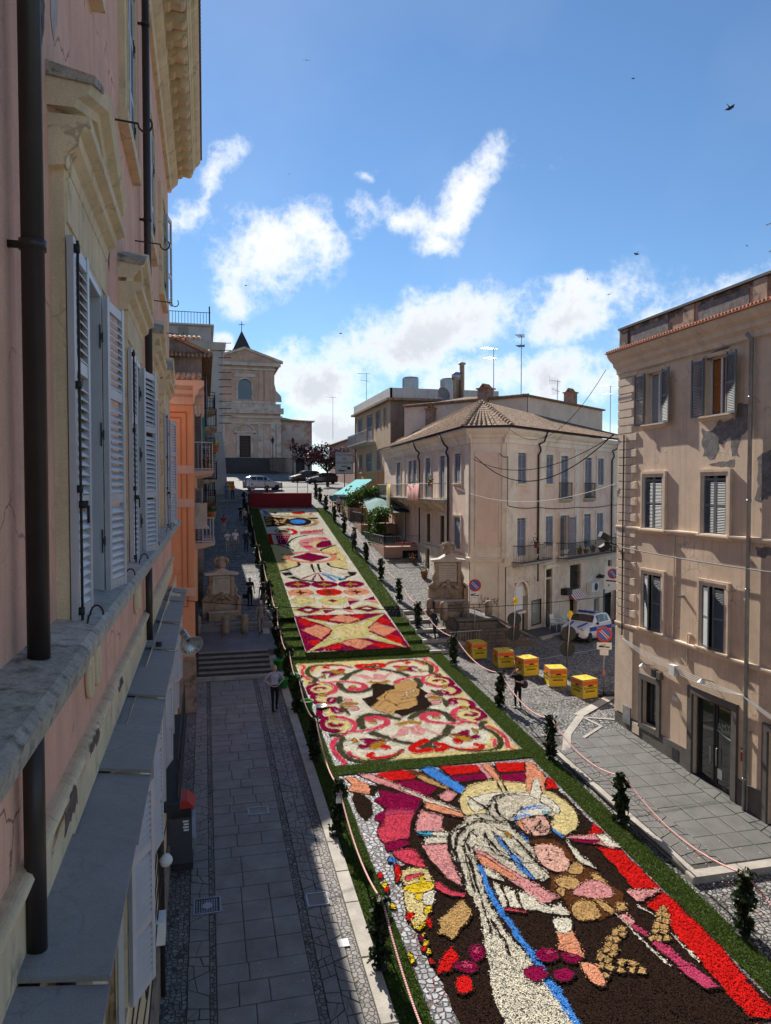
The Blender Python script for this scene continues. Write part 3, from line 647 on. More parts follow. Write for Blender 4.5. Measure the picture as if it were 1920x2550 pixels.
# cornice with scrolled brackets
prof = [(0, 10.1), (-.1, 10.12), (-.14, 10.25), (-.2, 10.3), (-.32, 10.42), (-.34, 10.55), (0, 10.55)]
MB().prism(prof[::-1], YA, YB + .2, 'x').build('bed_moulding', BEIG, PB, FM)
MB().prism([(0, 10.5), (-.34, 10.5), (-.36, 10.9), (0, 10.9)][::-1], YA, YB + .2, 'x').build('cornice_frieze', BEIG, PB, FM)
prof = [(0, 10.86), (-.84, 10.86), (-.86, 10.98), (-.9, 11.02), (-.92, 11.1), (-1.0, 11.16), (-1.08, 11.26), (-1.09, 11.36), (0, 11.4)]
MB().prism(prof[::-1], YA, YB + .3, 'x').build('cornice', BEIG, PB, FM)
br = [(-.35, 10.55), (-.45, 10.56), (-.52, 10.64), (-.62, 10.62), (-.72, 10.6), (-.8, 10.66), (-.82, 10.74), (-.8, 10.85), (-.35, 10.85)]
brm = MB().prism(br[::-1], -.14, .14, 'x').mesh('bracket', BEIG)
y = YB - .1
while y > 6: put('bracket', brm, PB, FM @ T(y, 0, 0)); y -= .7
tm = MB().tube([(0, -.95, 11.42), (0, -1.14, 11.4)], .055, 8).mesh('eave_tile', mat('dark_eave_tile', (.16, .08, .055), .9, .3, 8, .4, 40), True)
y = YB + .25
while y > 13: put('eave_tile', tm, PB, FM @ T(y, 0, 0)); y -= .17
MB().prism([(-1.0, 11.4), (0, 11.44), (9, 13.6), (9, 11.4)], YA, YB + .25, 'x').build('roof', ROOFT, PB, FM)
# lower windows with shutters, under the ledge
for i, (a, c, z0, z1) in enumerate(GOPN):
    b = MB(); frame_box(b, a, c, z0, z1, .16, .16, .2); fr = b.build('window_surround', BEIG, PB, FM); MB().box(a, .0, z0, c, .02, z1).build('pane', GLASS, fr, FM)
    near_leaf(PB, FM @ T(a, -.215, z0) @ RZ(R_(180 + 8)) @ Matrix.Diagonal((1, -1, 1, 1)), .6, 2.58, False); near_leaf(PB, FM @ T(c, -.215, z0) @ RZ(R_(-12 if i else -22)), .6, 2.58, False)
# small railing, cables and boxes low on the wall
b = MB()
for z in (-6.4, -5.6): b.tube([(15.6, -.55, z), (21.4, -.55, z)], .02, 6)
for k in range(9): b.tube([(15.6 + .72 * k, -.55, -6.4), (15.6 + .72 * k, -.55, -5.6)], .014, 6)
b.box(15.4, -.6, -6.62, 21.6, -.16, -6.46); b.build('balcony_rail', IRON, PB, FM)
b = MB()
for k in range(4):
    pts = [(9 + t * 9, -.2 - .03 * k, -6.9 - .25 * k + .2 * math.sin(t * 9 + k)) for t in np.linspace(0, 1, 18)]; b.tube(pts, .012, 5)
b.tube([(11.2 + .25 * math.cos(a), -.26, -7.1 + .45 * math.sin(a)) for a in np.linspace(0, 12, 60)], .012, 5); b.build('cables', IRON, PB, FM)
MB().box(13.0, -.42, -7.9, 13.4, -.16, -7.5).build('meter_box', WHITEP, PB, FM); MB().ball((14.6, -.36, -7.2), .13).build('wall_lamp', WHITEP, PB, FM, True)
def chip(pts, m, d=.004):
    q = []
    for (ax_, az_), (bx, bz) in zip(pts, pts[1:] + pts[:1]):
        n = max(2, int(math.hypot(bx - ax_, bz - az_) / .07))
        for k in range(n): t = k / n; q.append((ax_ + (bx - ax_) * t + random.uniform(-.025, .025), az_ + (bz - az_) * t + random.uniform(-.03, .03)))
    MB().face([(x_, -d, z_) for x_, z_ in q]).build('plaster_chip', m, PB, FM)
CHIP = mat('exposed_render', (.16, .12, .1), .95, .3, 8, .8, 25, fine=.4); CHIPL = mat('old_limewash', (.55, .45, .4), .95, .2, 6, .5, 25, fine=.3)
for cy_, cz_, w_, h_ in ((6.05, 3.75, .1, .5), (6.5, 3.9, .18, .3), (5.9, 3.4, .12, .2), (9.9, 3.2, .14, .5), (9.4, 3.9, .1, .3), (10.4, 3.55, .1, .25), (14.9, 3.3, .12, .35), (4.2, 3.9, .12, .5), (4.0, 2.5, .08, .3), (5.6, -.9, .2, .14), (9.6, 1.6, .1, .6), (9.9, .3, .08, .4), (5.75, 1.9, .06, .35)):
    chip([(cy_ - w_, cz_ - h_ * .6), (cy_ - w_ * .2, cz_ - h_), (cy_ + w_ * .6, cz_ - h_ * .4), (cy_ + w_, cz_ + h_ * .5), (cy_ + w_ * .1, cz_ + h_), (cy_ - w_ * .5, cz_ + h_ * .3)], CHIP if (cy_ * 10) % 3 < 2 else CHIPL)
for cy_, cz_, w_, h_ in ((7.4, -2.42, .35, .05), (9.6, -2.45, .3, .05), (6.1, -2.5, .3, .1)):
    chip([(cy_ - w_, cz_ - h_), (cy_ + w_, cz_ - h_ * .8), (cy_ + w_ * .8, cz_ + h_), (cy_ - w_ * .9, cz_ + h_ * .7)], CHIP, .115)
# horn loudspeaker hung from the ledge end
hs = thing('horn_loudspeaker', 'silver horn loudspeaker with dark lettering hung below the slate ledge', 'loudspeaker', (-.42, 18.4, -3.75))
ax = Vector((.38, -.8, -.46)).normalized(); Mh = T(-.42, 18.4, -3.72) @ ax.to_track_quat('Z', 'Y').to_matrix().to_4x4() @ Matrix.Scale(.68, 4)
HORN = mat('horn_metal', (.5, .52, .52), .35, .25, 7, .1, 40, metal=.6)
MB().lathe([(.06, -.55), (.13, -.53), (.13, -.3), (.15, -.29), (.15, -.26), (.13, -.25), (.14, -.1), (.2, .05), (.3, .2), (.42, .3), (.43, .31), (.41, .31), (.28, .2), (.1, .02), (.05, -.1)], 28).build('horn', HORN, hs, Mh, True)
MB().lathe([(.0, -.05), (.055, -.05), (.055, .1), (.0, .12)], 14).build('driver_cone', ZINC, hs, Mh, True)
MB().box(-.05, -.5, -.42, .05, .12, -.36).build('bracket_arm', STEEL, hs, Mh)
lp = 'CONSOLI'
for i, ch in enumerate(lp):
    a = R_(200 + 22 * i); th = R_(200 + (i) * 23)
    text('letter', ch, .17, BLACKT, hs, Mh @ RZ(th) @ T(.335, 0, .262) @ Matrix.Rotation(-math.atan(.1 / .12) * 0 - R_(40), 4, 'Y') @ RZ(R_(90)), ext=.001)
# ticket machine with red top at the foot of the wall
vm_ = thing('vending_machine', 'tall dark grey vending machine with red sloping top against the wall', 'vending machine', (-.62, 19.0, zl(19)))
z0 = 0; VMM = T(0, 1.0, zl(19) + .05) @ Matrix.Diagonal((1, 1, .74, 1)); GREYM = flat('machine_grey', (.06, .062, .07), .45)
MB().box(-.98, 17.75, z0, -.36, 18.45, z0 + .18).build('base', IRON, vm_, VMM); MB().box(-.97, 17.78, z0 + .18, -.38, 18.42, z0 + 1.75).build('cabinet', GREYM, vm_, VMM); MB().box(-.97, 17.8, z0 + 1.75, -.4, 18.4, z0 + 2.1).build('head', flat('black_paint', (.015, .015, .016), .4), vm_, VMM)
MB().hexa([(-1.0, 17.72, z0 + 2.1), (-.3, 17.72, z0 + 2.1), (-.3, 18.48, z0 + 2.1), (-1.0, 18.48, z0 + 2.1)], [(-1.0, 17.72, z0 + 2.36), (-.5, 17.72, z0 + 2.36), (-.5, 18.48, z0 + 2.36), (-1.0, 18.48, z0 + 2.36)]).build('red_top', flat('red_plastic', (.5, .025, .02), .4), vm_, VMM)
MB().box(-.38, 17.85, z0 + 1.0, -.3, 18.3, z0 + 1.7).build('front_panel', flat('panel_blue', (.35, .4, .5), .4), vm_, VMM); MB().box(-.38, 17.9, z0 + .6, -.29, 18.2, z0 + .95).build('tray', STEEL, vm_, VMM)
for k in range(4): MB().box(-.6 + .02 * (k % 2), 17.772, z0 + 1.6 - .1 * k, -.46, 17.779, z0 + 1.66 - .1 * k).build('sticker', WHITEP, vm_, VMM)
# drain cover and two flush manhole frames in the left pavement
def cover(label, x, y, wx, wy, holes):
    t = thing('drain_cover', label, 'drain cover', (x, y, zp(y)))
    M = T(x, y, zp(y) + .012) @ KICK; b = MB(); w_ = .035
    b.box(-wx / 2, -wy / 2, -.02, wx / 2, -wy / 2 + w_, .01); b.box(-wx / 2, wy / 2 - w_, -.02, wx / 2, wy / 2, .01); b.box(-wx / 2, -wy / 2, -.02, -wx / 2 + w_, wy / 2, .01); b.box(wx / 2 - w_, -wy / 2, -.02, wx / 2, wy / 2, .01); b.build('frame', ZINC, t, M)
    MB().box(-wx / 2 + w_, -wy / 2 + w_, -.02, wx / 2 - w_, wy / 2 - w_, -.004).build('lid', IRON if holes else SLAB, t, M)
    if holes:
        b = MB()
        for i in range(9):
            for j in range(8):
                if abs(i - 4) < 2 and abs(j - 3.5) < 2: continue
                b.box(-wx / 2 + .06 + i * (wx - .12) / 9, -wy / 2 + .06 + j * (wy - .12) / 8, -.004, -wx / 2 + .06 + (i + .6) * (wx - .12) / 9, -wy / 2 + .06 + (j + .6) * (wy - .12) / 8, .006)
        stuff(b.build('studs', ZINC, t, M)); MB().lathe([(.0, 0), (.12, 0), (.12, .006), (.0, .006)], 16, (0, 0, -.004)).build('badge', ZINC, t, M)
cover('square cast iron drain cover with raised studs on the left pavement', -.02, 17.2, .62, .6, True)
cover('flush inspection cover framed among the large slabs of the left pavement', 1.43, 21.3, .6, .45, False)
cover('flush inspection cover framed in the crazy paving near the kerb', 2.5, 16.9, .52, .5, False)
tag(MB().box(-.12, -.12, 0, .12, .12, .012).build('white_plate', WHITEP, None, T(2.82, 15.3, zp(15.3) + .004) @ KICK), 'small white square plate lying on the setts by the kerb', 'plate')
# ---------------- salmon corner house on the right ----------------
SALM = mat('salmon_plaster', (.77, .59, .43), .9, .14, .7, .35, 40, col2=(.57, .43, .32), f2=(.52, .76), s2=1.0, streak=.34, fine=.2, crack=.5)
SALT = mat('salmon_trim', (.74, .6, .46), .9, .15, 1.5, .25, 40, col2=(.36, .27, .2), f2=(.58, .76), s2=2.5, streak=.15, fine=.12)
CEM = mat('bare_cement', (.25, .235, .225), .95, .3, 6, .9, 25, col2=(.17, .155, .14), f2=(.45, .6), s2=5, fine=.4)
GREYS = mat('grey_shutter', (.165, .18, .19), .5, .12, 3, .05, 80, spec=.4)
PEPE = mat('peperino', (.15, .135, .12), .85, .22, 2.5, .35, 40, fine=.35)
PARA = mat('parapet_render', (.5, .36, .26), .95, .25, 2, .6, 20, col2=(.15, .12, .1), f2=(.47, .56), s2=1.3, streak=.4, fine=.3)
RB = thing('salmon_corner_house', 'salmon plaster house with quoined corner and grey shutters, at the right edge', 'building', (15.5, 20, zl(20)))
FR = F((15.5, 25.4), (0, -1)); FQ = FR.M
SE = 17.   # how far the wall runs towards the viewer
COLS = [(1.82, 2.86), (5.06, 6.1), (9.6, 10.64), (12.9, 13.94)]
ops = []
for a, c in COLS: ops += [(a, c, 2.27, 4.1), (a, c, -1.48, .38), (a, c, -5.08, -3.1)]
ops += [(1.78, 2.68, -8.58, -6.97), (4.63, 6.5, -9.75, -6.72), (7.95, 9.2, -9.9, -6.9)]
wall_mesh(0, SE, -11, 4.55, ops, .24).build('wall', SALM, RB, FQ)
wall_mesh(0, 12, -11, 4.55, [], .2).build('end_wall', SALM, RB, F((27.5, 25.4), (-1, 0)).M)
MB().box(.3, .3, -11, SE, 11.5, 4.5).build('building_core', SALM, RB, FQ)
# quoins
for k in range(33):
    z0 = 4.45 - .3 * (k + 1); l = 1.22 if k % 2 == 0 else .92
    if z0 < -5.3: break
    MB().hexa([(-.0, -.06, z0 + .02), (l, -.06, z0 + .02), (l, -.06, z0 + .275), (0, -.06, z0 + .275)], [(-.02, 0, z0), (l + .03, 0, z0), (l + .03, 0, z0 + .295), (-.02, 0, z0 + .295)]).build('quoin', SALT, RB, FQ)
b = MB(); b.box(-.04, -.06, -8.6, 1.15, 0, -5.35); b.build('corner_pier', SALT, RB, FQ)
for z, nm in ((-1.6, 'string_course'), (-5.3, 'string_course')):
    MB().prism([(0, z), (-.07, z + .02), (-.1, z + .1), (-.1, z + .15), (0, z + .17)][::-1], -.05, SE, 'x').build(nm, SALT, RB, FQ)
MB().box(-.03, -.05, -11, 4.42, 0, -8.67).build('plinth', PEPE, RB, FQ); MB().box(6.74, -.05, -11, 7.8, 0, -8.75).build('plinth', PEPE, RB, FQ); MB().box(9.4, -.05, -11, SE, 0, -8.8).build('plinth', PEPE, RB, FQ)
prof = [(0, 4.3), (-.1, 4.34), (-.12, 4.5), (-.25, 4.62), (-.28, 4.75), (-.42, 4.86), (-.52, 5.0), (-.53, 5.08), (0, 5.1)]
MB().prism(prof[::-1], -.06, SE, 'x').build('cornice', SALT, RB, FQ)
rt = mat('red_eave_tile', (.38, .14, .08), .85, .3, 9, .4, 40)
tm = MB().tube([(0, -.58, 5.13), (0, -.1, 5.25)], .06, 8).mesh('eave_tile', rt, True); s = .0
while s < 12: put('eave_tile', tm, RB, FQ @ T(s, 0, 0)); s += .15
MB().hexa([(-.1, -.6, 5.085), (SE, -.6, 5.085), (SE, 0, 5.15), (-.1, 0, 5.15)], [(-.1, -.6, 5.12), (SE, -.6, 5.12), (SE, 0, 5.22), (-.1, 0, 5.22)]).build('eave_board', rt, RB, FQ)
b = MB(); b.box(.05, .0, 5.1, SE, .3, 6.0); b.box(.05, .0, 5.1, .4, 10, 6.0); b.build('parapet', PARA, RB, FQ)
for s in (.05, 3.9, 7.1, 10.4): MB().box(s, -.06, 5.2, s + .55, 0, 5.98).build('parapet_pier', PARA, RB, FQ)
for s in (.75, 4.6, 7.8): MB().box(s, -.03, 5.35, s + 2.3, -.003, 5.85).build('parapet_panel', CEM, RB, FQ)
b = MB(); b.box(0.0, -.1, 6.0, SE, .4, 6.08); b.build('coping', IRON, RB, FQ)
# windows
def glazed(par, FX, a, c, z0, z1, m=GLASS, fm=WHITEP, d=-.14, cur=None):
    b = MB(); w_ = .06; b.box(a, d * -1, z0, a + w_, -d + .06, z1); b.box(c - w_, -d, z0, c, -d + .06, z1); b.box(a, -d, z1 - w_, c, -d + .06, z1); b.box(a, -d, z0, c, -d + .06, z0 + w_); mid = (a + c) / 2; b.box(mid - .04, -d - .003, z0 + w_, mid + .04, -d + .05, z1 - w_)
    fr = b.build('window_frame', fm, par, FX); MB().face([(a, -d + .04, z0), (c, -d + .04, z0), (c, -d + .04, z1), (a, -d + .04, z1)]).build('pane', m, fr, FX)
    if cur: MB().box(a + .1, -d + .034, z0 + .1, mid - .06, -d + .038, z1 - .1).build('curtain', cur, fr, FX); MB().box(mid + .08, -d + .034, z0 + .1, c - .3 * (c - a) * .5, -d + .038, z1 - .1).build('curtain', cur, fr, FX)
    return fr
def molded(par, FX, a, c, z0, z1, w_=.16, d=.06, sill=True, m=SALT):
    b = MB(); frame_box(b, a, c, z0, z1, w_, 0, d, False); frame_box(b, a - w_ * .6, c + w_ * .6, z0, z1 + w_ * .6, w_ * .45, d, d + .03, False); o = b.build('window_surround', m, par, FX)
    if sill: MB().prism([(0, z0 - .16), (-.08, z0 - .14), (-.1, z0 - .06), (-.16, z0 - .05), (-.16, z0), (0, z0)][::-1], a - .25, c + .25, 'x').build('window_sill', m, par, FX)
    return o
ORC = mat('amber_curtain', (.32, .12, .03), .8, .3, 9, .1); LACE = mat('lace_curtain', (.3, .32, .34), .9, .4, 25, .1)
for i, (a, c) in enumerate(COLS):
    w2 = (c - a) / 2; molded(RB, FQ, a, c, 2.27, 4.1, .1); glazed(RB, FQ, a, c, 2.27, 4.1, GLASS if i else GLASSB, cur=ORC if i == 1 else LACE)
    for sgn in (0, 1):
        Mw = FQ @ T(a if sgn == 0 else c, -.1, 2.25); ang = R_(180 + 7) if sgn == 0 else R_(-7)
        if sgn == 0: o = shutter(RB, Mw @ RZ(R_(180 + 8)) @ Matrix.Diagonal((1, -1, 1, 1)), w2, 1.86, GREYS)
        else: o = shutter(RB, Mw @ RZ(R_(-8)), w2, 1.86, GREYS)
    molded(RB, FQ, a, c, -1.48, .38, .2, .07); MB().box(a, .16, -1.48, c, .18, .38).build('pane', DARK, RB, FQ)
    shutter(RB, FQ @ T(a, .0, -1.47), w2 - .004, 1.84, GREYS); shutter(RB, FQ @ T(a + w2 + .004, 0, -1.47), w2 - .004, 1.84, GREYS)
    molded(RB, FQ, a, c, -5.08, -3.1, .2, .07); MB().box(a, .18, -5.08, c, .2, -3.1).build('pane', DARK, RB, FQ)
    shutter(RB, FQ @ T(a, -.01, -5.06) @ RZ(R_(-18)), w2 - .004, 1.96, GREYS); shutter(RB, FQ @ T(c, -.01, -5.06) @ RZ(R_(180 + 5)) @ Matrix.Diagonal((1, -1, 1, 1)), w2 - .004, 1.96, GREYS)
b = MB(); frame_box(b, 1.78, 2.68, -8.58, -6.97, .2, 0, .08); b.build('window_surround', PEPE, RB, FQ); gw = MB().box(1.78, .2, -8.58, 2.68, .22, -6.97).build('shop_window', GLASS, RB, FQ); b = MB(); frame_box(b, 1.84, 2.62, -8.52, -7.03, .06, -.2, -.14); b.build('frame', IRON, gw, FQ)
b = MB(); frame_box(b, 4.63, 6.5, -10.6, -6.72, .22, 0, .09, False); b.build('door_surround', PEPE, RB, FQ)
MB().box(4.4, -.14, -10.2, 6.75, 0.2, zl(20) + .02).build('door_step', TRAV, RB, FQ)
dz = zl(20.0) + .06
for s0, s1, lab in ((4.7, 5.54, 'left'), (5.58, 6.44, 'right')):
    b = MB(); frame_box(b, s0 + .07, s1 - .07, dz + .12, -6.85, .07, -.17, -.11); d_ = b.build('door_leaf', IRON, RB, FQ); MB().box(s0 + .07, .14, dz + .12, s1 - .07, .15, -6.85).build('pane', GLASS, d_, FQ)
    hx = s1 - .12 if lab == 'left' else s0 + .12; MB().tube([(hx, .1, -8.75), (hx, .04, -8.72), (hx, .04, -8.2), (hx, .1, -8.17)], .014, 6).build('handle', STEEL, d_, FQ, True)
text('door_lettering', 'AMYS', .3, flat('sage_print', (.3, .42, .36), .6), RB, FQ @ T(6.0, .132, -7.45) @ Matrix.Rotation(R_(-8), 4, 'Y') @ UPR)
MB().tube([(5.62, .13, -7.62), (6.0, .13, -7.72), (6.42, .13, -7.78)], .025, 6).build('door_print', MATS['sage_print'], RB, FQ)
b = MB(); b.prism([(4.8, dz + .2), (5.5, dz + .2), (5.45, -8.3), (5.3, -7.5), (5.25, -7.1), (5.05, -7.1), (5.0, -7.6), (4.95, -8.3)][::-1], .5, .56, 'y'); b.build('dress', mat('green_cloth', (.06, .12, .1), .9, .3, 8, .2), RB, FQ)
MB().box(5.64, .132, dz + .3, 5.86, .137, dz + .62).build('notice', WHITEP, RB, FQ)
b = MB(); frame_box(b, 7.95, 9.2, -10.6, -6.9, .2, 0, .08, False); b.build('door_surround', PEPE, RB, FQ); MB().box(7.95, .15, -10.8, 9.2, .2, -6.9).build('door_leaf', WOOD, RB, FQ)
# pipes, cables, lamp fittings, plates
b = MB(); b.tube([(7.15, -.12, -9.6), (7.15, -.12, 4.3), (7.15, -.3, 4.45)], .062, 10)
for z in (-8.6, -6.2, -3, -.4, 2.6): b.tube([(7.15, -.12, z), (7.15, -.12, z + .06)], .075, 10)
b.build('downpipe', ZINC, RB, FQ, True)
MB().tube([(3.55, -.03, -1.5), (3.56, -.03, -3.6), (3.5, -.03, -5.6)], .022, 6).build('wall_pipe', SALT, RB, FQ)
MB().tube([(4.3, -.03, -5.9), (4.3, -.03, -5.0), (4.35, -.03, -4.8), (4.5, -.03, -4.8)], .022, 6).build('wall_pipe', SALT, RB, FQ)
def cable(pts, r, sag, n=18):
    out = []
    for (p, q) in zip(pts, pts[1:]):
        p, q = Vector(p), Vector(q)
        for t in np.linspace(0, 1, n): v = p.lerp(q, float(t)); v.z -= sag * 4 * t * (1 - t); out.append(tuple(v))
    return MB().tube(out, r, 5)
CABW = flat('grey_cable', (.35, .34, .33), .7)
b = MB()
for k in range(4):
    c_ = cable([(.6, -.12 - .02 * k, -5.7), (3.4, -.14, -6.0 - .05 * k), (7.1, -.14 - .02 * k, -6.1), (9.5, -.14, -6.6)], .011, .05 + .03 * k); n0 = len(b.v); b.v += c_.v; b.f += [tuple(i + n0 for i in f) for f in c_.f]; b.m += c_.m
b.build('wall_cables', CABW, RB, FQ)
cable([(.5, -.1, 2.0), (.48, -.1, -2), (.5, -.1, -5.6)], .03, 0).build('corner_cable', IRON, RB, FQ)
cable([(.5, -.16, -2.25), (8.5, -.16, -2.35), (11.5, -.16, -2.3)], .022, .05).build('corner_cable', IRON, RB, FQ)
MB().box(3.55, -.2, -6.35, 3.85, -.02, -6.0).build('junction_box', WHITEP, RB, FQ)
for s, z in ((2.35, -6.35), (5.55, -6.1)): MB().tube([(s, 0, z), (s - .05, -.35, z + .08)], .02, 6).build('lamp_arm', STEEL, RB, FQ); MB().lathe([(.02, .1), (.12, .0), (.13, -.03), (.02, -.02)], 12, (s - .05, -.38, z)).build('lamp_head', WHITEP, RB, FQ)
MB().box(.6, -.1, -8.9, 1.1, -.055, -8.25).build('meter_box', ZINC, RB, FQ); MB().box(1.2, -.08, -9.1, 1.65, -.055, -8.7).build('meter_box', SALT, RB, FQ)
MB().box(3.5, -.02, -7.25, 3.85, -.002, -7.1).build('street_plate', WHITEP, RB, FQ)
sg = MB().box(6.85, -.02, -8.15, 7.02, -.002, -7.75).build('wall_sign', flat('sign_red', (.4, .03, .02), .6), RB, FQ); MB().box(6.86, -.024, -7.87, 7.01, -.021, -7.8).build('print', WHITEP, sg, FQ)
MB().box(2.5, -.16, -6.68, 2.72, -.02, -6.42).build('alarm_box', IRON, RB, FQ); MB().box(2.78, -.16, -6.7, 3.0, -.02, -6.44).build('alarm_box', PEPE, RB, FQ)
MB().box(3.6, -.06, -9.25, 3.95, -.04, -8.85).build('grille', IRON, RB, FQ)
MB().tube([(4.05, 0, -3.62), (4.05, -.22, -3.62)], .055, 8).build('vent_pipe', ZINC, RB, FQ)
# patches where the plaster has come off
def patch(par, FX, pts, m=CEM, d=.004, jag=.06):
    q = []
    for (ax, az_), (bx, bz) in zip(pts, pts[1:] + pts[:1]):
        n = max(2, int(math.hypot(bx - ax, bz - az_) / .12))
        for k in range(n): t = k / n; q.append((ax + (bx - ax) * t + random.uniform(-jag, jag), az_ + (bz - az_) * t + random.uniform(-jag, jag)))
    a = sum((x0 * z1 - x1 * z0) for (x0, z0), (x1, z1) in zip(q, q[1:] + q[:1]))
    if a < 0: q = q[::-1]
    MB().face([(x, -d, z) for x, z in q]).build('plaster_patch', m, par, FX)
patch(RB, FQ, [(4.85, 1.9), (5.3, 1.75), (5.6, 2.05), (6.4, 2.1), (6.5, 2.5), (7.05, 2.55), (7.05, 1.75), (6.7, 1.6), (6.5, 1.2), (6.55, .9), (6.3, 1.0), (6.2, 1.5), (5.7, 1.35), (5.5, .9), (4.95, 1.0)])
patch(RB, FQ, [(7.35, .9), (8.0, 1.1), (8.1, -.2), (7.3, -.4)]); patch(RB, FQ, [(5.2, .75), (6.4, .85), (6.35, .62), (5.5, .66)], jag=.03); patch(RB, FQ, [(5.0, 4.0), (6.4, 4.35), (6.4, 4.45), (5.0, 4.2)], jag=.03); patch(RB, FQ, [(7.3, -1.7), (8.2, -1.7), (8.2, -1.9), (7.4, -2.0)], jag=.05)
patch(RB, FQ, [(7.4, -7.6), (7.75, -7.6), (7.75, -9.1), (7.45, -8.9)], MATS['salmon_trim'])
# floodlights on the corner
fl = thing('floodlight', 'pair of dark floodlights fixed to the quoined corner', 'floodlight', (15.3, 25.6, -2.0))
for k in range(2): MB().box(-.3, -.12, -.1, .1, .12, .12).build('lamp', IRON, fl, T(15.2 - .1 * k, 25.75 - .2 * k, -1.95 - .3 * k) @ Matrix.Rotation(.5 - k, 4, 'Y'))
MB().tube([(15.45, 25.4, -2.2), (15.1, 25.7, -2.1)], .025, 6).build('arm', IRON, fl, T(0, 0, 0))
def aerial(label, x, y, z, h, kind=0, rz=0., group='roof aerials'):
    t = thing('tv_aerial', label, 'aerial', (x, y, z), rz, group); M = WM[t.name]
    MB().tube([(0, 0, -.3), (0, 0, h)], .03, 6).build('mast', ZINC, t, M)
    for i, (zz, ln) in enumerate(((h - .1, 1.3), (h - .9, .9)) if kind != 2 else ((h - .1, 1.6),)):
        b = MB(); b.tube([(-ln * .75, 0, zz + .15 * i), (ln * .3, 0, zz)], .018, 5)
        for k in range(7):
            q = -ln * .72 + k * ln / 7; e = .34 - .02 * k
            b.tube([(q, -e, zz + .1 * i), (q, e, zz + .1 * i)] if kind != 1 else [(q, 0, zz - e), (q, 0, zz + e)], .012, 4)
        b.build('antenna', ZINC, t, M)
    return t
aerial('slanting comb aerial on the parapet of the salmon corner house', 15.9, 17.9, 6.0, 1.7, 1, R_(100))
# ---------------- pink corner building with the chamfered end ----------------
MIDP = mat('mid_pink', (.76, .59, .475), .9, .1, .6, .2, 45, col2=(.52, .37, .31), f2=(.5, .8), s2=.7, streak=.12, fine=.1)
MIDC = mat('mid_cream', (.76, .67, .55), .9, .12, 1, .2, 45, col2=(.43, .36, .29), f2=(.55, .8), s2=1.1, streak=.15, fine=.1)
MIDG = mat('mid_ground', (.68, .58, .47), .9, .16, 1, .25, 45, col2=(.33, .27, .22), f2=(.52, .78), s2=1.1, streak=.25, fine=.15)
BLUS = mat('blue_grey_shutter', (.23, .25, .31), .55, .12, 3, .05, 80)
MG = thing('chamfered_palazzo', 'pink and cream three-storey palazzo with chamfered corner and tiled hip roof', 'building', (16, 40, -8.4))
CL, CR = (14.6, 39.3), (16.36, 38.4)
FA = F(CR, (.8083, .5888)); FB = F(CL, (-.04, -1)); FC = F(CL, (CR[0] - CL[0], CR[1] - CL[1])); CW = math.hypot(CR[0] - CL[0], CR[1] - CL[1])
MA, MBm, MC = FA.M, FB.M, FC.M
ZE = 3.3
UP = [(1.3, 2.26, .25), (4.7, 5.62, .25), (6.66, 7.65, -.68), (10.1, 11.15, -.68), (12.1, 13.1, .2), (15.2, 16.25, .2), (19, 20, .2)]
LO = [(1.2, 2.24, -4.1), (4.68, 5.62, -3.55), (6.62, 7.66, -4.3), (10.03, 11.07, -4.3), (12.0, 13.08, -3.58), (15.15, 16.25, -4.1), (19, 20, -3.6)]
GO = [(.95, 2.45, -9.4, -5.45), (2.95, 4.1, -8.2, -6.7), (4.58, 5.4, -9.6, -5.6), (4.62, 5.6, -5.5, -5.0), (7.95, 9.55, -6.65, -5.0), (7.95, 9.0, -9.8, -7.15), (13.3, 15.2, -10.6, -6.5), (13.85, 14.6, -6.25, -5.1), (11.6, 12.5, -9.9, -7.6)]
wall_mesh(0, 22, -4.45, ZE, [(a, c, z, 2.02) for a, c, z in UP] + [(a, c, z, -1.75) for a, c, z in LO], .2).build('wall', MIDP, MG, MA)
wall_mesh(0, 22, -11, -4.45, GO, .3, .06).build('ground_floor_wall', MIDG, MG, MA)
LA = [(-2.96, -1.75, .28), (-6.2, -5.1, -.62), (-9.9, -8.6, -.62), (-15.1, -14.0, -.62), (-13.6, -12.5, -.62), (-19.3, -18.0, -.62)]
LB = [(-3.05, -1.8, -3.62), (-6.22, -5.16, -3.65), (-9.65, -8.6, -3.72)]
wall_mesh(-24.5, 0, -4.1, ZE, [(a, c, z, 2.05) for a, c, z in LA] + [(a, c, z, -1.78) for a, c, z in LB], .2).build('wall', MIDP, MG, MBm)
wall_mesh(-24.5, 0, -9, -4.1, [(-9.9, -8.8, -6.4, -4.15), (-13.6, -12.6, -5, -4.12)], .2, .04).build('ground_floor_wall', MIDC, MG, MBm)
wall_mesh(0, CW, -9, ZE, [], .2).build('chamfer_wall', MIDC, MG, MC)
MB().box(.35, -.03, -3.2, CW - .35, -.0, 2.0).build('chamfer_panel', MIDP, MG, MC); b = MB(); frame_box(b, .35, CW - .35, -3.2, 2.0, .07, 0, .06); b.build('panel_mould', MIDC, MG, MC); b = MB(); frame_box(b, .35, CW - .35, -7.6, -4.4, .06, 0, .05); b.build('panel_mould', MIDC, MG, MC)
for M_, pil in ((MA, (0.02, .6, 3.9, 8.6, 14.8)), (MBm, (-.75, -4.95, -11.8, -17.0)), (MC, (.02, CW - .2))):
    for s in pil:
        wd = .2 if M_ is MC else .62
        b = MB(); b.box(s, -.06, -4.1, s + wd, 0, 2.5); b.box(s - .04, -.09, 2.38, s + wd + .04, 0, 2.46); b.box(s - .03, -.08, -3.95, s + wd + .03, 0, -3.8); b.build('pilaster', MIDC, MG, M_)
cor = [(0, 2.5), (-.06, 2.52), (-.08, 2.75), (-.16, 2.85), (-.18, 2.98), (-.3, 3.06), (-.42, 3.2), (-.44, 3.32), (0, 3.34)]
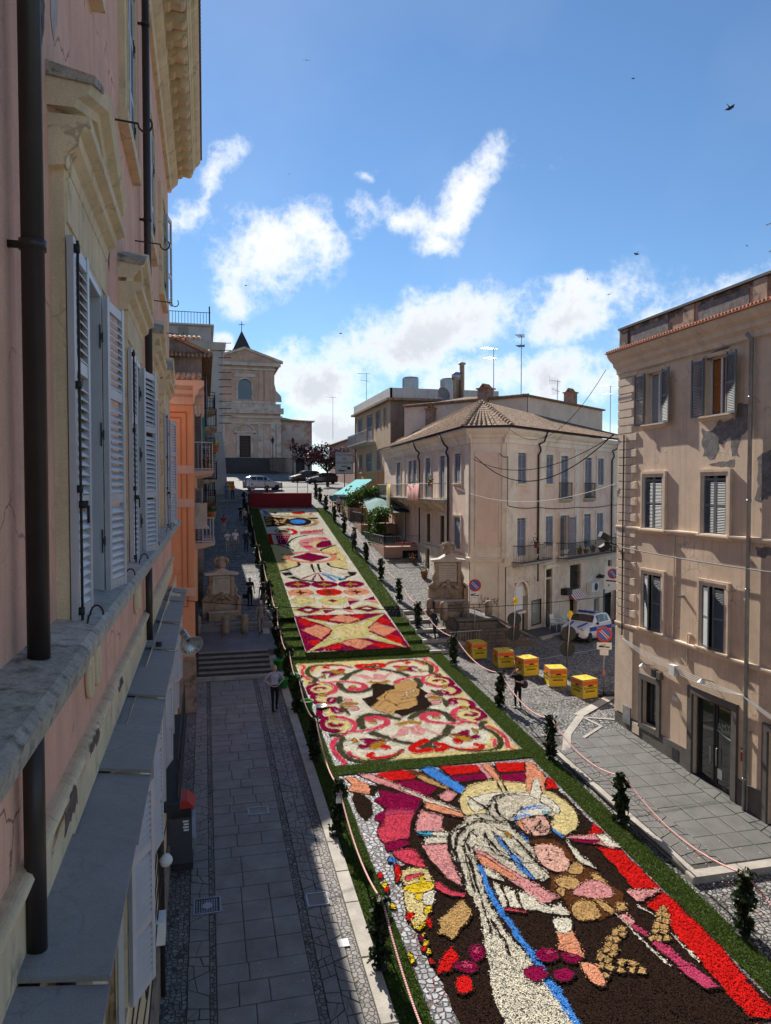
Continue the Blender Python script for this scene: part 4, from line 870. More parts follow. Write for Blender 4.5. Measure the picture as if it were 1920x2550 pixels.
stc = [(0, -4.2), (-.08, -4.18), (-.1, -4.05), (-.14, -4.02), (-.14, -3.95), (0, -3.92)]
for M_, a, c in ((MA, -.2, 22), (MBm, -24.6, .2), (MC, -.2, CW + .2)):
    MB().prism(cor[::-1], a, c, 'x').build('cornice', MIDC, MG, M_)
    MB().prism(stc[::-1], a, c, 'x').build('string_course', MIDC, MG, M_)
    b = MB(); b.tube([(a - .1, -.52, 3.42), (c + .1, -.52, 3.42)], .07, 8); b.build('gutter', GUTT, MG, M_, True)
def mwin(M_, a, c, z0, z1, closed=True, sill=True, par=MG, sm=BLUS, tm_=MIDC):
    molded(par, M_, a, c, z0, z1, .2, .045, sill, tm_)
    w2 = (c - a) / 2; MB().box(a, .12, z0, c, .14, z1).build('pane', GLASSB, par, M_)
    if closed: shutter(par, M_ @ T(a, .05, z0 + .01), w2 - .005, z1 - z0 - .02, sm, pitch=.07); shutter(par, M_ @ T(a + w2 + .005, .05, z0 + .01), w2 - .005, z1 - z0 - .02, sm, pitch=.07)
    else:
        shutter(par, M_ @ T(a, -.05, z0 + .01) @ RZ(R_(180 + 50)) @ Matrix.Diagonal((1, -1, 1, 1)), w2 - .005, z1 - z0 - .02, sm, pitch=.07); shutter(par, M_ @ T(c, -.05, z0 + .01) @ RZ(R_(-50)), w2 - .005, z1 - z0 - .02, sm, pitch=.07)
for i, (a, c, z) in enumerate(UP): mwin(MA, a, c, z, 2.02, True, z > 0)
for i, (a, c, z) in enumerate(LO): mwin(MA, a, c, z, -1.75, i != 2, z > -3.8)
for i, (a, c, z) in enumerate(LA): mwin(MBm, a, c, z, 2.05, True, z > 0)
for i, (a, c, z) in enumerate(LB):
    if i == 0: mwin(MBm, a, c, z, -1.78)
    else:
        molded(MG, MBm, a, c, z, -1.78, .2, .045, True, MIDC); MB().box(a, .12, z, c, .14, -1.78).build('pane', GLASS, MG, MBm)
        b = MB()
        for k in range(6): b.tube([(a + (c - a) * (k + .5) / 6, .03, z), (a + (c - a) * (k + .5) / 6, .03, -1.78)], .014, 4)
        for k in range(9): zz = z + (k + .5) * (-1.78 - z) / 9; b.tube([(a, .03, zz), (c, .03, zz)], .014, 4)
        b.build('window_grille', WOOD, MG, MBm)
MB().box(-9.9, .1, -6.6, -8.8, .13, -4.15).build('door_leaf', WOOD, MG, MBm)
# balconies
def balcony(par, M_, a, c, z, d=.75, h=1.0, n=None, m=IRON, slabm=TRAV, t=.14, nm='balcony'):
    o = MB().prism([(0, z - t - .12), (-d * .5, z - t - .06), (-d, z - t * .6), (-d - .03, z), (0, z)][::-1], a, c, 'x').build(nm, slabm, par, M_)
    b = MB(); n = n or int((c - a) / .14)
    for zz in (z + .06, z + h): b.tube([(a + .03, 0, zz), (a + .03, -d + .04, zz), (c - .03, -d + .04, zz), (c - .03, 0, zz)], .022, 5)
    for k in range(n + 1): s = a + .03 + (c - a - .06) * k / n; b.tube([(s, -d + .04, z), (s, -d + .04, z + h)], .014, 4)
    for k in range(1, 5): b.tube([(a + .03, -d * k / 5, z), (a + .03, -d * k / 5, z + h)], .009, 4); b.tube([(c - .03, -d * k / 5, z), (c - .03, -d * k / 5, z + h)], .009, 4)
    b.build('railing', m, o, M_); return o
balcony(MG, MA, .7, 4.4, -4.3, .7); balcony(MG, MA, 6.1, 13.6, -4.45, .85); balcony(MG, MA, 14.9, 17, -4.3, .7)
for a in (6.4, 9.9): balcony(MG, MA, a, a + 1.6, -.68, .22)
balcony(MG, MBm, -22.8, -4.6, -.72, 1.0, 1.0, 70, mat('pale_iron', (.3, .29, .28), .6, .2, 9, .1))
for k in range(9): MB().prism([(0, -1.5), (-.1, -1.4), (-.8, -.95), (-.8, -.85), (0, -.85)][::-1], -21.5 + 2 * k, -21.32 + 2 * k, 'x').build('bracket', MIDC, MG, MBm)
# ashlar blocks, shop fronts and doors at street level
for r in range(12):
    z = -4.62 - .42 * (r + 1); s = 2.6 if r > 1 else .2; k = 0
    while s < 18:
        l = 1.1 if (r + k) % 2 else .86; k += 1
        if not any(a - .1 < s + l and s < c + .1 and z < z1 + .1 and z + .42 > z0 - .1 for a, c, z0, z1 in GO) and z > zg(*(FA.M @ Vector((s, 0, 0))).xy) + .5: MB().box(s + .012, -.085, z + .012, s + l - .012, -.061, z + .408).build('ashlar_block', MIDG, MG, MA)
        s += l
def arch(par, M_, a, c, z0, z1, w_, d, m, nm='arch'):
    r = (c - a) / 2; cx = (a + c) / 2; zc = z1 - r; b = MB(); n = 12
    pi = [(a, z0), (a, zc)] + [(cx - r * math.cos(math.pi * k / n), zc + r * math.sin(math.pi * k / n)) for k in range(1, n)] + [(c, zc), (c, z0)]
    R2 = r + w_; po = [(a - w_, z0), (a - w_, zc)] + [(cx - R2 * math.cos(math.pi * k / n), zc + R2 * math.sin(math.pi * k / n)) for k in range(1, n)] + [(c + w_, zc), (c + w_, z0)]
    for i in range(len(pi) - 1): b.hexa([(pi[i][0], -d, pi[i][1]), (po[i][0], -d, po[i][1]), (po[i + 1][0], -d, po[i + 1][1]), (pi[i + 1][0], -d, pi[i + 1][1])], [(pi[i][0], 0, pi[i][1]), (po[i][0], 0, po[i][1]), (po[i + 1][0], 0, po[i + 1][1]), (pi[i + 1][0], 0, pi[i + 1][1])])
    return b.build(nm, m, par, M_)
arch(MG, MA, .95, 2.45, -9.4, -5.45, .14, .1, MIDC); b = MB(); b.prism([(.95, -6.35)] + [(1.7 - .75 * math.cos(t), -6.2 + .75 * math.sin(t)) for t in np.linspace(0, math.pi, 13)] + [(2.45, -6.35)][:1], .1, .13, 'y'); b.build('lunette', MIDG, MG, MA)
MB().box(1.3, .06, -7.1, 2.1, .1, -5.75).build('shutter', WHITEP, MG, MA); MB().box(.96, .02, -7.35, 2.44, .28, -7.2).build('lintel', MIDC, MG, MA); MB().box(.96, .15, -9.4, 2.44, .2, -7.2).build('shop_door', GLASS, MG, MA); MB().box(1.9, .04, -9.4, 2.0, .16, -7.3).build('jamb', MIDC, MG, MA); MB().box(1.3, .13, -8.1, 1.7, .14, -7.85).build('sticker', flat('red_print', (.5, .03, .03), .6), MG, MA)
MB().box(2.95, .12, -8.2, 4.1, .16, -6.7).build('shop_window', mat('frosted_pane', (.3, .36, .33), .2, .1, 3, 0, spec=.7), MG, MA); b = MB(); frame_box(b, 3.0, 4.05, -8.15, -6.75, .06, .02, .08); b.build('frame', IRON, MG, MA)
MB().tube([(3.3, .11, -7.3), (3.5, .11, -7.15), (3.75, .11, -7.3), (3.3, .11, -7.42), (3.75, .11, -7.45)], .012, 4).build('logo', WHITEP, MG, MA)
for a, c, z0, z1 in (GO[2], GO[3], GO[4]):
    MB().box(a, .2, z0, c, .22, z1).build('pane', GLASS, MG, MA); b = MB(); n = max(4, int((c - a) / .12))
    for k in range(n): b.tube([(a + (c - a) * (k + .5) / n, .03, z0), (a + (c - a) * (k + .5) / n, .03, z1)], .016, 4)
    for zz in np.arange(z0 + .2, z1, .9): b.tube([(a, .03, zz), (c, .03, zz)], .02, 4)
    b.build('window_grille', IRON, MG, MA)
b = MB(); frame_box(b, 4.58, 5.4, -9.6, -4.95, .18, .06, .14, False); b.box(4.3, -.3, -4.86, 5.7, -.06, -4.7); b.build('door_surround', MIDC, MG, MA)
MB().box(7.95, .2, -10, 9.0, .24, -7.15).build('shop_door', DARK, MG, MA)
aw = MB().hexa([(7.8, -.06, -7.1), (9.6, -.06, -7.1), (9.6, -.5, -7.25), (7.8, -.5, -7.25)], [(7.8, -.06, -6.7), (9.6, -.06, -6.7), (9.6, -.5, -7.2), (7.8, -.5, -7.2)]).build('shop_awning', flat('awning_red', (.35, .1, .08), .8), MG, MA)
for k in range(6): MB().hexa([(7.85 + .3 * k, -.065, -7.09), (8.0 + .3 * k, -.065, -7.09), (8.0 + .3 * k, -.505, -7.24), (7.85 + .3 * k, -.505, -7.24)], [(7.85 + .3 * k, -.065, -6.69), (8.0 + .3 * k, -.065, -6.69), (8.0 + .3 * k, -.505, -7.19), (7.85 + .3 * k, -.505, -7.19)]).build('stripe', WHITEP, aw, MA)
arch(MG, MA, 13.3, 15.2, -10.6, -6.5, .2, .1, PEPE); MB().box(13.3, .25, -10.8, 15.2, .3, -6.5).build('gateway_door', DARK, MG, MA); b = MB(); b.prism([(13.3, -7.45)] + [(14.25 - .95 * math.cos(t), -7.45 + .95 * math.sin(t)) for t in np.linspace(.05, math.pi - .05, 11)] + [(15.2, -7.45)], .05, .08, 'y'); b.build('fanlight', MIDC, MG, MA)
MB().box(13.85, .1, -6.25, 14.6, .14, -5.1).build('pane', GLASS, MG, MA); MB().box(11.6, .2, -10, 12.5, .22, -7.6).build('shop_door', mat('teal_pane', (.1, .16, .2), .2, .2, 4, 0, spec=.7), MG, MA)
for s in (3.62, 14.35):
    b = MB(); b.tube([(s + .35, -.5, 3.35), (s + .3, -.3, 2.75), (s, -.12, 2.6), (s, -.22, 2.35), (s + .08, -.2, 2.2), (s, -.09, 1.95), (s, -.09, -5.6 if s < 4 else -4.5)], .055, 8); b.build('downpipe', IRON, MG, MA, True)
for s in (-4.2, -11.4):
    b = MB(); b.tube([(s - .6, -.5, 3.35), (s - .1, -.3, 2.7), (s, -.12, 2.5), (s, -.22, 2.2), (s, -.09, 1.9), (s, -.09, -4.0)], .06, 8); b.build('downpipe', IRON, MG, MBm, True)
cable([(-.8, -.08, 1.9), (.1, -.08, 1.75), (.1, -.08, -1.0), (3.6, -.1, -1.15), (8.8, -.08, -1.25), (14.4, -.08, -1.2), (20, -.08, -1.2)], .022, .1).build('wall_cable', IRON, MG, MA)
# graffiti scribble on the lower chamfer panel
b = MB(); random.seed(3)
for k in range(26):
    x, z = .55 + .04 * k, -6.5 + random.uniform(-.25, .25); b.tube([(x, -.008, z), (x + random.uniform(-.06, .1), -.008, z + random.uniform(-.3, .3)), (x + random.uniform(-.1, .12), -.008, z + random.uniform(-.2, .2))], .012, 4)
b.build('graffiti', BLACKT, MG, MC)
# tiled hip roof
RT = mat('old_roof_tile', (.43, .28, .18), .9, .5, 6, .4, 30, col2=(.17, .14, .105), f2=(.5, .6), s2=3.5, fine=.3)
PK = Vector((16.8, 43.2, 5.3)); ezz = 3.38; ov = .5
def off(p, F_, s): v = F_.M @ Vector((s, -ov, ezz)); return v
A0 = off(CL, FB, -25); A1 = off(CL, FB, .12); B0 = off(CR, FA, -.1); B1 = off(CR, FA, 22.5)
RA = Vector((16.3, 62.5, 3.95)); RB2 = Vector((34.6, 57.9, 4.7))
roof = MB()
def tiled(b, e0, e1, r0, r1, n):
    """Roof plane between eave e0-e1 and ridge r0-r1, modelled as rows of rounded cover tiles."""
    e0, e1, r0, r1 = map(Vector, (e0, e1, r0, r1)); b.face([e0, e1, r1, r0]) if (r0 - r1).length > .01 else b.face([e0, e1, r0])
    m_ = 9
    for k in range(n + 1):
        t = k / n; p, q = e0.lerp(e1, t), r0.lerp(r1, t); L_ = (q - p).length; cnt = max(2, int(L_ / .45)); nrm = (e1 - e0).cross(r0 - e0).normalized()
        if nrm.z < 0: nrm = -nrm
        side = (e1 - e0).normalized() * .085
        for j in range(cnt):
            a = p.lerp(q, j / cnt) + nrm * .045; c = p.lerp(q, (j + 1.1) / cnt) + nrm * .02; w1 = side * random.uniform(.9, 1.1)
            up = nrm * .075; sh = side * random.uniform(-.1, .1); a += sh; c += sh
            b.face([a - w1, a - w1 * .5 + up, c - w1 * .5 + up, c - w1]); b.face([a - w1 * .5 + up, a + w1 * .5 + up, c + w1 * .5 + up, c - w1 * .5 + up]); b.face([a + w1 * .5 + up, a + w1, c + w1, c + w1 * .5 + up])
tiled(roof, A0, A1, RA, PK, 95); tiled(roof, A1, B0, PK, PK + Vector((.01, 0, 0)), 9); tiled(roof, B0, B1, PK, RB2, 85)
stuff(roof.build('roof_tiles', RT, MG, T(0, 0, 0)))
for p, q in ((A1, PK), (B0, PK), (PK, RA)):
    b = MB(); n = int((Vector(q) - Vector(p)).length / .4)
    for k in range(n): a = Vector(p).lerp(Vector(q), k / n) + Vector((0, 0, .1)); c = Vector(p).lerp(Vector(q), (k + 1.1) / n) + Vector((0, 0, .07)); b.tube([a, c], [.13, .11], 8)
    b.build('ridge_tiles', RT, MG, T(0, 0, 0), True)
# setback top storey behind the roof
SB = thing('setback_roof_storey', 'plain pink setback top storey with small grey windows rising behind the tiled roof', 'building', (26, 54, 4))
FS = F((22.6, 49.1), (.8083, .5888)); FT = F((15.9, 58.25), (.5888, -.8083))
wall_mesh(0, 12.8, 2, 6.55, [(2.4, 3.5, 3.3, 4.95), (5.4, 7.0, 3.3, 4.95), (12.0 - 1.6, 12.0 - .4, 3.0, 4.4)], .15).build('wall', MIDP, SB, FS.M)
wall_mesh(0, 11.3, 2, 6.6, [], .15).build('wall', MIDP, SB, FT.M)
MB().box(0, .2, 2, 12.7, 11, 6.5).build('building_core', MIDP, SB, FS.M)
for a, c in ((2.4, 3.5), (5.4, 7.0)): mwin(FS.M, a, c, 3.3, 4.95, True, False, SB)
MB().box(10.4, .05, 3.0, 11.6, .08, 4.4).build('door_leaf', WOOD, SB, FS.M)
b = MB(); s = -.2
while s < 13: b.tube([(s, -.25, 6.6), (s, .3, 6.72)], .08, 6); s += .22
b.build('eave_tiles', ROOFT, SB, FS.M); b = MB(); s = 0
while s < 11.4: b.tube([(s, -.2, 6.65), (s, .3, 6.77)], .08, 6); s += .22
b.build('eave_tiles', ROOFT, SB, FT.M)
MB().hexa([(-.2, -.2, 6.55), (12.9, -.2, 6.55), (12.9, 11.2, 6.55), (-.2, 11.2, 6.55)], [(-.2, -.2, 6.62), (12.9, -.2, 6.62), (11, 6, 7.1), (1, 6, 7.1)]).build('roof', ROOFT, SB, FS.M)
def chimney(label, x, y, z, w_=.8, h=1.2, rz=.6, kind=0, grp='chimneys of the right-hand roofs'):
    t = thing('chimney', label, 'chimney', (x, y, z), rz, grp); M = WM[t.name]
    MB().box(-w_ / 2, -w_ / 2, -1, w_ / 2, w_ / 2, h).build('stack', mat('chimney_brick', (.34, .21, .15), .9, .3, 4, .5, 25, col2=(.18, .13, .1), f2=(.5, .65), s2=3), t, M)
    MB().box(-w_ * .6, -w_ * .6, h, w_ * .6, w_ * .6, h + .1).build('cap', TERRA, t, M)
    for k in (-1, 1): MB().hexa([(-w_ * .5, k * w_ * .25 - .1, h + .1), (w_ * .5, k * w_ * .25 - .1, h + .1), (w_ * .5, k * w_ * .25 + .1, h + .1), (-w_ * .5, k * w_ * .25 + .1, h + .1)], [(-w_ * .45, -.04, h + .42), (w_ * .45, -.04, h + .42), (w_ * .45, .04, h + .42), (-w_ * .45, .04, h + .42)]).build('cowl', TERRA, t, M)
    return t
# ---------------- fountain terrace on the right ----------------
ter = struct(MB().hexa([(12.62, 36.05, -9), (14.9, 36.05, -9), (14.9, 41.6, -9), (12.62, 41.6, -9)], [(12.62, 36.05, -6.86), (14.9, 36.05, -6.86), (14.9, 41.6, -6.84), (12.62, 41.6, -6.84)]).build('fountain_terrace', COB))
rw = thing('retaining_wall', 'rough stone retaining wall with sloping top under the right-hand fountain', 'wall', (15, 35.9, -8.4))
random.seed(11)
def top_at(x): return -6.82 if x < 14.8 else -6.82 - (x - 14.8) * .52
MB().hexa([(12.66, 35.92, -8.6), (17.2, 35.92, -8.6), (17.2, 36.3, -8.6), (12.66, 36.3, -8.6)], [(12.66, 35.92, -6.9), (14.8, 35.92, -6.9), (14.8, 36.3, -6.9), (12.66, 36.3, -6.9)]).build('core', MORT, rw, T(0, 0, 0))
z = -8.5
while z < -6.95:
    h = random.uniform(.16, .24); x = 12.66 + random.uniform(0, .1)
    while x < 17.2:
        l = random.uniform(.28, .62)
        if z + h < top_at(x + l) - .06:
            d = random.uniform(.0, .04); MB().hexa([(x + .012, 35.9 - d, z + .01), (x + l - .01, 35.9 - d, z + .012), (x + l - .012, 35.9 - d, z + h - .012), (x + .01, 35.9 - d, z + h - .01)][::-1], [(x + .005, 35.99, z), (x + l - .005, 35.99, z), (x + l - .005, 35.99, z + h), (x + .005, 35.99, z + h)][::-1]).build('stone', TUFF, rw, T(0, 0, 0))
        x += l
    z += h
MB().hexa([(12.6, 35.8, -6.9), (14.85, 35.8, -6.9), (14.85, 36.35, -6.9), (12.6, 36.35, -6.9)], [(12.6, 35.8, -6.8), (14.85, 35.8, -6.8), (14.85, 36.35, -6.8), (12.6, 36.35, -6.8)]).build('coping', PEPE, rw, T(0, 0, 0))
MB().hexa([(14.85, 35.8, -6.93), (17.3, 35.8, -8.2), (17.3, 36.35, -8.2), (14.85, 36.35, -6.93)], [(14.85, 35.8, -6.8), (17.3, 35.8, -8.07), (17.3, 36.35, -8.07), (14.85, 36.35, -6.8)]).build('coping', PEPE, rw, T(0, 0, 0))
# fountains: stepped basin, curved shoulders, inscription panel, gabled head, carved crest
FST = mat('fountain_stone', (.36, .285, .21), .85, .28, 2.5, .5, 18, col2=(.2, .13, .085), f2=(.48, .66), s2=1.6, fine=.35)
def fountain(label, x, y, z, rz, sc_=1.0):
    t = thing('wall_fountain', label, 'fountain', (x, y, z), rz, 'twin stone fountains'); M = WM[t.name] @ Matrix.Scale(sc_, 4)
    prof = [(-1.1, 0), (1.1, 0), (1.1, 1.35), (.95, 1.5), (.78, 1.75), (.72, 2.1), (.72, 2.85), (-.72, 2.85), (-.72, 2.1), (-.78, 1.75), (-.95, 1.5), (-1.1, 1.35)]
    MB().prism(prof, .0, .5, 'y').build('body', FST, t, M)
    for k in (-1, 1):
        MB().box(k * .62 - .1, -.1, 1.6, k * .62 + .1, 0, 2.82).build('pilaster', FST, t, M); MB().box(k * .98 - .12, -.16, 0, k * .98 + .12, 0, 1.4).build('pier', FST, t, M)
        b = MB(); b.tube([(k * .7, -.05, 2.3), (k * .82, -.05, 1.95), (k * .78, -.05, 1.7), (k * .95, -.06, 1.55), (k * 1.05, -.06, 1.42)], [.05, .08, .06, .09, .1], 8); b.build('scroll', FST, t, M, True)
    MB().prism([(-.95, 2.85), (.95, 2.85), (.95, 2.95), (.5, 3.0), (0, 3.28), (-.5, 3.0), (-.95, 2.95)], -.22, .6, 'y').build('gable_cap', TRAV, t, M)
    MB().box(-.5, -.03, 1.75, .5, 0.02, 2.78).build('inscription_panel', TRAV, t, M)
    text('inscription', 'CLEMENTE XIV P M', .09, BLACKT, t, M @ T(0, -.034, 2.62) @ UPR)
    for k in range(6): MB().box(-.42 + .03 * (k % 3), -.034, 2.46 - .1 * k, .42 - .02 * (k % 2), -.031, 2.475 - .1 * k).build('inscription_line', PEPE, t, M)
    b = MB(); b.ball((0, -.12, 1.72), (.13, .1, .17), 10, 8)
    for k in (-1, 1): b.tube([(k * .1, -.08, 1.62), (k * .28, -.1, 1.6), (k * .42, -.08, 1.42), (k * .6, -.06, 1.38)], [.1, .09, .08, .05], 8)
    b.ball((0, -.14, 1.5), (.18, .1, .12), 10, 6); b.build('mask_carving', FST, t, M, True)
    b = MB(); b.lathe([(.1, 0), (.26, .1), (.28, .3), (.2, .5), (.12, .55)], 12, (0, .1, 3.2))
    for k in (-1, 1): b.tube([(k * .1, .1, 3.65), (k * .28, .1, 3.8), (k * .38, .08, 3.65), (k * .3, .06, 3.45)], [.1, .1, .09, .05], 8)
    b.ball((0, .08, 3.8), (.2, .14, .13), 10, 6); b.ball((0, .0, 3.5), (.15, .1, .2), 10, 6); b.build('crest', FST, t, M, True)
    b = MB(); b.box(-.8, -.75, .2, .8, -.62, .78); b.box(-.8, -.62, .2, -.68, 0, .78); b.box(.68, -.62, .2, .8, 0, .78); b.box(-.8, -.62, .2, .8, 0, .3); b.build('basin', FST, t, M)
    MB().box(-.86, -.8, .78, .86, -.6, .86).build('basin_rim', TRAV, t, M); MB().box(-.68, -.62, .3, .68, 0, .66).build('water', mat('fountain_water', (.03, .04, .035), .08, .2, 4, .2, 20, spec=.8), t, M)
    MB().box(-.5, -1.0, 0, .5, -.8, .25).build('trough', FST, t, M); MB().tube([(0, -.1, 1.3), (0, -.28, 1.26)], .02, 6).build('spout', IRON, t, M)
    return t
fountain('carved stone wall fountain on the right terrace beside the chamfered palazzo', 12.85, 38.0, -6.86, R_(-10))
fountain('carved stone wall fountain in shade on the left landing below the orange house', .85, 41.0, -7.45, R_(6), .95)
def bollard(label, x, y, z, h=.85, grp='stone bollards'):
    t = thing('stone_bollard', label, 'bollard', (x, y, z), 0, grp)
    MB().lathe([(.2, -.1), (.2, h * .9), (.16, h), (.06, h * 1.04)], 12).build('shaft', TRAVD, t, WM[t.name], True); MB().lathe([(.215, h * .8), (.215, h * .86)], 12).build('collar', TRAVD, t, WM[t.name]); return t
for x, y, lab in ((12.2, 36.75, 'stone bollard in front of the right fountain, nearest the stair'), (13.4, 36.7, 'stone bollard in front of the right fountain, behind the no-parking pole'), (14.62, 36.5, 'stone bollard by the graffitied chamfered corner'), (11.8, 37.9, 'short stone bollard left of the right fountain')): bollard(lab, x, y, -6.86)
for x, y, lab in ((-.45, 39.0, 'stone bollard at the foot of the orange house'), (.98, 38.6, 'stone bollard before the left fountain, between two others'), (1.95, 38.6, 'stone bollard before the left fountain, nearest the carpet')): bollard(lab, x, y, -7.55, .95)
b = MB(); b.tube([(12.2, 36.75, -6.2), (13.4, 36.7, -6.2), (14.62, 36.5, -6.2)], .02, 6); tag(b.build('iron_bar', IRON), 'thin iron bar joining the bollards of the right fountain', 'rail')
b = MB(); b.tube([(.98, 38.6, -6.95), (1.95, 38.6, -6.95)], .02, 6); tag(b.build('iron_bar', STEEL), 'thin iron bar joining two bollards of the left fountain', 'rail')
# ---------------- trattoria terraces ----------------
TERW = mat('terrace_plaster', (.55, .33, .22), .9, .15, 1, .3, 40, col2=(.4, .26, .19), f2=(.5, .75), s2=1, fine=.15)
TW = thing('trattoria_terrace', 'pink walled trattoria terraces stepping up beside the palazzo', 'terrace', (13.8, 56, -4.5))
MB().hexa([(12.5, 51.4, -6), (15.2, 51.4, -6), (15.2, 58.5, -6), (12.35, 58.5, -6)], [(12.5, 51.4, -4.27), (15.2, 51.4, -4.27), (15.2, 58.5, -4.27), (12.35, 58.5, -4.27)]).build('lower_platform', TERW, TW, T(0, 0, 0))
MB().box(12.3, 58.5, -5, 15.3, 63.2, -3.0).build('upper_platform', TERW, TW, T(0, 0, 0)); MB().box(12.15, 63.3, -4, 15.9, 73.5, -1.75).build('top_platform', TERW, TW, T(0, 0, 0))
MB().box(13.9, 51.36, -5.2, 15.1, 51.42, -4.55).build('dark_opening', DARK, TW, T(0, 0, 0))
def rail(par, pts, h=1.0, n=10, m=STEEL, nm='railing', mesh=False):
    b = MB(); pts = [Vector(p) for p in pts]
    for p, q in zip(pts, pts[1:]):
        for zz in (.08, h): b.tube([p + Vector((0, 0, zz)), q + Vector((0, 0, zz))], .025, 5)
        k = max(2, int((q - p).length / (.14 if not mesh else .09)))
        for i in range(k + 1): a = p.lerp(q, i / k); b.tube([a, a + Vector((0, 0, h))], .011, 4)
        for i in range(max(1, int((q - p).length / 1.5)) + 1): a = p.lerp(q, i / max(1, int((q - p).length / 1.5))); b.tube([a, a + Vector((0, 0, h + .03))], .03, 5)
    return b.build(nm, m, par, T(0, 0, 0))
rail(TW, [(12.4, 58.4, -4.25), (12.55, 51.5, -4.25), (15.1, 51.5, -4.25)], .75, m=ZINC); rail(TW, [(12.35, 63.1, -3.0), (12.4, 58.6, -3.0), (15, 58.6, -3)], .95, m=mat('grey_iron', (.1, .1, .1), .6, .2, 9, .1)); rail(TW, [(12.2, 73.4, -1.75), (12.2, 63.4, -1.75), (14, 63.4, -1.75)], 1.0, m=IRON)
b = MB()
for k in range(14): b.ball((13.0 + random.uniform(0, 2), 51.75 + random.uniform(-.1, .1), -4.05), random.uniform(.06, .1), 6, 4)
stuff(b.build('flower_row', mat('red_flowers', (.35, .05, .04), .8, .4, 20, .3), TW, T(0, 0, 0)))
b = MB()
for k in range(4): b.box(12.5, 50.3 - .3 * k, -6.5, 14.2 + .1 * k, 50.65 - .3 * k, -5.12 - .16 * k)
b.build('stair', TRAVD, TW, T(0, 0, 0))
# green fabric canopy and its posts
CAN = mat('green_canvas', (.12, .24, .22), .85, .2, 3, .2, 30)
cnp = thing('green_canopy', 'pale green fabric canopy over the trattoria terrace', 'canopy', (14, 57, -4.2))
g = [[(12.6, 57.0, -1.95), (13.6, 56.5, -1.75), (14.7, 55.5, -1.5), (15.2, 54, -1.75)], [(12.9, 59.5, -1.35), (13.9, 59, -1.0), (14.8, 58.2, -1.1), (15.2, 57, -1.4)], [(13.2, 62, -1.0), (14.2, 62, -.75), (14.9, 61.5, -.8), (15.3, 60.5, -.95)]]
b = MB()
for i in range(2):
    for j in range(3): b.face([g[i][j], g[i][j + 1], g[i + 1][j + 1], g[i + 1][j]])
b.build('fabric', CAN, cnp, T(0, 0, 0))
b = MB(); b.tube([(12.6, 57, -4.3), (12.6, 57, -1.97)], .035, 6); b.tube([(14.9, 54.2, -4.3), (14.9, 54.2, -1.8)], .035, 6); b.tube([(13.8, 56.3, -4.3), (13.8, 56.3, -1.8)], .03, 6); b.tube(g[0][0:1] + g[0][1:], .025, 5); b.tube([(13.2, 62, -3), (13.2, 62, -1.02)], .035, 6); b.build('posts', IRON, cnp, T(0, 0, 0))
b = MB(); b.face([(14.0, 54.6, -1.9), (15.6, 53.6, -1.85), (15.3, 56, -1.6), (14.5, 56.4, -1.6)]); b.build('side_fabric', mat('dark_canvas', (.04, .06, .06), .8, .2), cnp, T(0, 0, 0))
def vine(label, pts, n, spread, size, m=LEAFG, name='climbing_vine', cat='vine', group=None):
    t = thing(name, label, cat, pts[0], 0, group); M = T(0, 0, 0)
    MB().tube(pts, .04, 6).build('stem', BARK, t, M); b = MB(); P = [Vector(p) for p in pts]
    for k in range(n):
        i = random.randrange(len(P) - 1); p = P[i].lerp(P[i + 1], random.random()); b.leaves([p + Vector((random.gauss(0, spread), random.gauss(0, spread), random.gauss(0, spread * .8)))], size)
    stuff(b.build('foliage', m, t, M)); return t
vine('climbing vine hanging over the railing post of the green canopy', [(13.0, 55.2, -4.2), (13.0, 55.3, -3.2), (13.1, 55.6, -2.3), (13.3, 55.8, -1.9)], 900, .3, .2, group='vines of the trattoria')
vine('leafy vine mass trained along the pergola above the terrace', [(12.7, 64, -1.9), (12.9, 64, -.9), (13.4, 62.5, -.5), (14.5, 62.2, -.45), (15.2, 61.8, -.4)], 1800, .38, .24, group='vines of the trattoria')
vine('vine drooping from the front edge of the green canopy', [(12.65, 57, -4.2), (12.7, 56.9, -2.1), (13.3, 56.3, -1.9), (14.2, 55.6, -1.8)], 700, .22, .18, group='vines of the trattoria')
AWN = mat('turquoise_canvas', (.02, .42, .45), .8, .1, 2, .1, 30)
ta = thing('turquoise_awning', 'bright turquoise awning over the upper trattoria entrance', 'awning', (13.5, 68, -1.7))
Lw, Rw, Rt_, Lt_ = (11.93, 69.5, -.63), (13.1, 67.3, -.62), (16.0, 70.1, .87), (14.75, 72.4, .85); dn = lambda p, q=.04: (p[0], p[1], p[2] - q)
MB().hexa([dn(Lw), dn(Rw), dn(Rt_), dn(Lt_)], [Lw, Rw, Rt_, Lt_]).build('fabric', AWN, ta, T(0, 0, 0)); MB().hexa([dn(Lw, .5), dn(Rw, .5), (13.13, 67.33, -1.12), (11.96, 69.53, -1.13)], [dn(Lw, .01), dn(Rw, .01), (13.13, 67.33, -.63), (11.96, 69.53, -.64)]).build('valance', AWN, ta, T(0, 0, 0))
for p in (Lw, Rw): MB().tube([(p[0] + .1, p[1] + .1, -1.75), (p[0] + .1, p[1] + .1, -.66)], .03, 5).build('post', IRON, ta, T(0, 0, 0))
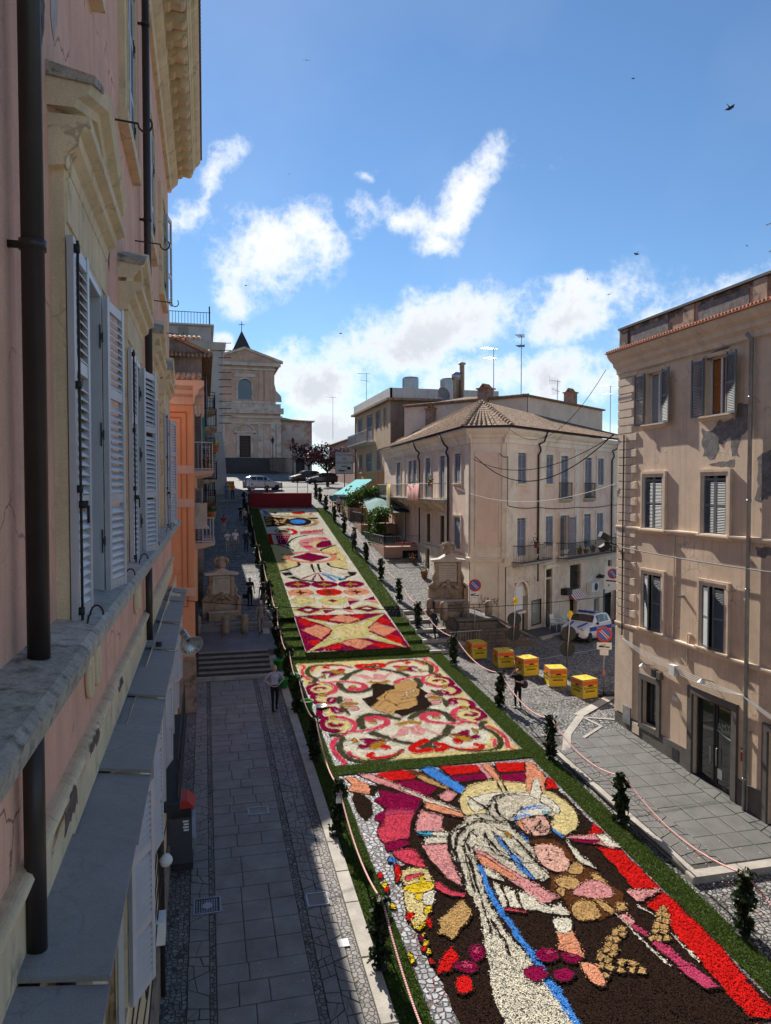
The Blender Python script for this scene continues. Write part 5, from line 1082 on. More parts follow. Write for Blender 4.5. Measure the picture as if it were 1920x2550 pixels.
# ---------------- ochre house, back walls, far house ----------------
OCH = mat('ochre_plaster', (.56, .4, .26), .9, .15, .8, .25, 40, col2=(.42, .31, .22), f2=(.5, .75), s2=.8, streak=.25, fine=.12)
OCH2 = mat('orange_plaster', (.6, .32, .13), .9, .14, .8, .25, 40, col2=(.5, .27, .12), f2=(.5, .75), streak=.2, fine=.12)
DKW = mat('dark_wall', (.2, .15, .12), .95, .25, 1, .4, 20, streak=.4, fine=.25)  # dark brown plaster with vertical streaks
OH = thing('ochre_house', 'ochre flat-roofed house with pale parapet beyond the palazzo', 'building', (16, 70, -1))
FO = F((16, 63.3), (0, -1)); MO = FO.M
OW = [(-2.35, -1.6, 5.6, 7.3), (-5.6, -4.0, 5.6, 7.35), (-9.6, -7.3, 4.72, 7.28), (-13.9, -12.0, 5.55, 7.3), (-5.1, -3.85, 1.7, 3.5), (-9.9, -7.7, 1.6, 3.42), (-13.4, -11.9, 1.6, 3.46)]
wall_mesh(-15.9, 0, 1.55, 7.75, OW, .2).build('wall', OCH, OH, MO); wall_mesh(-15.9, 0, -3, 1.55, [], .2).build('lower_wall', OCH2, OH, MO)
for a, c, z0, z1 in OW: mwin(MO, a, c, z0, z1, True, False, OH, BLUS, OCH)
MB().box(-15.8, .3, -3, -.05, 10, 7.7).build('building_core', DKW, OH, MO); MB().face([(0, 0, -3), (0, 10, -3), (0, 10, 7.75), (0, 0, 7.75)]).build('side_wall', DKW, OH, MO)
MB().box(-16.2, -.4, 7.75, .4, 10.4, 7.95).build('cornice', ROOFT, OH, MO)
b = MB(); b.box(-16, -.1, 7.95, .1, .15, 8.85); b.box(-.15, -.05, 7.95, .1, 10.2, 8.85); b.build('parapet', mat('white_render', (.55, .53, .5), .9, .12, 1, .2, 30, streak=.3), OH, MO)
MB().box(-15.9, -.06, 1.5, 0, 0, 1.65).build('string_course', OCH, OH, MO)
balcony(OH, MO, -15.6, -6.0, 4.45, .9, 1.1, 60, ZINC)
for k, (s, lab) in enumerate(((-.8, 'first'), (-.8, 'second'))):
    t = thing('water_tank', ('galvanised water tank on the ochre house roof, nearer the parapet corner', 'galvanised water tank on the ochre house roof, farther right')[k], 'tank', (18.2 + 3.6 * k, 64.6, 8.0), 0, 'roof water tanks')
    MB().lathe([(.75, 0), (.75, 1.9), (.7, 2.0), (.2, 2.1)], 16).build('cylinder', ZINC, t, WM[t.name]); MB().lathe([(.78, .6), (.78, .7)], 16).build('hoop', STEEL, t, WM[t.name])
MB().tube([(-15.2, -.08, -1), (-15.2, -.08, 7.6)], .06, 6).build('downpipe', BROWNP, OH, MO)
sgn = thing('trattoria_sign', 'pale hanging trattoria sign with dark lettering beyond the tree', 'sign', (14.9, 79.5, .3), R_(8)); Ms = WM[sgn.name]
MB().box(-1.05, -.05, 1.25, .95, .05, 3.6).build('board', flat('sign_pale', (.5, .56, .58), .6), sgn, Ms); b = MB(); frame_box(b, -1.02, .92, 1.28, 3.57, .06, .05, .07); b.build('frame', ZINC, sgn, Ms)
for k, (tx, zz) in enumerate((('TRATTORIA', 3.3), ('DEI', 2.88), ('CACCIATORI', 2.45))): text('lettering', tx, .36, flat('sign_maroon', (.1, .02, .03), .6), sgn, Ms @ T(-.05, -.055, zz) @ UPR)
b = MB(); b.tube([(-.4, -.06, 2.05), (.1, -.06, 2.08), (.35, -.06, 1.95)], [.03, .05, .03], 6); b.ball((.5, -.07, 1.85), (.22, .03, .16), 10, 6); b.tube([(-.8, -.06, 1.65), (-.4, -.06, 1.6), (.1, -.06, 1.58)], [.03, .07, .04], 6)
for q in (-.45, -.1): b.tube([(q, -.06, 1.6), (q - .06, -.06, 1.4)], .025, 5)
b.build('pictogram', BLACKT, sgn, Ms); b = MB()
for zz in (3.2, 2.5, 1.35): b.tube([(.95, 0, zz), (2.2, 0, zz)], .03, 5)
b.tube([(0, 0, -1), (0, 0, 1.3)], .05, 6); b.build('brackets', IRON, sgn, Ms)
FH = thing('far_pink_house', 'low pink house with tiled roof behind the plum tree', 'building', (20, 102, 1)); Mf = F((18.6, 112), (0, -1)).M
PNK2 = mat('dull_pink', (.42, .26, .22), .9, .15, .8, .2, 30)
wall_mesh(0, 20, -1, 6.4, [(3, 4.5, 3.2, 5), (9, 10.5, 3.0, 5.2), (14, 15.5, 3, 5)], .2).build('wall', PNK2, FH, Mf)
for a in (3, 9, 14): MB().box(a, .1, 3.0, a + 1.5, .14, 5.2).build('window', GLASS, FH, Mf)
MB().box(0.1, .25, -1, 19.9, 9, 6.3).build('building_core', PNK2, FH, Mf); MB().hexa([(-.5, -.6, 6.3), (20.5, -.6, 6.3), (20.5, 9.5, 6.3), (-.5, 9.5, 6.3)], [(-.5, -.6, 6.4), (20.5, -.6, 6.4), (18, 4.5, 8.2), (2, 4.5, 8.2)]).build('roof', ROOFT, FH, Mf)
# ---------------- church ----------------
CHP = mat('church_plaster', (.56, .37, .28), .95, .2, .35, .3, 20, col2=(.52, .46, .41), f2=(.5, .6), s2=.55, streak=.3, fine=.2)
CHU = mat('church_upper', (.52, .34, .255), .95, .16, .4, .25, 20, col2=(.34, .25, .2), f2=(.5, .7), s2=.5, streak=.3, fine=.15)
CHT = mat('church_trim', (.54, .45, .38), .95, .2, .6, .25, 25, col2=(.28, .22, .19), f2=(.5, .7), s2=1, fine=.2)
CH = thing('church', 'old plastered church with round-headed window, gabled front and pointed spire', 'church', (7.1, 135, 2.6)); Mc = F((7.1, 135), (1, 0)).M
X0, X1 = -6.6, 6.4
wall_mesh(X0, X1, 1.5, 14.4, [(-1.0, 1.0, 5.5, 9.4)], .5).build('lower_wall', CHP, CH, Mc); MB().box(X0 + .1, .55, 1.5, X1 - .1, 30, 14.3).build('nave', CHP, CH, Mc)
wall_mesh(-5.2, 5.3, 15.2, 22.0, [(-1.2, 1.2, 15.9, 19.6)], .5).build('upper_wall', CHU, CH, Mc); MB().box(-5.1, .55, 14, 5.2, 26, 22).build('upper_nave', CHU, CH, Mc)
for z0, z1, d, a, c in ((11.5, 11.9, .25, X0 - .2, X1 + .2), (12.6, 13.0, .35, X0 - .3, X1 + .3), (13.4, 14.4, .6, X0 - .5, X1 + .5), (14.4, 15.2, .2, X0, X1), (21.2, 21.5, .3, -5.4, 5.5), (21.9, 22.5, .6, -6.3, 6.4), (15.2, 15.6, .35, -5.4, 5.5)): MB().box(a, -d, z0, c, .1, z1).build('entablature', CHT, CH, Mc)
MB().prism([(-6.4, 22.5), (6.5, 22.5), (6.5, 22.8), (0, 25.1), (-6.4, 22.8)], -.3, .5, 'y').build('pediment', CHU, CH, Mc)
for k in (-1, 1): MB().hexa([(k * 6.8, -.7, 22.5), (k * 6.8, .4, 22.5), (k * 6.8, .4, 22.9), (k * 6.8, -.7, 22.9)], [(0, -.7, 24.8), (0, .4, 24.8), (0, .4, 25.25), (0, -.7, 25.25)]).build('raking_cornice', CHT, CH, Mc)
MB().prism([(-6.4, 22.2), (6.4, 22.2), (0, 24.9)], .6, 26, 'y').build('nave_roof', ROOFT, CH, Mc)
for s in (X0 + .2, X0 + 2.2, 2.3, 4.6, 5.6): MB().box(s, -.18, 2.4, s + .85, 0, 11.5).build('pilaster', CHT, CH, Mc)
for s in (-5.0, -3.4, 2.5, 3.6): MB().box(s, -.16, 15.6, s + .75, 0, 21.2).build('pilaster', CHU, CH, Mc)
for s, z0, z1, w_ in ((-1.9, 19.9, 20.5, 3.8),): MB().box(s, -.25, z0, s + w_, 0, z1).build('window_hood', CHT, CH, Mc)
arch(CH, Mc, -1.2, 1.2, 15.9, 19.6, .3, .15, CHT); MB().box(-1.2, .4, 15.9, 1.2, .45, 19.6).build('window', GLASS, CH, Mc)
b = MB(); b.prism([(-1.3, 18.4), (-1.3, 19.7), (1.3, 19.7), (1.3, 18.4)] + [(1.2 * math.cos(t), 18.4 + 1.2 * math.sin(t)) for t in np.linspace(0, math.pi, 11)], -.02, .3, 'y'); b.build('window_spandrel', CHU, CH, Mc)
b = MB(); frame_box(b, -1.0, 1.0, 5.5, 9.4, .5, 0, .22, False); b.box(-1.9, -.4, 9.9, 1.9, 0, 10.2); b.build('portal', CHT, CH, Mc); arch(CH, Mc, -1.6, 1.6, 10.2, 11.4, .3, .35, CHT, 'portal_arch')
dr = MB().box(-1.0, .3, 5.5, 1.0, .35, 9.4).build('door', WOOD, CH, Mc)
for i in range(4):
    for j in range(7): MB().box(-.92 + .48 * i, .26, 5.6 + .54 * j, -.54 + .48 * i, .31, 6.0 + .54 * j).build('panel', IRON, dr, Mc)
b = MB()
for k in range(14): b.tube([(6.0 - .55 * math.cos(t) * (1 - k / 14), -.1, 16.4 + .55 * math.sin(t) * (1 - k / 14)) for t in (k * .5, k * .5 + .25, k * .5 + .5)], .12, 5)
b.prism([(5.3, 15.6), (6.6, 15.6), (6.5, 16.6), (6.1, 17.1), (5.6, 17.6), (5.3, 18.8)], -.1, .1, 'y'); b.build('volute', CHT, CH, Mc)
b = MB(); b.hexa([(-2.2, 8, 22.4), (2.2, 8, 22.4), (2.2, 12, 22.4), (-2.2, 12, 22.4)], [(-2.2, 8, 25.3), (2.2, 8, 25.3), (2.2, 12, 25.3), (-2.2, 12, 25.3)]); b.build('belfry', mat('dark_slate', (.05, .045, .042), .7, .2, 2, .2, 30), CH, Mc)
b = MB(); b.hexa([(-2.4, 7.8, 25.3), (2.4, 7.8, 25.3), (2.4, 12.2, 25.3), (-2.4, 12.2, 25.3)], [(-1.6, 8.5, 26.6), (1.6, 8.5, 26.6), (1.6, 11.5, 26.6), (-1.6, 11.5, 26.6)]); b.hexa([(-1.6, 8.5, 26.6), (1.6, 8.5, 26.6), (1.6, 11.5, 26.6), (-1.6, 11.5, 26.6)], [(-.04, 9.96, 30.2), (.04, 9.96, 30.2), (.04, 10.04, 30.2), (-.04, 10.04, 30.2)]); b.build('spire', MATS['dark_slate'], CH, Mc)
b = MB(); b.tube([(0, 10, 30.1), (0, 10, 32.0)], .07, 6); b.tube([(-.55, 10, 31.4), (.55, 10, 31.4)], .06, 6); b.build('cross', IRON, CH, Mc)
wall_mesh(X1, 12.2, 1, 12.4, [(9.2, 10.8, 2.6, 5.4)], .4, -.6).build('wing_wall', mat('wing_plaster', (.44, .36, .31), .95, .2, .4, .4, 15, col2=(.38, .2, .14), f2=(.48, .58), s2=.45, streak=.3, fine=.25), CH, Mc)
MB().box(X1, 1.0, 1, 12.1, 20, 12.3).build('wing', MATS['wing_plaster'], CH, Mc); MB().box(9.2, .9, 2.6, 10.8, .95, 5.4).build('wing_gate', IRON, CH, Mc); arch(CH, Mc @ T(0, .6, 0), 9.2, 10.8, 2.6, 5.4, .35, .1, CHT)
stuff(MB().hexa([(X1 - .1, .1, 12.2), (12.6, .1, 12.2), (12.6, 20, 12.2), (X1 - .1, 20, 12.2)], [(X1 - .1, .1, 12.5), (12.7, .1, 12.35), (X1 + 1, 18, 14.2), (X1 - .1, 18, 14.3)]).build('wing_roof', ROOFT, CH, Mc)); b = MB()
for k in range(24): s = X1 + .1 + k * .26; b.tube([(s, -.1, 12.5 - .015 * k), (s - .05 * k * .3, 8, 13.6 - .03 * k)], .13, 6)
stuff(b.build('wing_tiles', mat('pale_roof_tile', (.38, .3, .22), .9, .35, 3, .3, 20), CH, Mc))
b = MB()
for k in range(10): b.box(-5.2 + .14 * k, -3.6 + .36 * k, 2.2, 5.2 - .14 * k + .3, 0, 2.75 + .29 * k)
b.build('stairway', mat('dark_steps', (.07, .068, .066), .8, .2, 2, .2), CH, Mc)
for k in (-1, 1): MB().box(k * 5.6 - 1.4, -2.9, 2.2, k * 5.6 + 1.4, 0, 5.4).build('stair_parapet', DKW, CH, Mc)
b = MB()
for k in range(60): b.tube([(-7 + .24 * k, -4.6, 2.4), (-7 + .24 * k, -4.6, 5.3)], .025, 4)
for zz in (2.7, 5.2): b.tube([(-7, -4.6, zz), (7.3, -4.6, zz)], .04, 4)
b.build('iron_fence', IRON, CH, Mc)
for x, lab in ((2.2, 'left of the church door'), (7.2 + 4.3, 'right of the church door'), (15.0, 'by the church wing')):
    t = thing('street_lamp', 'black lantern street lamp on a post standing ' + lab, 'street lamp', (x, 129, 2.3), 0, 'lanterns before the church'); M = WM[t.name]
    MB().lathe([(.2, 0), (.12, .5), (.07, .8), (.06, 5.2), (.1, 5.3)], 10).build('post', IRON, t, M); b = MB(); b.lathe([(.12, 5.35), (.3, 6.0), (.34, 6.05), (.1, 6.4), (.04, 6.6)], 6); b.build('lantern', IRON, t, M)
# ---------------- houses up the left side ----------------
CREM = mat('cream_grey', (.42, .39, .36), .9, .15, .6, .25, 25, streak=.25, fine=.15)
CB = thing('cream_terrace_house', 'pale tall house with roof terrace railing and sloping buttress, far left', 'building', (-2, 90, 0)); Mb = F((-8.15, 78.5), (1, 0)).M @ Matrix.Diagonal((1, 1, .935, 1))
MB().box(0, 0, -3, 10, 16, 15.6).build('wall', CREM, CB, Mb); MB().box(1, 1.0, 15.9, 8.9, 14, 18.0).build('attic', CREM, CB, Mb); MB().box(5.6, .93, 16, 6.6, 1.01, 17.8).build('window', GLASS, CB, Mb)
MB().hexa([(-.4, -.3, 15.2), (10.1, -.3, 15.2), (10.1, 16.3, 15.2), (-.4, 16.3, 15.2)], [(-1, -.6, 16.0), (10.4, -.6, 16.0), (10.4, 17, 16.0), (-1, 17, 16.0)]).build('cornice', CREM, CB, Mb); MB().box(.7, .7, 18.0, 9.2, 14.4, 18.2).build('attic_cornice', CREM, CB, Mb)
b = MB(); b.hexa([(8.4, -2.2, -3), (10.6, -2.2, -3), (10.6, 0, -3), (8.4, 0, -3)], [(8.9, -.3, 6), (10.02, -.3, 6), (10.02, 0, 6), (8.9, 0, 6)]); b.build('buttress', CREM, CB, Mb)
for s, z in ((10.0, 0),): MB().box(7.4, -.12, 6.2, 10.03, 0.0, 6.6).build('string_course', CREM, CB, Mb); MB().box(8.2, -.08, 6.6, 9.9, 0, 15.1).build('pilaster', CREM, CB, Mb)
b = MB()
for k in range(26): b.tube([(1 + .31 * k, .9, 18.2), (1 + .31 * k, .9, 19.5)], .025, 4)
b.tube([(1, .9, 19.5), (8.9, .9, 19.5)], .04, 5); b.tube([(8.75, .9, 18.2), (8.75, .9, 20.2)], .08, 6); b.build('roof_railing', IRON, CB, Mb)
for k in range(12): MB().tube([(9.6, -.05, 7.2 + k * .8), (10.9, -.4, 7.2 + k * .8)], .04, 4).build('rung', IRON, CB, Mb)
# orange house
ORA = mat('orange_paint', (.68, .33, .18), .9, .1, .7, .2, 40, col2=(.5, .2, .09), f2=(.55, .8), s2=1, streak=.15, fine=.1)
OHs = thing('orange_house', 'bright orange house with pale cornice and balconies on the left', 'building', (-2, 34, -8)); Me = F((-7, 29.5), (1, 0)).M; Mst = F((-.42, 29.5), (0, 1)).M
MB().face([(0, 0, -9), (6.58, 0, -9), (6.58, 0, 3.6), (0, 0, 3.6)]).build('end_wall', ORA, OHs, Me)
wall_mesh(0, 13, -9, 3.6, [(2.6, 3.8, .75, 3.1), (2.6, 3.8, -2.3, .0), (8, 9.2, .75, 3.1), (8, 9.2, -2.3, 0), (4, 5.6, -8.5, -5.4)], .2).build('street_wall', ORA, OHs, Mst)
MB().box(.05, .3, -9, 12.9, 6, 3.55).build('building_core', ORA, OHs, Mst); MB().box(0.02, 1.5, 3.5, 12.9, 6, 5.9).build('attic', ORA, OHs, Mst)
CORC = mat('pale_cornice', (.6, .42, .33), .9, .12, 1, .2, 40, streak=.15)
cp2 = [(0, 3.2), (-.05, 3.22), (-.08, 3.5), (-.2, 3.6), (-.22, 3.75), (-.4, 3.9), (-.42, 4.1), (0, 4.15)]
MB().prism(cp2[::-1], -.4, 13, 'x').build('cornice', CORC, OHs, Mst); MB().prism(cp2[::-1], 0, 7.0, 'x').build('cornice', CORC, OHs, Me)
for z in (.55, -.75, -4.2): MB().box(0, -.03, z, 6.6, 0, z + .32).build('string_course', CORC, OHs, Me)
b = MB(); frame_box(b, 4.6, 6.3, -4.6, 2.9, .04, 0, .02); frame_box(b, 4.8, 6.1, -4.4, 2.7, .025, 0, .02); b.build('painted_panel', mat('orange_line', (.5, .14, .04), .9, .1), OHs, Me)
MB().tube([(4.15, -.1, -6), (4.15, -.1, 3.3)], .06, 8).build('downpipe', BROWNP, OHs, Me); MB().box(4.3, -.02, -4.9, 5.6, 0, -4.25).build('street_plate', TRAV, OHs, Me); MB().box(4.0, -.06, -9, 6.62, 0, -6.6).build('plinth', TRAVD, OHs, Me)
b = MB(); s = 0
while s < 6.9: b.tube([(s, -.5, 4.2), (s, 1.4, 4.6)], .08, 6); b.tube([(s, 1.2, 6.0), (s, 4, 6.6)], .08, 6); s += .2
stuff(b.build('roof_tiles', RT, OHs, Me))
for a, z0, z1 in ((2.6, .75, 3.1), (8, .75, 3.1), (2.6, -2.3, 0), (8, -2.3, 0)):
    MB().box(a, .1, z0, a + 1.2, .13, z1).build('pane', GLASS, OHs, Mst); shutter(OHs, Mst @ T(a, -.03, z0) @ RZ(R_(180 + 25)) @ Matrix.Diagonal((1, -1, 1, 1)), .6, z1 - z0, BLUS, pitch=.07); shutter(OHs, Mst @ T(a + 1.2, -.03, z0) @ RZ(R_(-25)), .6, z1 - z0, BLUS, pitch=.07)
balcony(OHs, Mst, 1.6, 5.2, .72, .78, 1.15, 14, mat('white_iron', (.55, .55, .54), .5, .1), CORC); balcony(OHs, Mst, 2.0, 5.6, -2.3, .8, 1.05, 14, MATS['white_iron'], CORC); balcony(OHs, Mst, 7.4, 10, .72, .78, 1.1, 12, IRON, CORC)
MB().box(.3, -.5, -1.4, .62, -.02, -.6).build('wall_lamp', TRAV, OHs, Mst); MB().hexa([(.2, -.6, -1.6), (.7, -.6, -1.6), (.7, 0, -1.6), (.2, 0, -1.6)], [(.3, -.4, -1.35), (.6, -.4, -1.35), (.6, 0, -1.35), (.3, 0, -1.35)]).build('lamp_shade', TRAV, OHs, Mst)
MB().box(1.0, -.12, -7.6, 1.25, 0, -4.6).build('shop_sign', IRON, OHs, Mst)
# grey gabled house and balconied house behind it
GRB = mat('grey_render', (.24, .2, .175), .95, .25, .7, .4, 20, col2=(.13, .11, .095), f2=(.48, .62), s2=.9, streak=.45, fine=.25)
HB = thing('weathered_gable_house', 'weathered grey-brown gabled house rising behind the orange house', 'building', (-3, 52, -5)); Mg = F((-8.82, 42.6), (1, 0)).M; Mgs = F((-.12, 42.6), (0, 1)).M
MB().hexa([(0, 0, -8), (8.7, 0, -8), (8.7, 19, -8), (0, 19, -8)], [(0, 0, 11.4), (8.7, 0, 7.6), (8.7, 19, 7.6), (0, 19, 11.4)]).build('wall', GRB, HB, Mg)
MB().hexa([(0, -.2, 11.4), (9.3, -.2, 7.35), (9.3, 19.2, 7.35), (0, 19.2, 11.4)], [(0, -.2, 11.6), (9.3, -.2, 7.55), (9.3, 19.2, 7.55), (0, 19.2, 11.6)]).build('roof', ROOFT, HB, Mg)
b = MB(); s = 2.5
while s < 9.2: b.tube([(s, -.5, 7.3), (s, .6, 7.8)], .09, 6); s += .22
b.build('eave_tiles', ROOFT, HB, Mg)
for y0, zs in ((2, (.5, 3.6)), (7, (-1.2, 2.2, 5.2)), (12, (-.6, 2.8, 5.6))):
    for z in zs:
        balcony(HB, Mgs, y0, y0 + 3.6, z, .85, 1.05, 16, IRON, TRAVD); MB().box(y0 + 1.2, -.02, z, y0 + 2.4, .02, z + 2.2).build('window', GLASS, HB, Mgs); shutter(HB, Mgs @ T(y0 + 1.2, -.05, z) @ RZ(R_(200)) @ Matrix.Diagonal((1, -1, 1, 1)), .6, 2.2, BLUS, pitch=.08)
ga = thing('green_net_awning', 'rolled green net awning hanging at the corner of the weathered house', 'awning', (-.4, 42, 6)); MB().hexa([(-4, 41.9, 5.9), (-.2, 41.6, 4.9), (-.2, 42.0, 4.9), (-4, 42.2, 5.9)], [(-4, 41.9, 5.98), (-.2, 41.6, 4.98), (-.2, 42.0, 4.98), (-4, 42.2, 5.98)]).build('roller', mat('aqua_canvas', (.25, .5, .42), .8, .1), ga, T(0, 0, 0))
b = MB(); b.hexa([(-.3, 41.6, 2.4), (.05, 41.6, 2.5), (.0, 42, 2.5), (-.3, 42, 2.3)], [(-.25, 41.6, 4.95), (-.02, 41.6, 4.95), (-.02, 42, 4.95), (-.25, 42, 4.95)]); b.build('net', mat('green_net', (.06, .2, .15), .9, .2, 8, .2), ga, T(0, 0, 0))
HD = thing('shaded_row_house', 'plain shaded row house with balconies before the cream house', 'building', (-3, 72, -3)); Md = F((-.1, 62), (0, 1)).M
wall_mesh(0, 16.2, -6, 5.6, [], .2).build('wall', CREM, HD, Md); MB().box(0, .1, -6, 16.2, 8, 5.5).build('building_core', GRB, HD, Md); MB().box(-.2, -.3, 5.6, 16.3, 8, 5.85).build('eaves', ROOFT, HD, Md)
for y0, z in ((1, -.5), (1, 2.6), (8, .5), (8, 3.2), (12, 2.4)): balcony(HD, Md, y0, y0 + 4, z, .9, 1.05, 16, IRON, TRAVD); MB().box(y0 + 1.3, -.03, z, y0 + 2.5, .02, z + 2.2).build('window', GLASS, HD, Md)
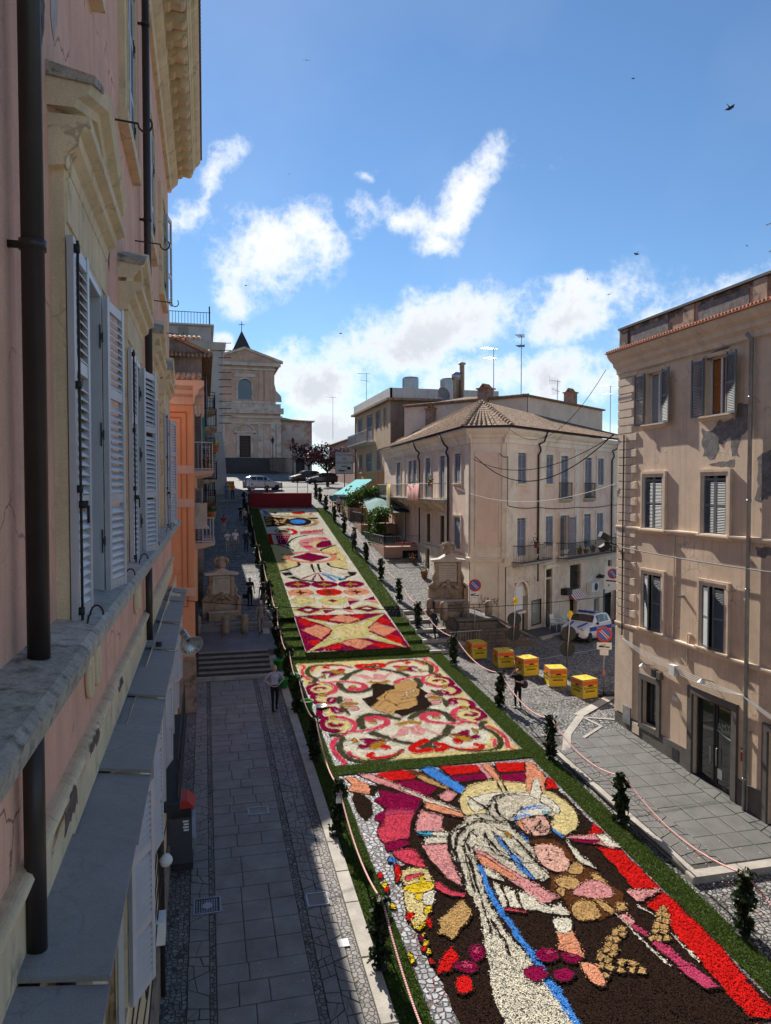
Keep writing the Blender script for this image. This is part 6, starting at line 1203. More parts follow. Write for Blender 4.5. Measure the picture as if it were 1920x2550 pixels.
CARPETS = {
'near': '''
p B 0 0 516,2291 1069,2274 1073,1301 1080,1150 460,1150 452,1413 451,1528 446,1577 461,1698 467,1776 508,1807 462,1886 464,1979 503,2072 515,2196
p O 1 0 430,2290 460,2286 473,2249 496,2224 486,2174 480,2166 461,2179 432,2195 424,2210 440,2236 433,2272
p k 0 0 474,2302 520,2292 584,2204 637,2127 709,2040 733,1980 716,1959 708,1986 630,2088 576,2172 509,2244
p W 0 0 582,2195 635,2122 708,2038 733,1980 718,1963 698,2008 632,2096 586,2175
p R 0 0 525,2291 580,2301 629,2301 654,2249 647,2241 564,2237
p N 0 0 631,2299 664,2300 697,2230 652,2244
p T 0 0 655,2254 678,2249 734,2153 723,2149 671,2210
p M 0 0 575,2225 648,2230 699,2161 657,2118 611,2165
p U 0 0 679,2302 729,2300 790,2137 811,2068 802,2004 771,2085 743,2137 710,2212
p W 0 0 779,2120 809,2061 803,1999 776,2073
p R 0 0 749,2300 878,2291 874,2240 767,2236
p M 0 0 764,2227 872,2230 883,2187 829,2188 769,2185
p k 0 0 878,2291 894,2293 891,2190 874,2191
p O 0 0 896,2292 923,2287 915,2180 904,2085 890,2097 894,2190
p R 0 0 943,2291 1044,2276 1019,2216 928,2224
p M 0 0 924,2209 1015,2206 987,2140 914,2155
p Y 1 0 746,2090 796,2149 845,2169 892,2174 929,2155 986,2131 1020,2080 1044,2044 1054,1995 1055,1945 1039,1897 1012,1857 986,1841 958,1830 944,1872 974,1958 874,2028 806,2022 790,1987 730,1990 730,2038
p W 1 0 767,2070 836,2097 903,2094 973,2069 1017,2018 1009,1950 969,1949 874,2028 805,2017 760,2002
p O 0 0 1049,2277 1071,2272 1070,2213 1069,2166 1028,2090 1001,2058 980,2026 964,2060 972,2101 1009,2196
p W 1 0 1016,2148 1037,2155 1010,2077 978,2026 962,2055 992,2108
p R 0 0 1070,2160 1076,2135 1071,2078 1028,2087
p k 0 0 589,2011 615,2039 659,1996 642,1920 562,1933
p O 0 0 642,2085 681,2050 716,2009 730,1973 705,1978 664,2011 620,2055
p k 0 0 687,2112 725,2141 747,2108 711,2071 692,2083
p B 0 0 694,1946 686,1930 674,1917 661,1912 650,1914 643,1924 641,1939 644,1957 653,1974 664,1987 677,1993 689,1991 696,1981 698,1965
p u 0 0 561,1930 608,1920 602,1900 557,1914
p W 0 0 604,1920 652,1910 645,1889 598,1901
p W 0 0 576,1895 642,1894 631,1863 567,1866
p k 0 0 558,1864 625,1857 615,1790 605,1673 582,1695 559,1763 554,1810
p M 0 0 518,2181 558,2164 601,2136 636,2101 608,2059 580,2023 561,1986 536,1907 514,1900 462,1904 456,1946 459,1976 484,1994 465,2018 479,2044 516,2070 494,2109 489,2123 513,2150
p V 1 0 514,2062 589,2046 573,2016 502,2031
p K 1 0 507,2034 578,2023 559,1978 536,1907 511,1905 471,1891 456,1913 457,1957 482,1986
p M 1 0 467,1892 514,1900 529,1879 505,1866 462,1855
p K 1 0 474,1847 522,1851 535,1827 541,1767 516,1775 486,1804
p B 1 0 434,2185 452,2181 469,2154 475,2113 467,2059 450,2029 436,2024 427,2063 423,2115
p B 1 0 495,2220 513,2218 528,2193 506,2179 491,2154 486,2174
p w 0 0 642,1882 675,1929 730,1973 795,1992 831,1927 831,1857 844,1810 832,1730 833,1660 808,1647 785,1664 775,1729 767,1827 745,1876 694,1842 688,1858 679,1790 670,1726 645,1612 641,1508 654,1434 661,1371 665,1302 674,1182 534,1213 542,1329 561,1393 577,1451 603,1552 610,1587 607,1649 620,1737 625,1808
p w 1 0 688,1858 758,1888 831,1857 821,1675 777,1666 743,1710 716,1782 688,1815
p w 0 0 812,2030 844,2069 884,2082 921,2074 967,2054 986,1994 993,1944 973,1929 946,1954 879,1949 856,1931 834,1922 828,1896 843,1841 850,1815 847,1787 835,1723 793,1732 748,1808 699,1839 658,1761 618,1769 631,1833 649,1891 670,1917 704,1945 728,1976 755,1989 792,1986
s U 9 13 676,1741 670,1695 660,1632 659,1576 661,1529 663,1469 668,1422 668,1386 668,1332 670,1252 672,1184
p U 0 0 769,1871 776,1847 781,1782 787,1740 790,1660 780,1662 767,1712 772,1770 766,1813
p U 0 0 685,1841 690,1819 683,1802 683,1816
p k 0 0 688,1815 714,1796 731,1739 757,1689 779,1653 814,1576 762,1559 752,1595 731,1657 705,1706 684,1742 679,1770
p O 1 0 689,1795 711,1769 731,1719 752,1677 732,1669 708,1712 683,1749
p W 0 0 682,1668 696,1656 719,1630 755,1600 765,1559 792,1553 810,1560 814,1521 807,1512 777,1524 731,1550 669,1574 674,1629
s B 6 6 700,1655 682,1570
s B 6 6 725,1635 713,1558
p W 1 0 686,1735 703,1700 716,1667 680,1693
p f 1 0 854,1922 880,1935 914,1942 944,1940 952,1924 945,1885 927,1853 911,1840 886,1841 863,1854 856,1881
p O 1 0 854,1922 872,1927 868,1897 864,1867 856,1881
s D 4 3 886,1924 910,1933 920,1922
s D 4 3 894,1882 900,1868 929,1866
s D 4 3 899,1890 890,1879
s D 4 3 925,1916 919,1899 904,1889
s D 4 3 862,1850 876,1860 865,1832
s D 4 3 937,1873 924,1837 907,1828
s D 4 3 870,1923 883,1930
s D 4 3 894,1856 916,1851
s D 4 3 912,1883 933,1881
s D 3 2 889,1942 907,1948 928,1939
s D 3 2 942,1936 958,1937 966,1921
s D 3 2 902,1926 906,1918 918,1922
s D 3 2 929,1920 920,1890 909,1883 901,1887
s D 3 2 891,1876 901,1861 927,1862
s D 3 2 892,1883 900,1879 932,1872
s D 3 2 875,1913 873,1887 876,1860
s D 3 2 947,1889 932,1861 914,1841
s D 3 2 856,1926 854,1877 862,1850
p D 0 0 971,1916 968,1911 963,1907 957,1906 953,1907 950,1910 949,1915 950,1920 954,1925 959,1928 964,1930 969,1929 972,1926 973,1921
p D 0 0 922,1933 920,1931 917,1930 913,1929 909,1930 906,1932 905,1934 905,1936 907,1939 910,1940 914,1940 918,1939 920,1938 922,1935
p W 1 0 892,1979 939,1994 984,1985 977,1947 914,1942 874,1932 860,1935
s U 10 6 857,1935 880,1946 913,1951
s u 10 8 953,1957 973,1951
s U 4 4 893,1975 938,1992 982,1985
s U 3 3 886,1964 932,1981 980,1971
p U 0 0 834,1917 842,1906 848,1853 852,1819 844,1816 839,1855
s U 7 7 942,1865 946,1841 950,1817
s D 4 3 846,2049 831,2012 829,1969 837,1930
s D 4 3 811,2021 799,1985 804,1946 828,1919
s D 4 3 839,2045 875,2068 909,2071
s D 4 3 804,1984 806,1950
s D 4 3 908,1996 871,1960 845,1942
s D 4 3 754,1985 772,1953 797,1929 824,1910
s D 4 3 728,1949 762,1941 780,1911
s D 4 3 665,1904 698,1928 737,1942
s D 4 3 748,1887 744,1858 751,1816
s D 4 3 689,1878 672,1845 659,1788
s D 4 3 718,1872 714,1894
s D 4 3 787,1905 798,1885 812,1882
s D 4 3 853,1891 838,1907
s D 4 3 779,1838 791,1779 800,1747
s D 4 3 815,1856 824,1800 829,1760
s D 4 3 843,1800 843,1768 830,1733
s D 4 3 660,1868 636,1820 627,1776
s D 4 3 739,1847 734,1799 748,1765
p H 1 0 802,1876 815,1866 809,1844 800,1855
p W 0 0 950,1817 956,1783 955,1736 961,1697 966,1656 950,1678 936,1710 938,1740
p f 1 0 854,1794 886,1809 916,1792 925,1751 912,1706 891,1679 863,1672 839,1696 837,1742
p N 1 0 852,1814 884,1824 915,1814 930,1782 933,1741 923,1705 912,1719 917,1764 893,1794 860,1801
s D 4 3 863,1772 880,1772
s D 4 3 889,1762 901,1748
s D 4 3 877,1761 869,1740
s D 4 3 855,1731 872,1724
p N 0 0 836,1665 862,1663 896,1666 939,1682 961,1648 959,1597 975,1560 943,1502 870,1482 820,1493 815,1529 824,1564 811,1606
p T 1 0 826,1539 850,1555 878,1552 886,1529 882,1503 864,1486 837,1486 820,1493 817,1514
p T 1 0 837,1644 867,1654 894,1642 889,1612 860,1598 837,1613
p T 1 0 885,1668 919,1701 936,1690 928,1666 907,1653
p T 1 0 893,1556 913,1539 920,1506 906,1494 897,1518
p T 1 0 937,1527 958,1526 947,1500 926,1502
p T 1 0 937,1646 953,1646 959,1621 956,1604 933,1626
p T 1 0 822,1610 847,1608 828,1579 821,1587
p k 1 0 855,1586 908,1621 947,1616 956,1574 944,1554 910,1552 875,1566
p k 0 0 954,1820 982,1822 1073,1807 1073,1742 1060,1737 1028,1764 968,1796
p M 0 0 952,1812 1040,1785 1034,1766 971,1792
p W 0 0 1046,1813 1073,1807 1077,1737 1043,1756 1042,1789
p R 0 0 1070,1869 1077,1815 1024,1818
p R 0 0 1014,1756 1074,1727 1074,1659 1075,1592 1077,1560 1010,1566 1011,1602 1016,1663
p k 0 0 986,1571 1077,1556 1049,1539 1002,1522 989,1525
p R 0 0 1070,1542 1079,1524 1079,1469 1080,1401 1080,1344 1074,1301 1064,1233 1055,1150 996,1163 1003,1247 1009,1324 1005,1373 1011,1423 1044,1477 1011,1481 1003,1504
p V 0 0 921,1486 938,1490 944,1447 951,1413 965,1378 976,1343 984,1306 956,1312 942,1362 937,1407 925,1441
p k 1 0 921,1486 938,1490 943,1458 924,1452
s W 3 3 916,1498 921,1442 926,1390 932,1343 937,1316
s W 3 3 981,1509 1002,1469
s W 3 3 1001,1409 1001,1361 1005,1316
p T 0 0 1045,1482 1038,1476 1029,1473 1023,1476 1022,1483 1028,1491 1036,1495 1044,1495 1048,1490
p T 0 0 1028,1470 1021,1464 1012,1461 1006,1464 1005,1471 1010,1478 1019,1483 1027,1483 1030,1478
p T 0 0 1037,1461 1030,1455 1021,1452 1015,1455 1014,1462 1020,1469 1028,1474 1036,1474 1039,1469
p T 0 0 1013,1452 1006,1446 998,1444 992,1447 991,1453 996,1461 1004,1465 1012,1465 1016,1460
p T 0 0 1024,1443 1017,1437 1009,1435 1003,1437 1002,1444 1007,1451 1016,1456 1023,1456 1027,1451
p T 0 0 997,1436 990,1430 982,1427 976,1430 975,1436 980,1444 988,1448 996,1448 999,1443
p T 0 0 1010,1426 1003,1420 995,1418 989,1421 988,1427 993,1434 1001,1439 1009,1438 1012,1433
p T 0 0 981,1419 974,1413 966,1411 960,1414 959,1420 964,1427 972,1432 979,1431 983,1427
p T 0 0 1000,1415 993,1409 985,1407 979,1410 978,1416 983,1423 991,1427 999,1427 1002,1422
p T 0 0 959,1402 953,1396 944,1394 939,1396 938,1402 942,1409 950,1414 958,1413 961,1409
p T 0 0 977,1396 970,1390 962,1388 956,1391 956,1397 960,1404 968,1408 976,1408 979,1403
p T 0 0 989,1392 982,1386 974,1384 968,1387 967,1393 972,1400 980,1404 987,1404 991,1399
p T 0 0 908,1439 902,1432 894,1430 888,1433 887,1439 891,1446 899,1451 906,1451 910,1446
p T 0 0 891,1436 885,1430 877,1428 871,1430 869,1437 874,1444 881,1448 889,1448 893,1443
p T 0 0 901,1424 895,1418 887,1416 881,1418 880,1425 884,1432 892,1436 900,1436 903,1431
p T 0 0 871,1418 865,1412 857,1410 852,1412 850,1418 854,1425 862,1430 869,1429 873,1425
p T 0 0 880,1413 874,1407 866,1405 860,1407 859,1413 863,1420 871,1425 878,1424 882,1420
p T 0 0 852,1400 846,1394 838,1392 832,1395 831,1401 835,1408 842,1412 849,1412 853,1407
p T 0 0 863,1392 857,1386 849,1384 843,1386 842,1392 846,1399 853,1403 861,1403 864,1398
p T 0 0 838,1388 832,1382 825,1380 819,1383 818,1389 822,1395 829,1399 836,1399 840,1395
p T 0 0 848,1374 842,1368 835,1366 829,1369 828,1374 832,1381 839,1385 846,1385 850,1380
p T 0 0 818,1371 813,1366 805,1364 799,1366 798,1372 802,1379 809,1383 816,1382 820,1378
p T 0 0 826,1358 820,1352 813,1351 807,1353 806,1359 810,1365 817,1369 824,1369 828,1364
p T 0 0 851,1347 845,1341 838,1339 832,1342 831,1348 835,1354 842,1358 849,1357 852,1353
p T 0 0 872,1341 866,1335 859,1333 853,1336 852,1341 856,1348 863,1352 870,1351 874,1347
p Y 1 0 473,1757 503,1765 539,1753 540,1721 533,1679 527,1651 510,1614 493,1584 471,1557 452,1536 444,1557 446,1606 449,1645 465,1703 464,1731
p W 1 0 504,1665 529,1667 514,1619 490,1621
p y 1 0 462,1694 503,1705 535,1698 531,1673 490,1662 463,1681
p y 1 0 491,1612 507,1611 496,1587 481,1584
p y 1 0 442,1564 452,1545 473,1563 474,1554 453,1535
p y 1 0 508,1721 521,1722 520,1698 510,1700
p y 1 0 483,1664 498,1660 485,1631 477,1646
p K 1 0 478,1735 501,1740 525,1735 509,1725 476,1714
p R 0 0 491,1553 487,1545 484,1540 480,1537 476,1537 475,1542 475,1548 476,1556 479,1564 483,1570 487,1573 491,1572 492,1568 492,1561
p R 0 0 455,1584 452,1577 448,1572 444,1569 440,1570 438,1574 437,1580 438,1587 441,1594 445,1600 449,1602 453,1601 455,1598 456,1591
p R 0 0 465,1791 473,1782 472,1746 453,1713 448,1724
p R 0 0 423,1750 419,1741 414,1738 410,1743 410,1753 414,1762 420,1765 423,1760
p y 0 0 424,1709 420,1700 415,1698 412,1702 412,1712 416,1720 421,1723 425,1718
p R 0 0 425,1689 421,1681 415,1678 412,1683 412,1692 416,1700 422,1703 425,1698
p y 0 0 423,1629 420,1622 415,1619 411,1623 411,1632 415,1640 420,1642 424,1638
p y 0 0 464,1517 460,1510 455,1508 452,1512 453,1520 457,1527 462,1529 465,1525
p y 0 0 461,1491 457,1485 452,1483 449,1486 450,1494 453,1500 458,1502 461,1499
p y 0 0 459,1466 455,1460 450,1458 447,1461 448,1468 451,1475 456,1477 459,1473
p R 0 0 455,1477 451,1471 446,1469 443,1472 444,1480 447,1486 452,1488 455,1484
p y 0 0 421,1462 418,1455 413,1454 410,1457 410,1464 414,1470 418,1472 421,1469
p R 0 0 457,1437 453,1431 448,1429 445,1432 446,1439 449,1445 454,1447 457,1443
p M 0 0 457,1509 453,1503 448,1501 445,1504 446,1512 450,1519 454,1521 458,1517
p y 0 0 419,1447 415,1441 411,1439 408,1443 408,1450 411,1456 416,1458 419,1454
p U 0 0 466,1809 461,1800 456,1797 452,1802 452,1812 457,1822 463,1825 466,1820
p U 0 0 471,1797 467,1787 461,1784 458,1789 458,1800 463,1809 468,1812 472,1807
p K 0 0 543,1697 555,1691 564,1659 578,1646 600,1638 594,1627 563,1633 545,1660 534,1675
p T 0 0 586,1622 592,1566 542,1514 520,1491 492,1514 512,1563 543,1585
p R 0 0 509,1475 510,1430 483,1400 455,1401 472,1441
p M 0 0 572,1439 566,1428 558,1420 549,1417 542,1419 537,1425 535,1435 538,1446 544,1457 552,1465 561,1469 568,1467 573,1460 575,1450
p M 0 0 544,1400 539,1393 530,1389 518,1388 508,1390 499,1396 494,1403 494,1411 500,1419 509,1423 520,1425 531,1422 540,1416 545,1409
p M 0 0 724,1398 717,1389 707,1384 695,1382 683,1385 675,1391 671,1399 673,1409 680,1417 690,1423 703,1425 714,1422 723,1416 726,1407
p M 0 0 771,1382 765,1375 755,1370 744,1369 733,1371 725,1377 722,1384 724,1393 730,1400 740,1405 752,1406 762,1404 770,1398 773,1390
p V 0 0 719,1405 716,1402 712,1401 707,1400 703,1401 699,1403 697,1406 698,1410 700,1412 704,1414 709,1415 714,1414 717,1411 719,1408
p V 0 0 759,1387 757,1385 753,1384 748,1384 744,1385 740,1387 738,1389 738,1392 741,1394 745,1395 749,1396 754,1395 757,1393 759,1390
p V 0 0 563,1448 560,1443 557,1440 553,1438 550,1439 548,1442 548,1446 549,1451 552,1456 555,1460 559,1462 562,1461 564,1458 564,1454
p V 0 0 533,1408 530,1405 526,1403 521,1402 516,1403 511,1406 509,1409 509,1413 512,1416 516,1418 521,1419 526,1417 530,1415 533,1411
p O 0 0 764,1508 803,1499 788,1460 785,1428 772,1377 755,1393 729,1412 752,1468
p W 1 0 764,1508 803,1499 789,1465 765,1457 753,1473
p K 0 0 669,1568 718,1547 711,1543 668,1555
s D 6 4 719,1943 674,1891 644,1839 628,1761 614,1677
s D 6 4 724,1910 684,1859 671,1791
s D 6 4 667,1892 696,1916
s D 6 4 766,1886 781,1838 776,1769
s D 6 4 743,1962 799,1934 847,1932
s D 6 4 806,2007 842,2061 882,2080 926,2071
s D 6 4 840,2035 822,1970 839,1925
s D 6 4 664,1793 645,1700 625,1589 607,1491
s D 6 4 663,1835 647,1757 624,1645
s D 6 4 737,1877 747,1817 748,1761
s D 6 4 819,1830 823,1746 829,1692
s D 6 4 836,1918 843,1855 858,1822
s D 6 4 746,1775 775,1729 782,1702
s D 6 4 625,1537 626,1472 620,1419
s D 6 4 785,1978 817,1946
s D 6 4 802,2008 798,1992
s D 6 4 886,2089 897,2174
s D 6 4 902,2086 911,2161
s D 6 4 627,2093 587,2019 558,1961 561,1930
s D 6 4 553,1872 556,1803 574,1715 605,1644
s D 6 4 651,1896 638,1869 630,1800 610,1677
s D 6 4 803,1999 771,2085
s D 6 4 617,2047 670,2002 719,1967
s D 6 4 557,1915 643,1886
p T 0 0 803,1346 798,1340 790,1339 785,1341 783,1347 787,1353 794,1357 801,1356 804,1352
p T 0 0 818,1337 812,1332 805,1330 800,1332 798,1338 802,1344 809,1348 816,1347 819,1343
p T 0 0 837,1324 831,1319 824,1317 819,1320 817,1325 821,1331 828,1335 835,1335 838,1330
p T 0 0 860,1322 854,1317 847,1315 842,1317 840,1323 844,1329 851,1333 858,1332 862,1328
p T 0 0 878,1315 872,1310 865,1308 860,1311 858,1316 862,1322 869,1326 876,1326 880,1321
p T 0 0 796,1319 791,1314 784,1312 778,1315 777,1320 781,1326 787,1330 794,1330 798,1325
p M 0 0 675,1352 669,1345 659,1340 647,1338 637,1341 628,1347 625,1355 626,1363 632,1371 642,1376 654,1378 665,1376 673,1370 677,1361
p M 0 0 728,1336 722,1330 712,1325 701,1324 691,1326 684,1332 680,1339 682,1346 688,1353 697,1358 708,1359 718,1357 726,1351 729,1344
p R 0 0 513,1356 508,1346 500,1339 491,1335 483,1337 478,1343 476,1353 478,1364 483,1375 492,1382 500,1386 509,1384 514,1377 516,1367
p O 1 0 754,1364 784,1350 776,1298 751,1308
p V 0 0 944,1315 984,1306 998,1240 966,1242
''',
'scroll': '''
p Y 0 0 418,3498 1072,3442 1072,2360 533,2389 480,2445 470,2556 462,2689 447,2837 427,3019 416,3212
p W 1 0 475,2460 600,2415 744,2430 900,2410 1010,2500 1020,2700 1000,2910 1020,3150 1010,3330 900,3420 744,3400 600,3420 480,3330 470,3150 490,2910 480,2700
s G 20 14 1052,2628 1033,2628 1016,2605 1015,2575 1029,2547 1038,2502 1031,2455 1010,2412 974,2390 923,2390 883,2399 849,2425 820,2457
s G 20 14 1052,3202 1033,3202 1016,3225 1015,3255 1029,3283 1038,3328 1031,3375 1010,3418 974,3440 923,3440 883,3431 849,3405 820,3373
s G 20 14 436,2628 455,2628 472,2605 473,2575 459,2547 450,2502 457,2455 478,2412 514,2390 565,2390 605,2399 639,2425 668,2457
s G 20 14 436,3202 455,3202 472,3225 473,3255 459,3283 450,3328 457,3375 478,3418 514,3440 565,3440 605,3431 639,3405 668,3373
s G 10 10 970,2569 1010,2569
s G 10 10 970,3261 1010,3261
s G 10 10 518,2569 478,2569
s G 10 10 518,3261 478,3261
s K 14 10 1028,2599 1048,2572 1060,2519 1055,2450 1040,2406 1048,2378 1071,2370
s K 14 10 1028,3231 1048,3258 1060,3311 1055,3380 1040,3424 1048,3452 1071,3460
s K 14 10 460,2599 440,2572 428,2519 433,2450 448,2406 440,2378 420,2370
s K 14 10 460,3231 440,3258 428,3311 433,3380 448,3424 440,3452 420,3460
s K 12 8 1013,2479 1007,2446 986,2410
s K 12 8 1013,3351 1007,3384 986,3420
s K 12 8 475,2479 481,2446 502,2410
s K 12 8 475,3351 481,3384 502,3420
s R 8 20 827,2442 863,2422 901,2408 940,2413 950,2431 925,2449
s R 8 20 827,3388 863,3408 901,3422 940,3417 950,3399 925,3381
s R 8 20 661,2442 625,2422 587,2408 548,2413 538,2431 563,2449
s R 8 20 661,3388 625,3408 587,3422 548,3417 538,3399 563,3381
p M 1 0 858,2581 869,2550 899,2551 929,2567 956,2572 942,2542 940,2514 962,2524 974,2501 947,2485 924,2504 909,2528 870,2535
p M 1 0 858,3249 869,3280 899,3279 929,3263 956,3258 942,3288 940,3316 962,3306 974,3329 947,3345 924,3326 909,3302 870,3295
p M 1 0 630,2581 619,2550 589,2551 559,2567 532,2572 546,2542 548,2514 526,2524 514,2501 541,2485 564,2504 579,2528 618,2535
p M 1 0 630,3249 619,3280 589,3279 559,3263 532,3258 546,3288 548,3316 526,3306 514,3329 541,3345 564,3326 579,3302 618,3295
p H 1 0 865,2537 915,2526 936,2487 910,2472 878,2506
p H 1 0 865,3293 915,3304 936,3343 910,3358 878,3324
p H 1 0 623,2537 573,2526 552,2487 578,2472 610,2506
p H 1 0 623,3293 573,3304 552,3343 578,3358 610,3324
p R 1 0 867,2501 888,2501 897,2478 874,2462 861,2475
p R 1 0 867,3329 888,3329 897,3352 874,3368 861,3355
p R 1 0 621,2501 600,2501 591,2478 614,2462 627,2475
p R 1 0 621,3329 600,3329 591,3352 614,3368 627,3355
p H 1 0 968,2588 979,2568 981,2542 964,2538
p H 1 0 968,3242 979,3262 981,3288 964,3292
p H 1 0 520,2588 509,2568 507,2542 524,2538
p H 1 0 520,3242 509,3262 507,3288 524,3292
s G 26 20 900,2624 865,2572 830,2530 779,2492 745,2452
s G 26 20 900,3206 865,3258 830,3300 779,3338 745,3378
s G 26 20 588,2624 623,2572 658,2530 709,2492 743,2452
s G 26 20 588,3206 623,3258 658,3300 709,3338 743,3378
s k 12 10 778,2634 808,2584 840,2552
s k 12 10 778,3196 808,3246 840,3278
s k 12 10 710,2634 680,2584 648,2552
s k 12 10 710,3196 680,3246 648,3278
s k 20 16 768,2651 777,2608 762,2575 748,2588 747,2640
s k 20 16 768,3179 777,3222 762,3255 748,3242 747,3190
s k 20 10 730,2643 701,2583 665,2569
s k 20 10 730,3187 701,3247 665,3261
s H 22 20 699,2664 721,2679 760,2686 796,2664
s H 22 20 699,3166 721,3151 760,3144 796,3166
s G 22 26 761,2713 806,2761 856,2788 894,2776 918,2730 921,2674 913,2660
s G 22 26 761,3117 806,3069 856,3042 894,3054 918,3100 921,3156 913,3170
s G 22 26 727,2713 682,2761 632,2788 594,2776 570,2730 567,2674 575,2660
s G 22 26 727,3117 682,3069 632,3042 594,3054 570,3100 567,3156 575,3170
s K 30 10 865,2717 881,2746 848,2752 818,2726 824,2685 867,2654 924,2638 972,2641 1009,2614
s K 30 10 865,3113 881,3084 848,3078 818,3104 824,3145 867,3176 924,3192 972,3189 1009,3216
s K 30 10 623,2717 607,2746 640,2752 670,2726 664,2685 621,2654 564,2638 516,2641 479,2614
s K 30 10 623,3113 607,3084 640,3078 670,3104 664,3145 621,3176 564,3192 516,3189 479,3216
p H 1 0 856,2718 875,2727 885,2709 865,2697
p H 1 0 856,3112 875,3103 885,3121 865,3133
p H 1 0 632,2718 613,2727 603,2709 623,2697
p H 1 0 632,3112 613,3103 603,3121 623,3133
p Y 1 0 968,2745 1017,2765 1059,2744 1053,2696 1001,2635 980,2662 958,2698
p Y 1 0 968,3085 1017,3065 1059,3086 1053,3134 1001,3195 980,3168 958,3132
p Y 1 0 520,2745 471,2765 429,2744 435,2696 487,2635 508,2662 530,2698
p Y 1 0 520,3085 471,3065 429,3086 435,3134 487,3195 508,3168 530,3132
s K 10 22 1009,2616 961,2654 943,2701 953,2748 980,2780 1021,2794
s K 10 22 1009,3214 961,3176 943,3129 953,3082 980,3050 1021,3036
s K 10 22 479,2616 527,2654 545,2701 535,2748 508,2780 467,2794
s K 10 22 479,3214 527,3176 545,3129 535,3082 508,3050 467,3036
s M 20 20 1009,2649 1053,2679 1068,2717 1058,2761 1037,2782
s M 20 20 1009,3181 1053,3151 1068,3113 1058,3069 1037,3048
s M 20 20 479,2649 435,2679 420,2717 430,2761 451,2782
s M 20 20 479,3181 435,3151 420,3113 430,3069 451,3048
s M 20 8 991,2720 1004,2701 1032,2708 1036,2728 1018,2739
s M 20 8 991,3110 1004,3129 1032,3122 1036,3102 1018,3091
s M 20 8 497,2720 484,2701 456,2708 452,2728 470,2739
s M 20 8 497,3110 484,3129 456,3122 452,3102 470,3091
s M 12 20 1004,2877 992,2834 967,2839 976,2864 999,2891 1042,2878 1061,2838 1052,2796 1031,2783
s M 12 20 1004,2953 992,2996 967,2991 976,2966 999,2939 1042,2952 1061,2992 1052,3034 1031,3047
s M 12 20 484,2877 496,2834 521,2839 512,2864 489,2891 446,2878 427,2838 436,2796 457,2783
s M 12 20 484,2953 496,2996 521,2991 512,2966 489,2939 446,2952 427,2992 436,3034 457,3047
p H 1 0 999,2807 1021,2802 1023,2772 1005,2776
p H 1 0 999,3023 1021,3028 1023,3058 1005,3054
p H 1 0 489,2807 467,2802 465,2772 483,2776
p H 1 0 489,3023 467,3028 465,3058 483,3054
p H 1 0 885,2918 937,2931 968,2902 921,2893
p H 1 0 603,2918 551,2931 520,2902 567,2893
p k 1 0 905,2970 933,2974 935,2936 909,2941
p k 1 0 583,2970 555,2974 553,2936 579,2941
p k 1 0 903,2887 944,2879 924,2848 896,2853
p k 1 0 585,2887 544,2879 564,2848 592,2853
p G 1 0 938,3011 965,2987 970,2929 944,2943
p G 1 0 550,3011 523,2987 518,2929 544,2943
p G 1 0 953,2886 972,2874 950,2808 938,2810
p G 1 0 535,2886 516,2874 538,2808 550,2810
s R 24 24 773,2517 718,2477 698,2449 709,2428 746,2430 769,2441
s R 24 24 773,3313 718,3353 698,3381 709,3402 746,3400 769,3389
s R 24 24 769,2441 787,2424 813,2435 815,2458 790,2479
s R 24 24 769,3389 787,3406 813,3395 815,3372 790,3351
s G 16 16 730,2452 756,2463 787,2444
s G 16 16 730,3378 756,3367 787,3386
p B 0 0 625,2964 680,2987 705,3128 734,3141 794,3092 902,3053 918,2976 895,2945 895,2844 864,2802 810,2781 745,2741 721,2783 639,2862
p T 0 0 637,2854 692,2934 684,2952 762,3042 791,3055 799,3110 886,3161 911,3108 887,3046 894,3017 876,2967 855,2936 837,2855 790,2816 734,2812 710,2763
s N 3 3 677,2871 727,2927 754,2839
s N 3 3 760,3007 813,3015 867,3022
s N 3 3 783,2950 840,2974 875,2985
s N 3 3 774,2918 837,2940 860,2935
s N 3 3 750,2872 811,2894 845,2904
s N 3 3 758,3025 719,2945 750,2872
p W 0 0 835,2992 831,2987 824,2986 819,2989 818,2996 822,3001 829,3003 834,2999
p W 0 0 858,3006 854,3000 847,2999 842,3003 841,3009 845,3015 852,3016 857,3012
p W 0 0 873,3012 868,3007 862,3005 856,3009 856,3015 860,3021 867,3022 872,3019
p W 0 0 831,2967 827,2961 820,2960 815,2964 814,2970 818,2975 825,2977 830,2973
''',
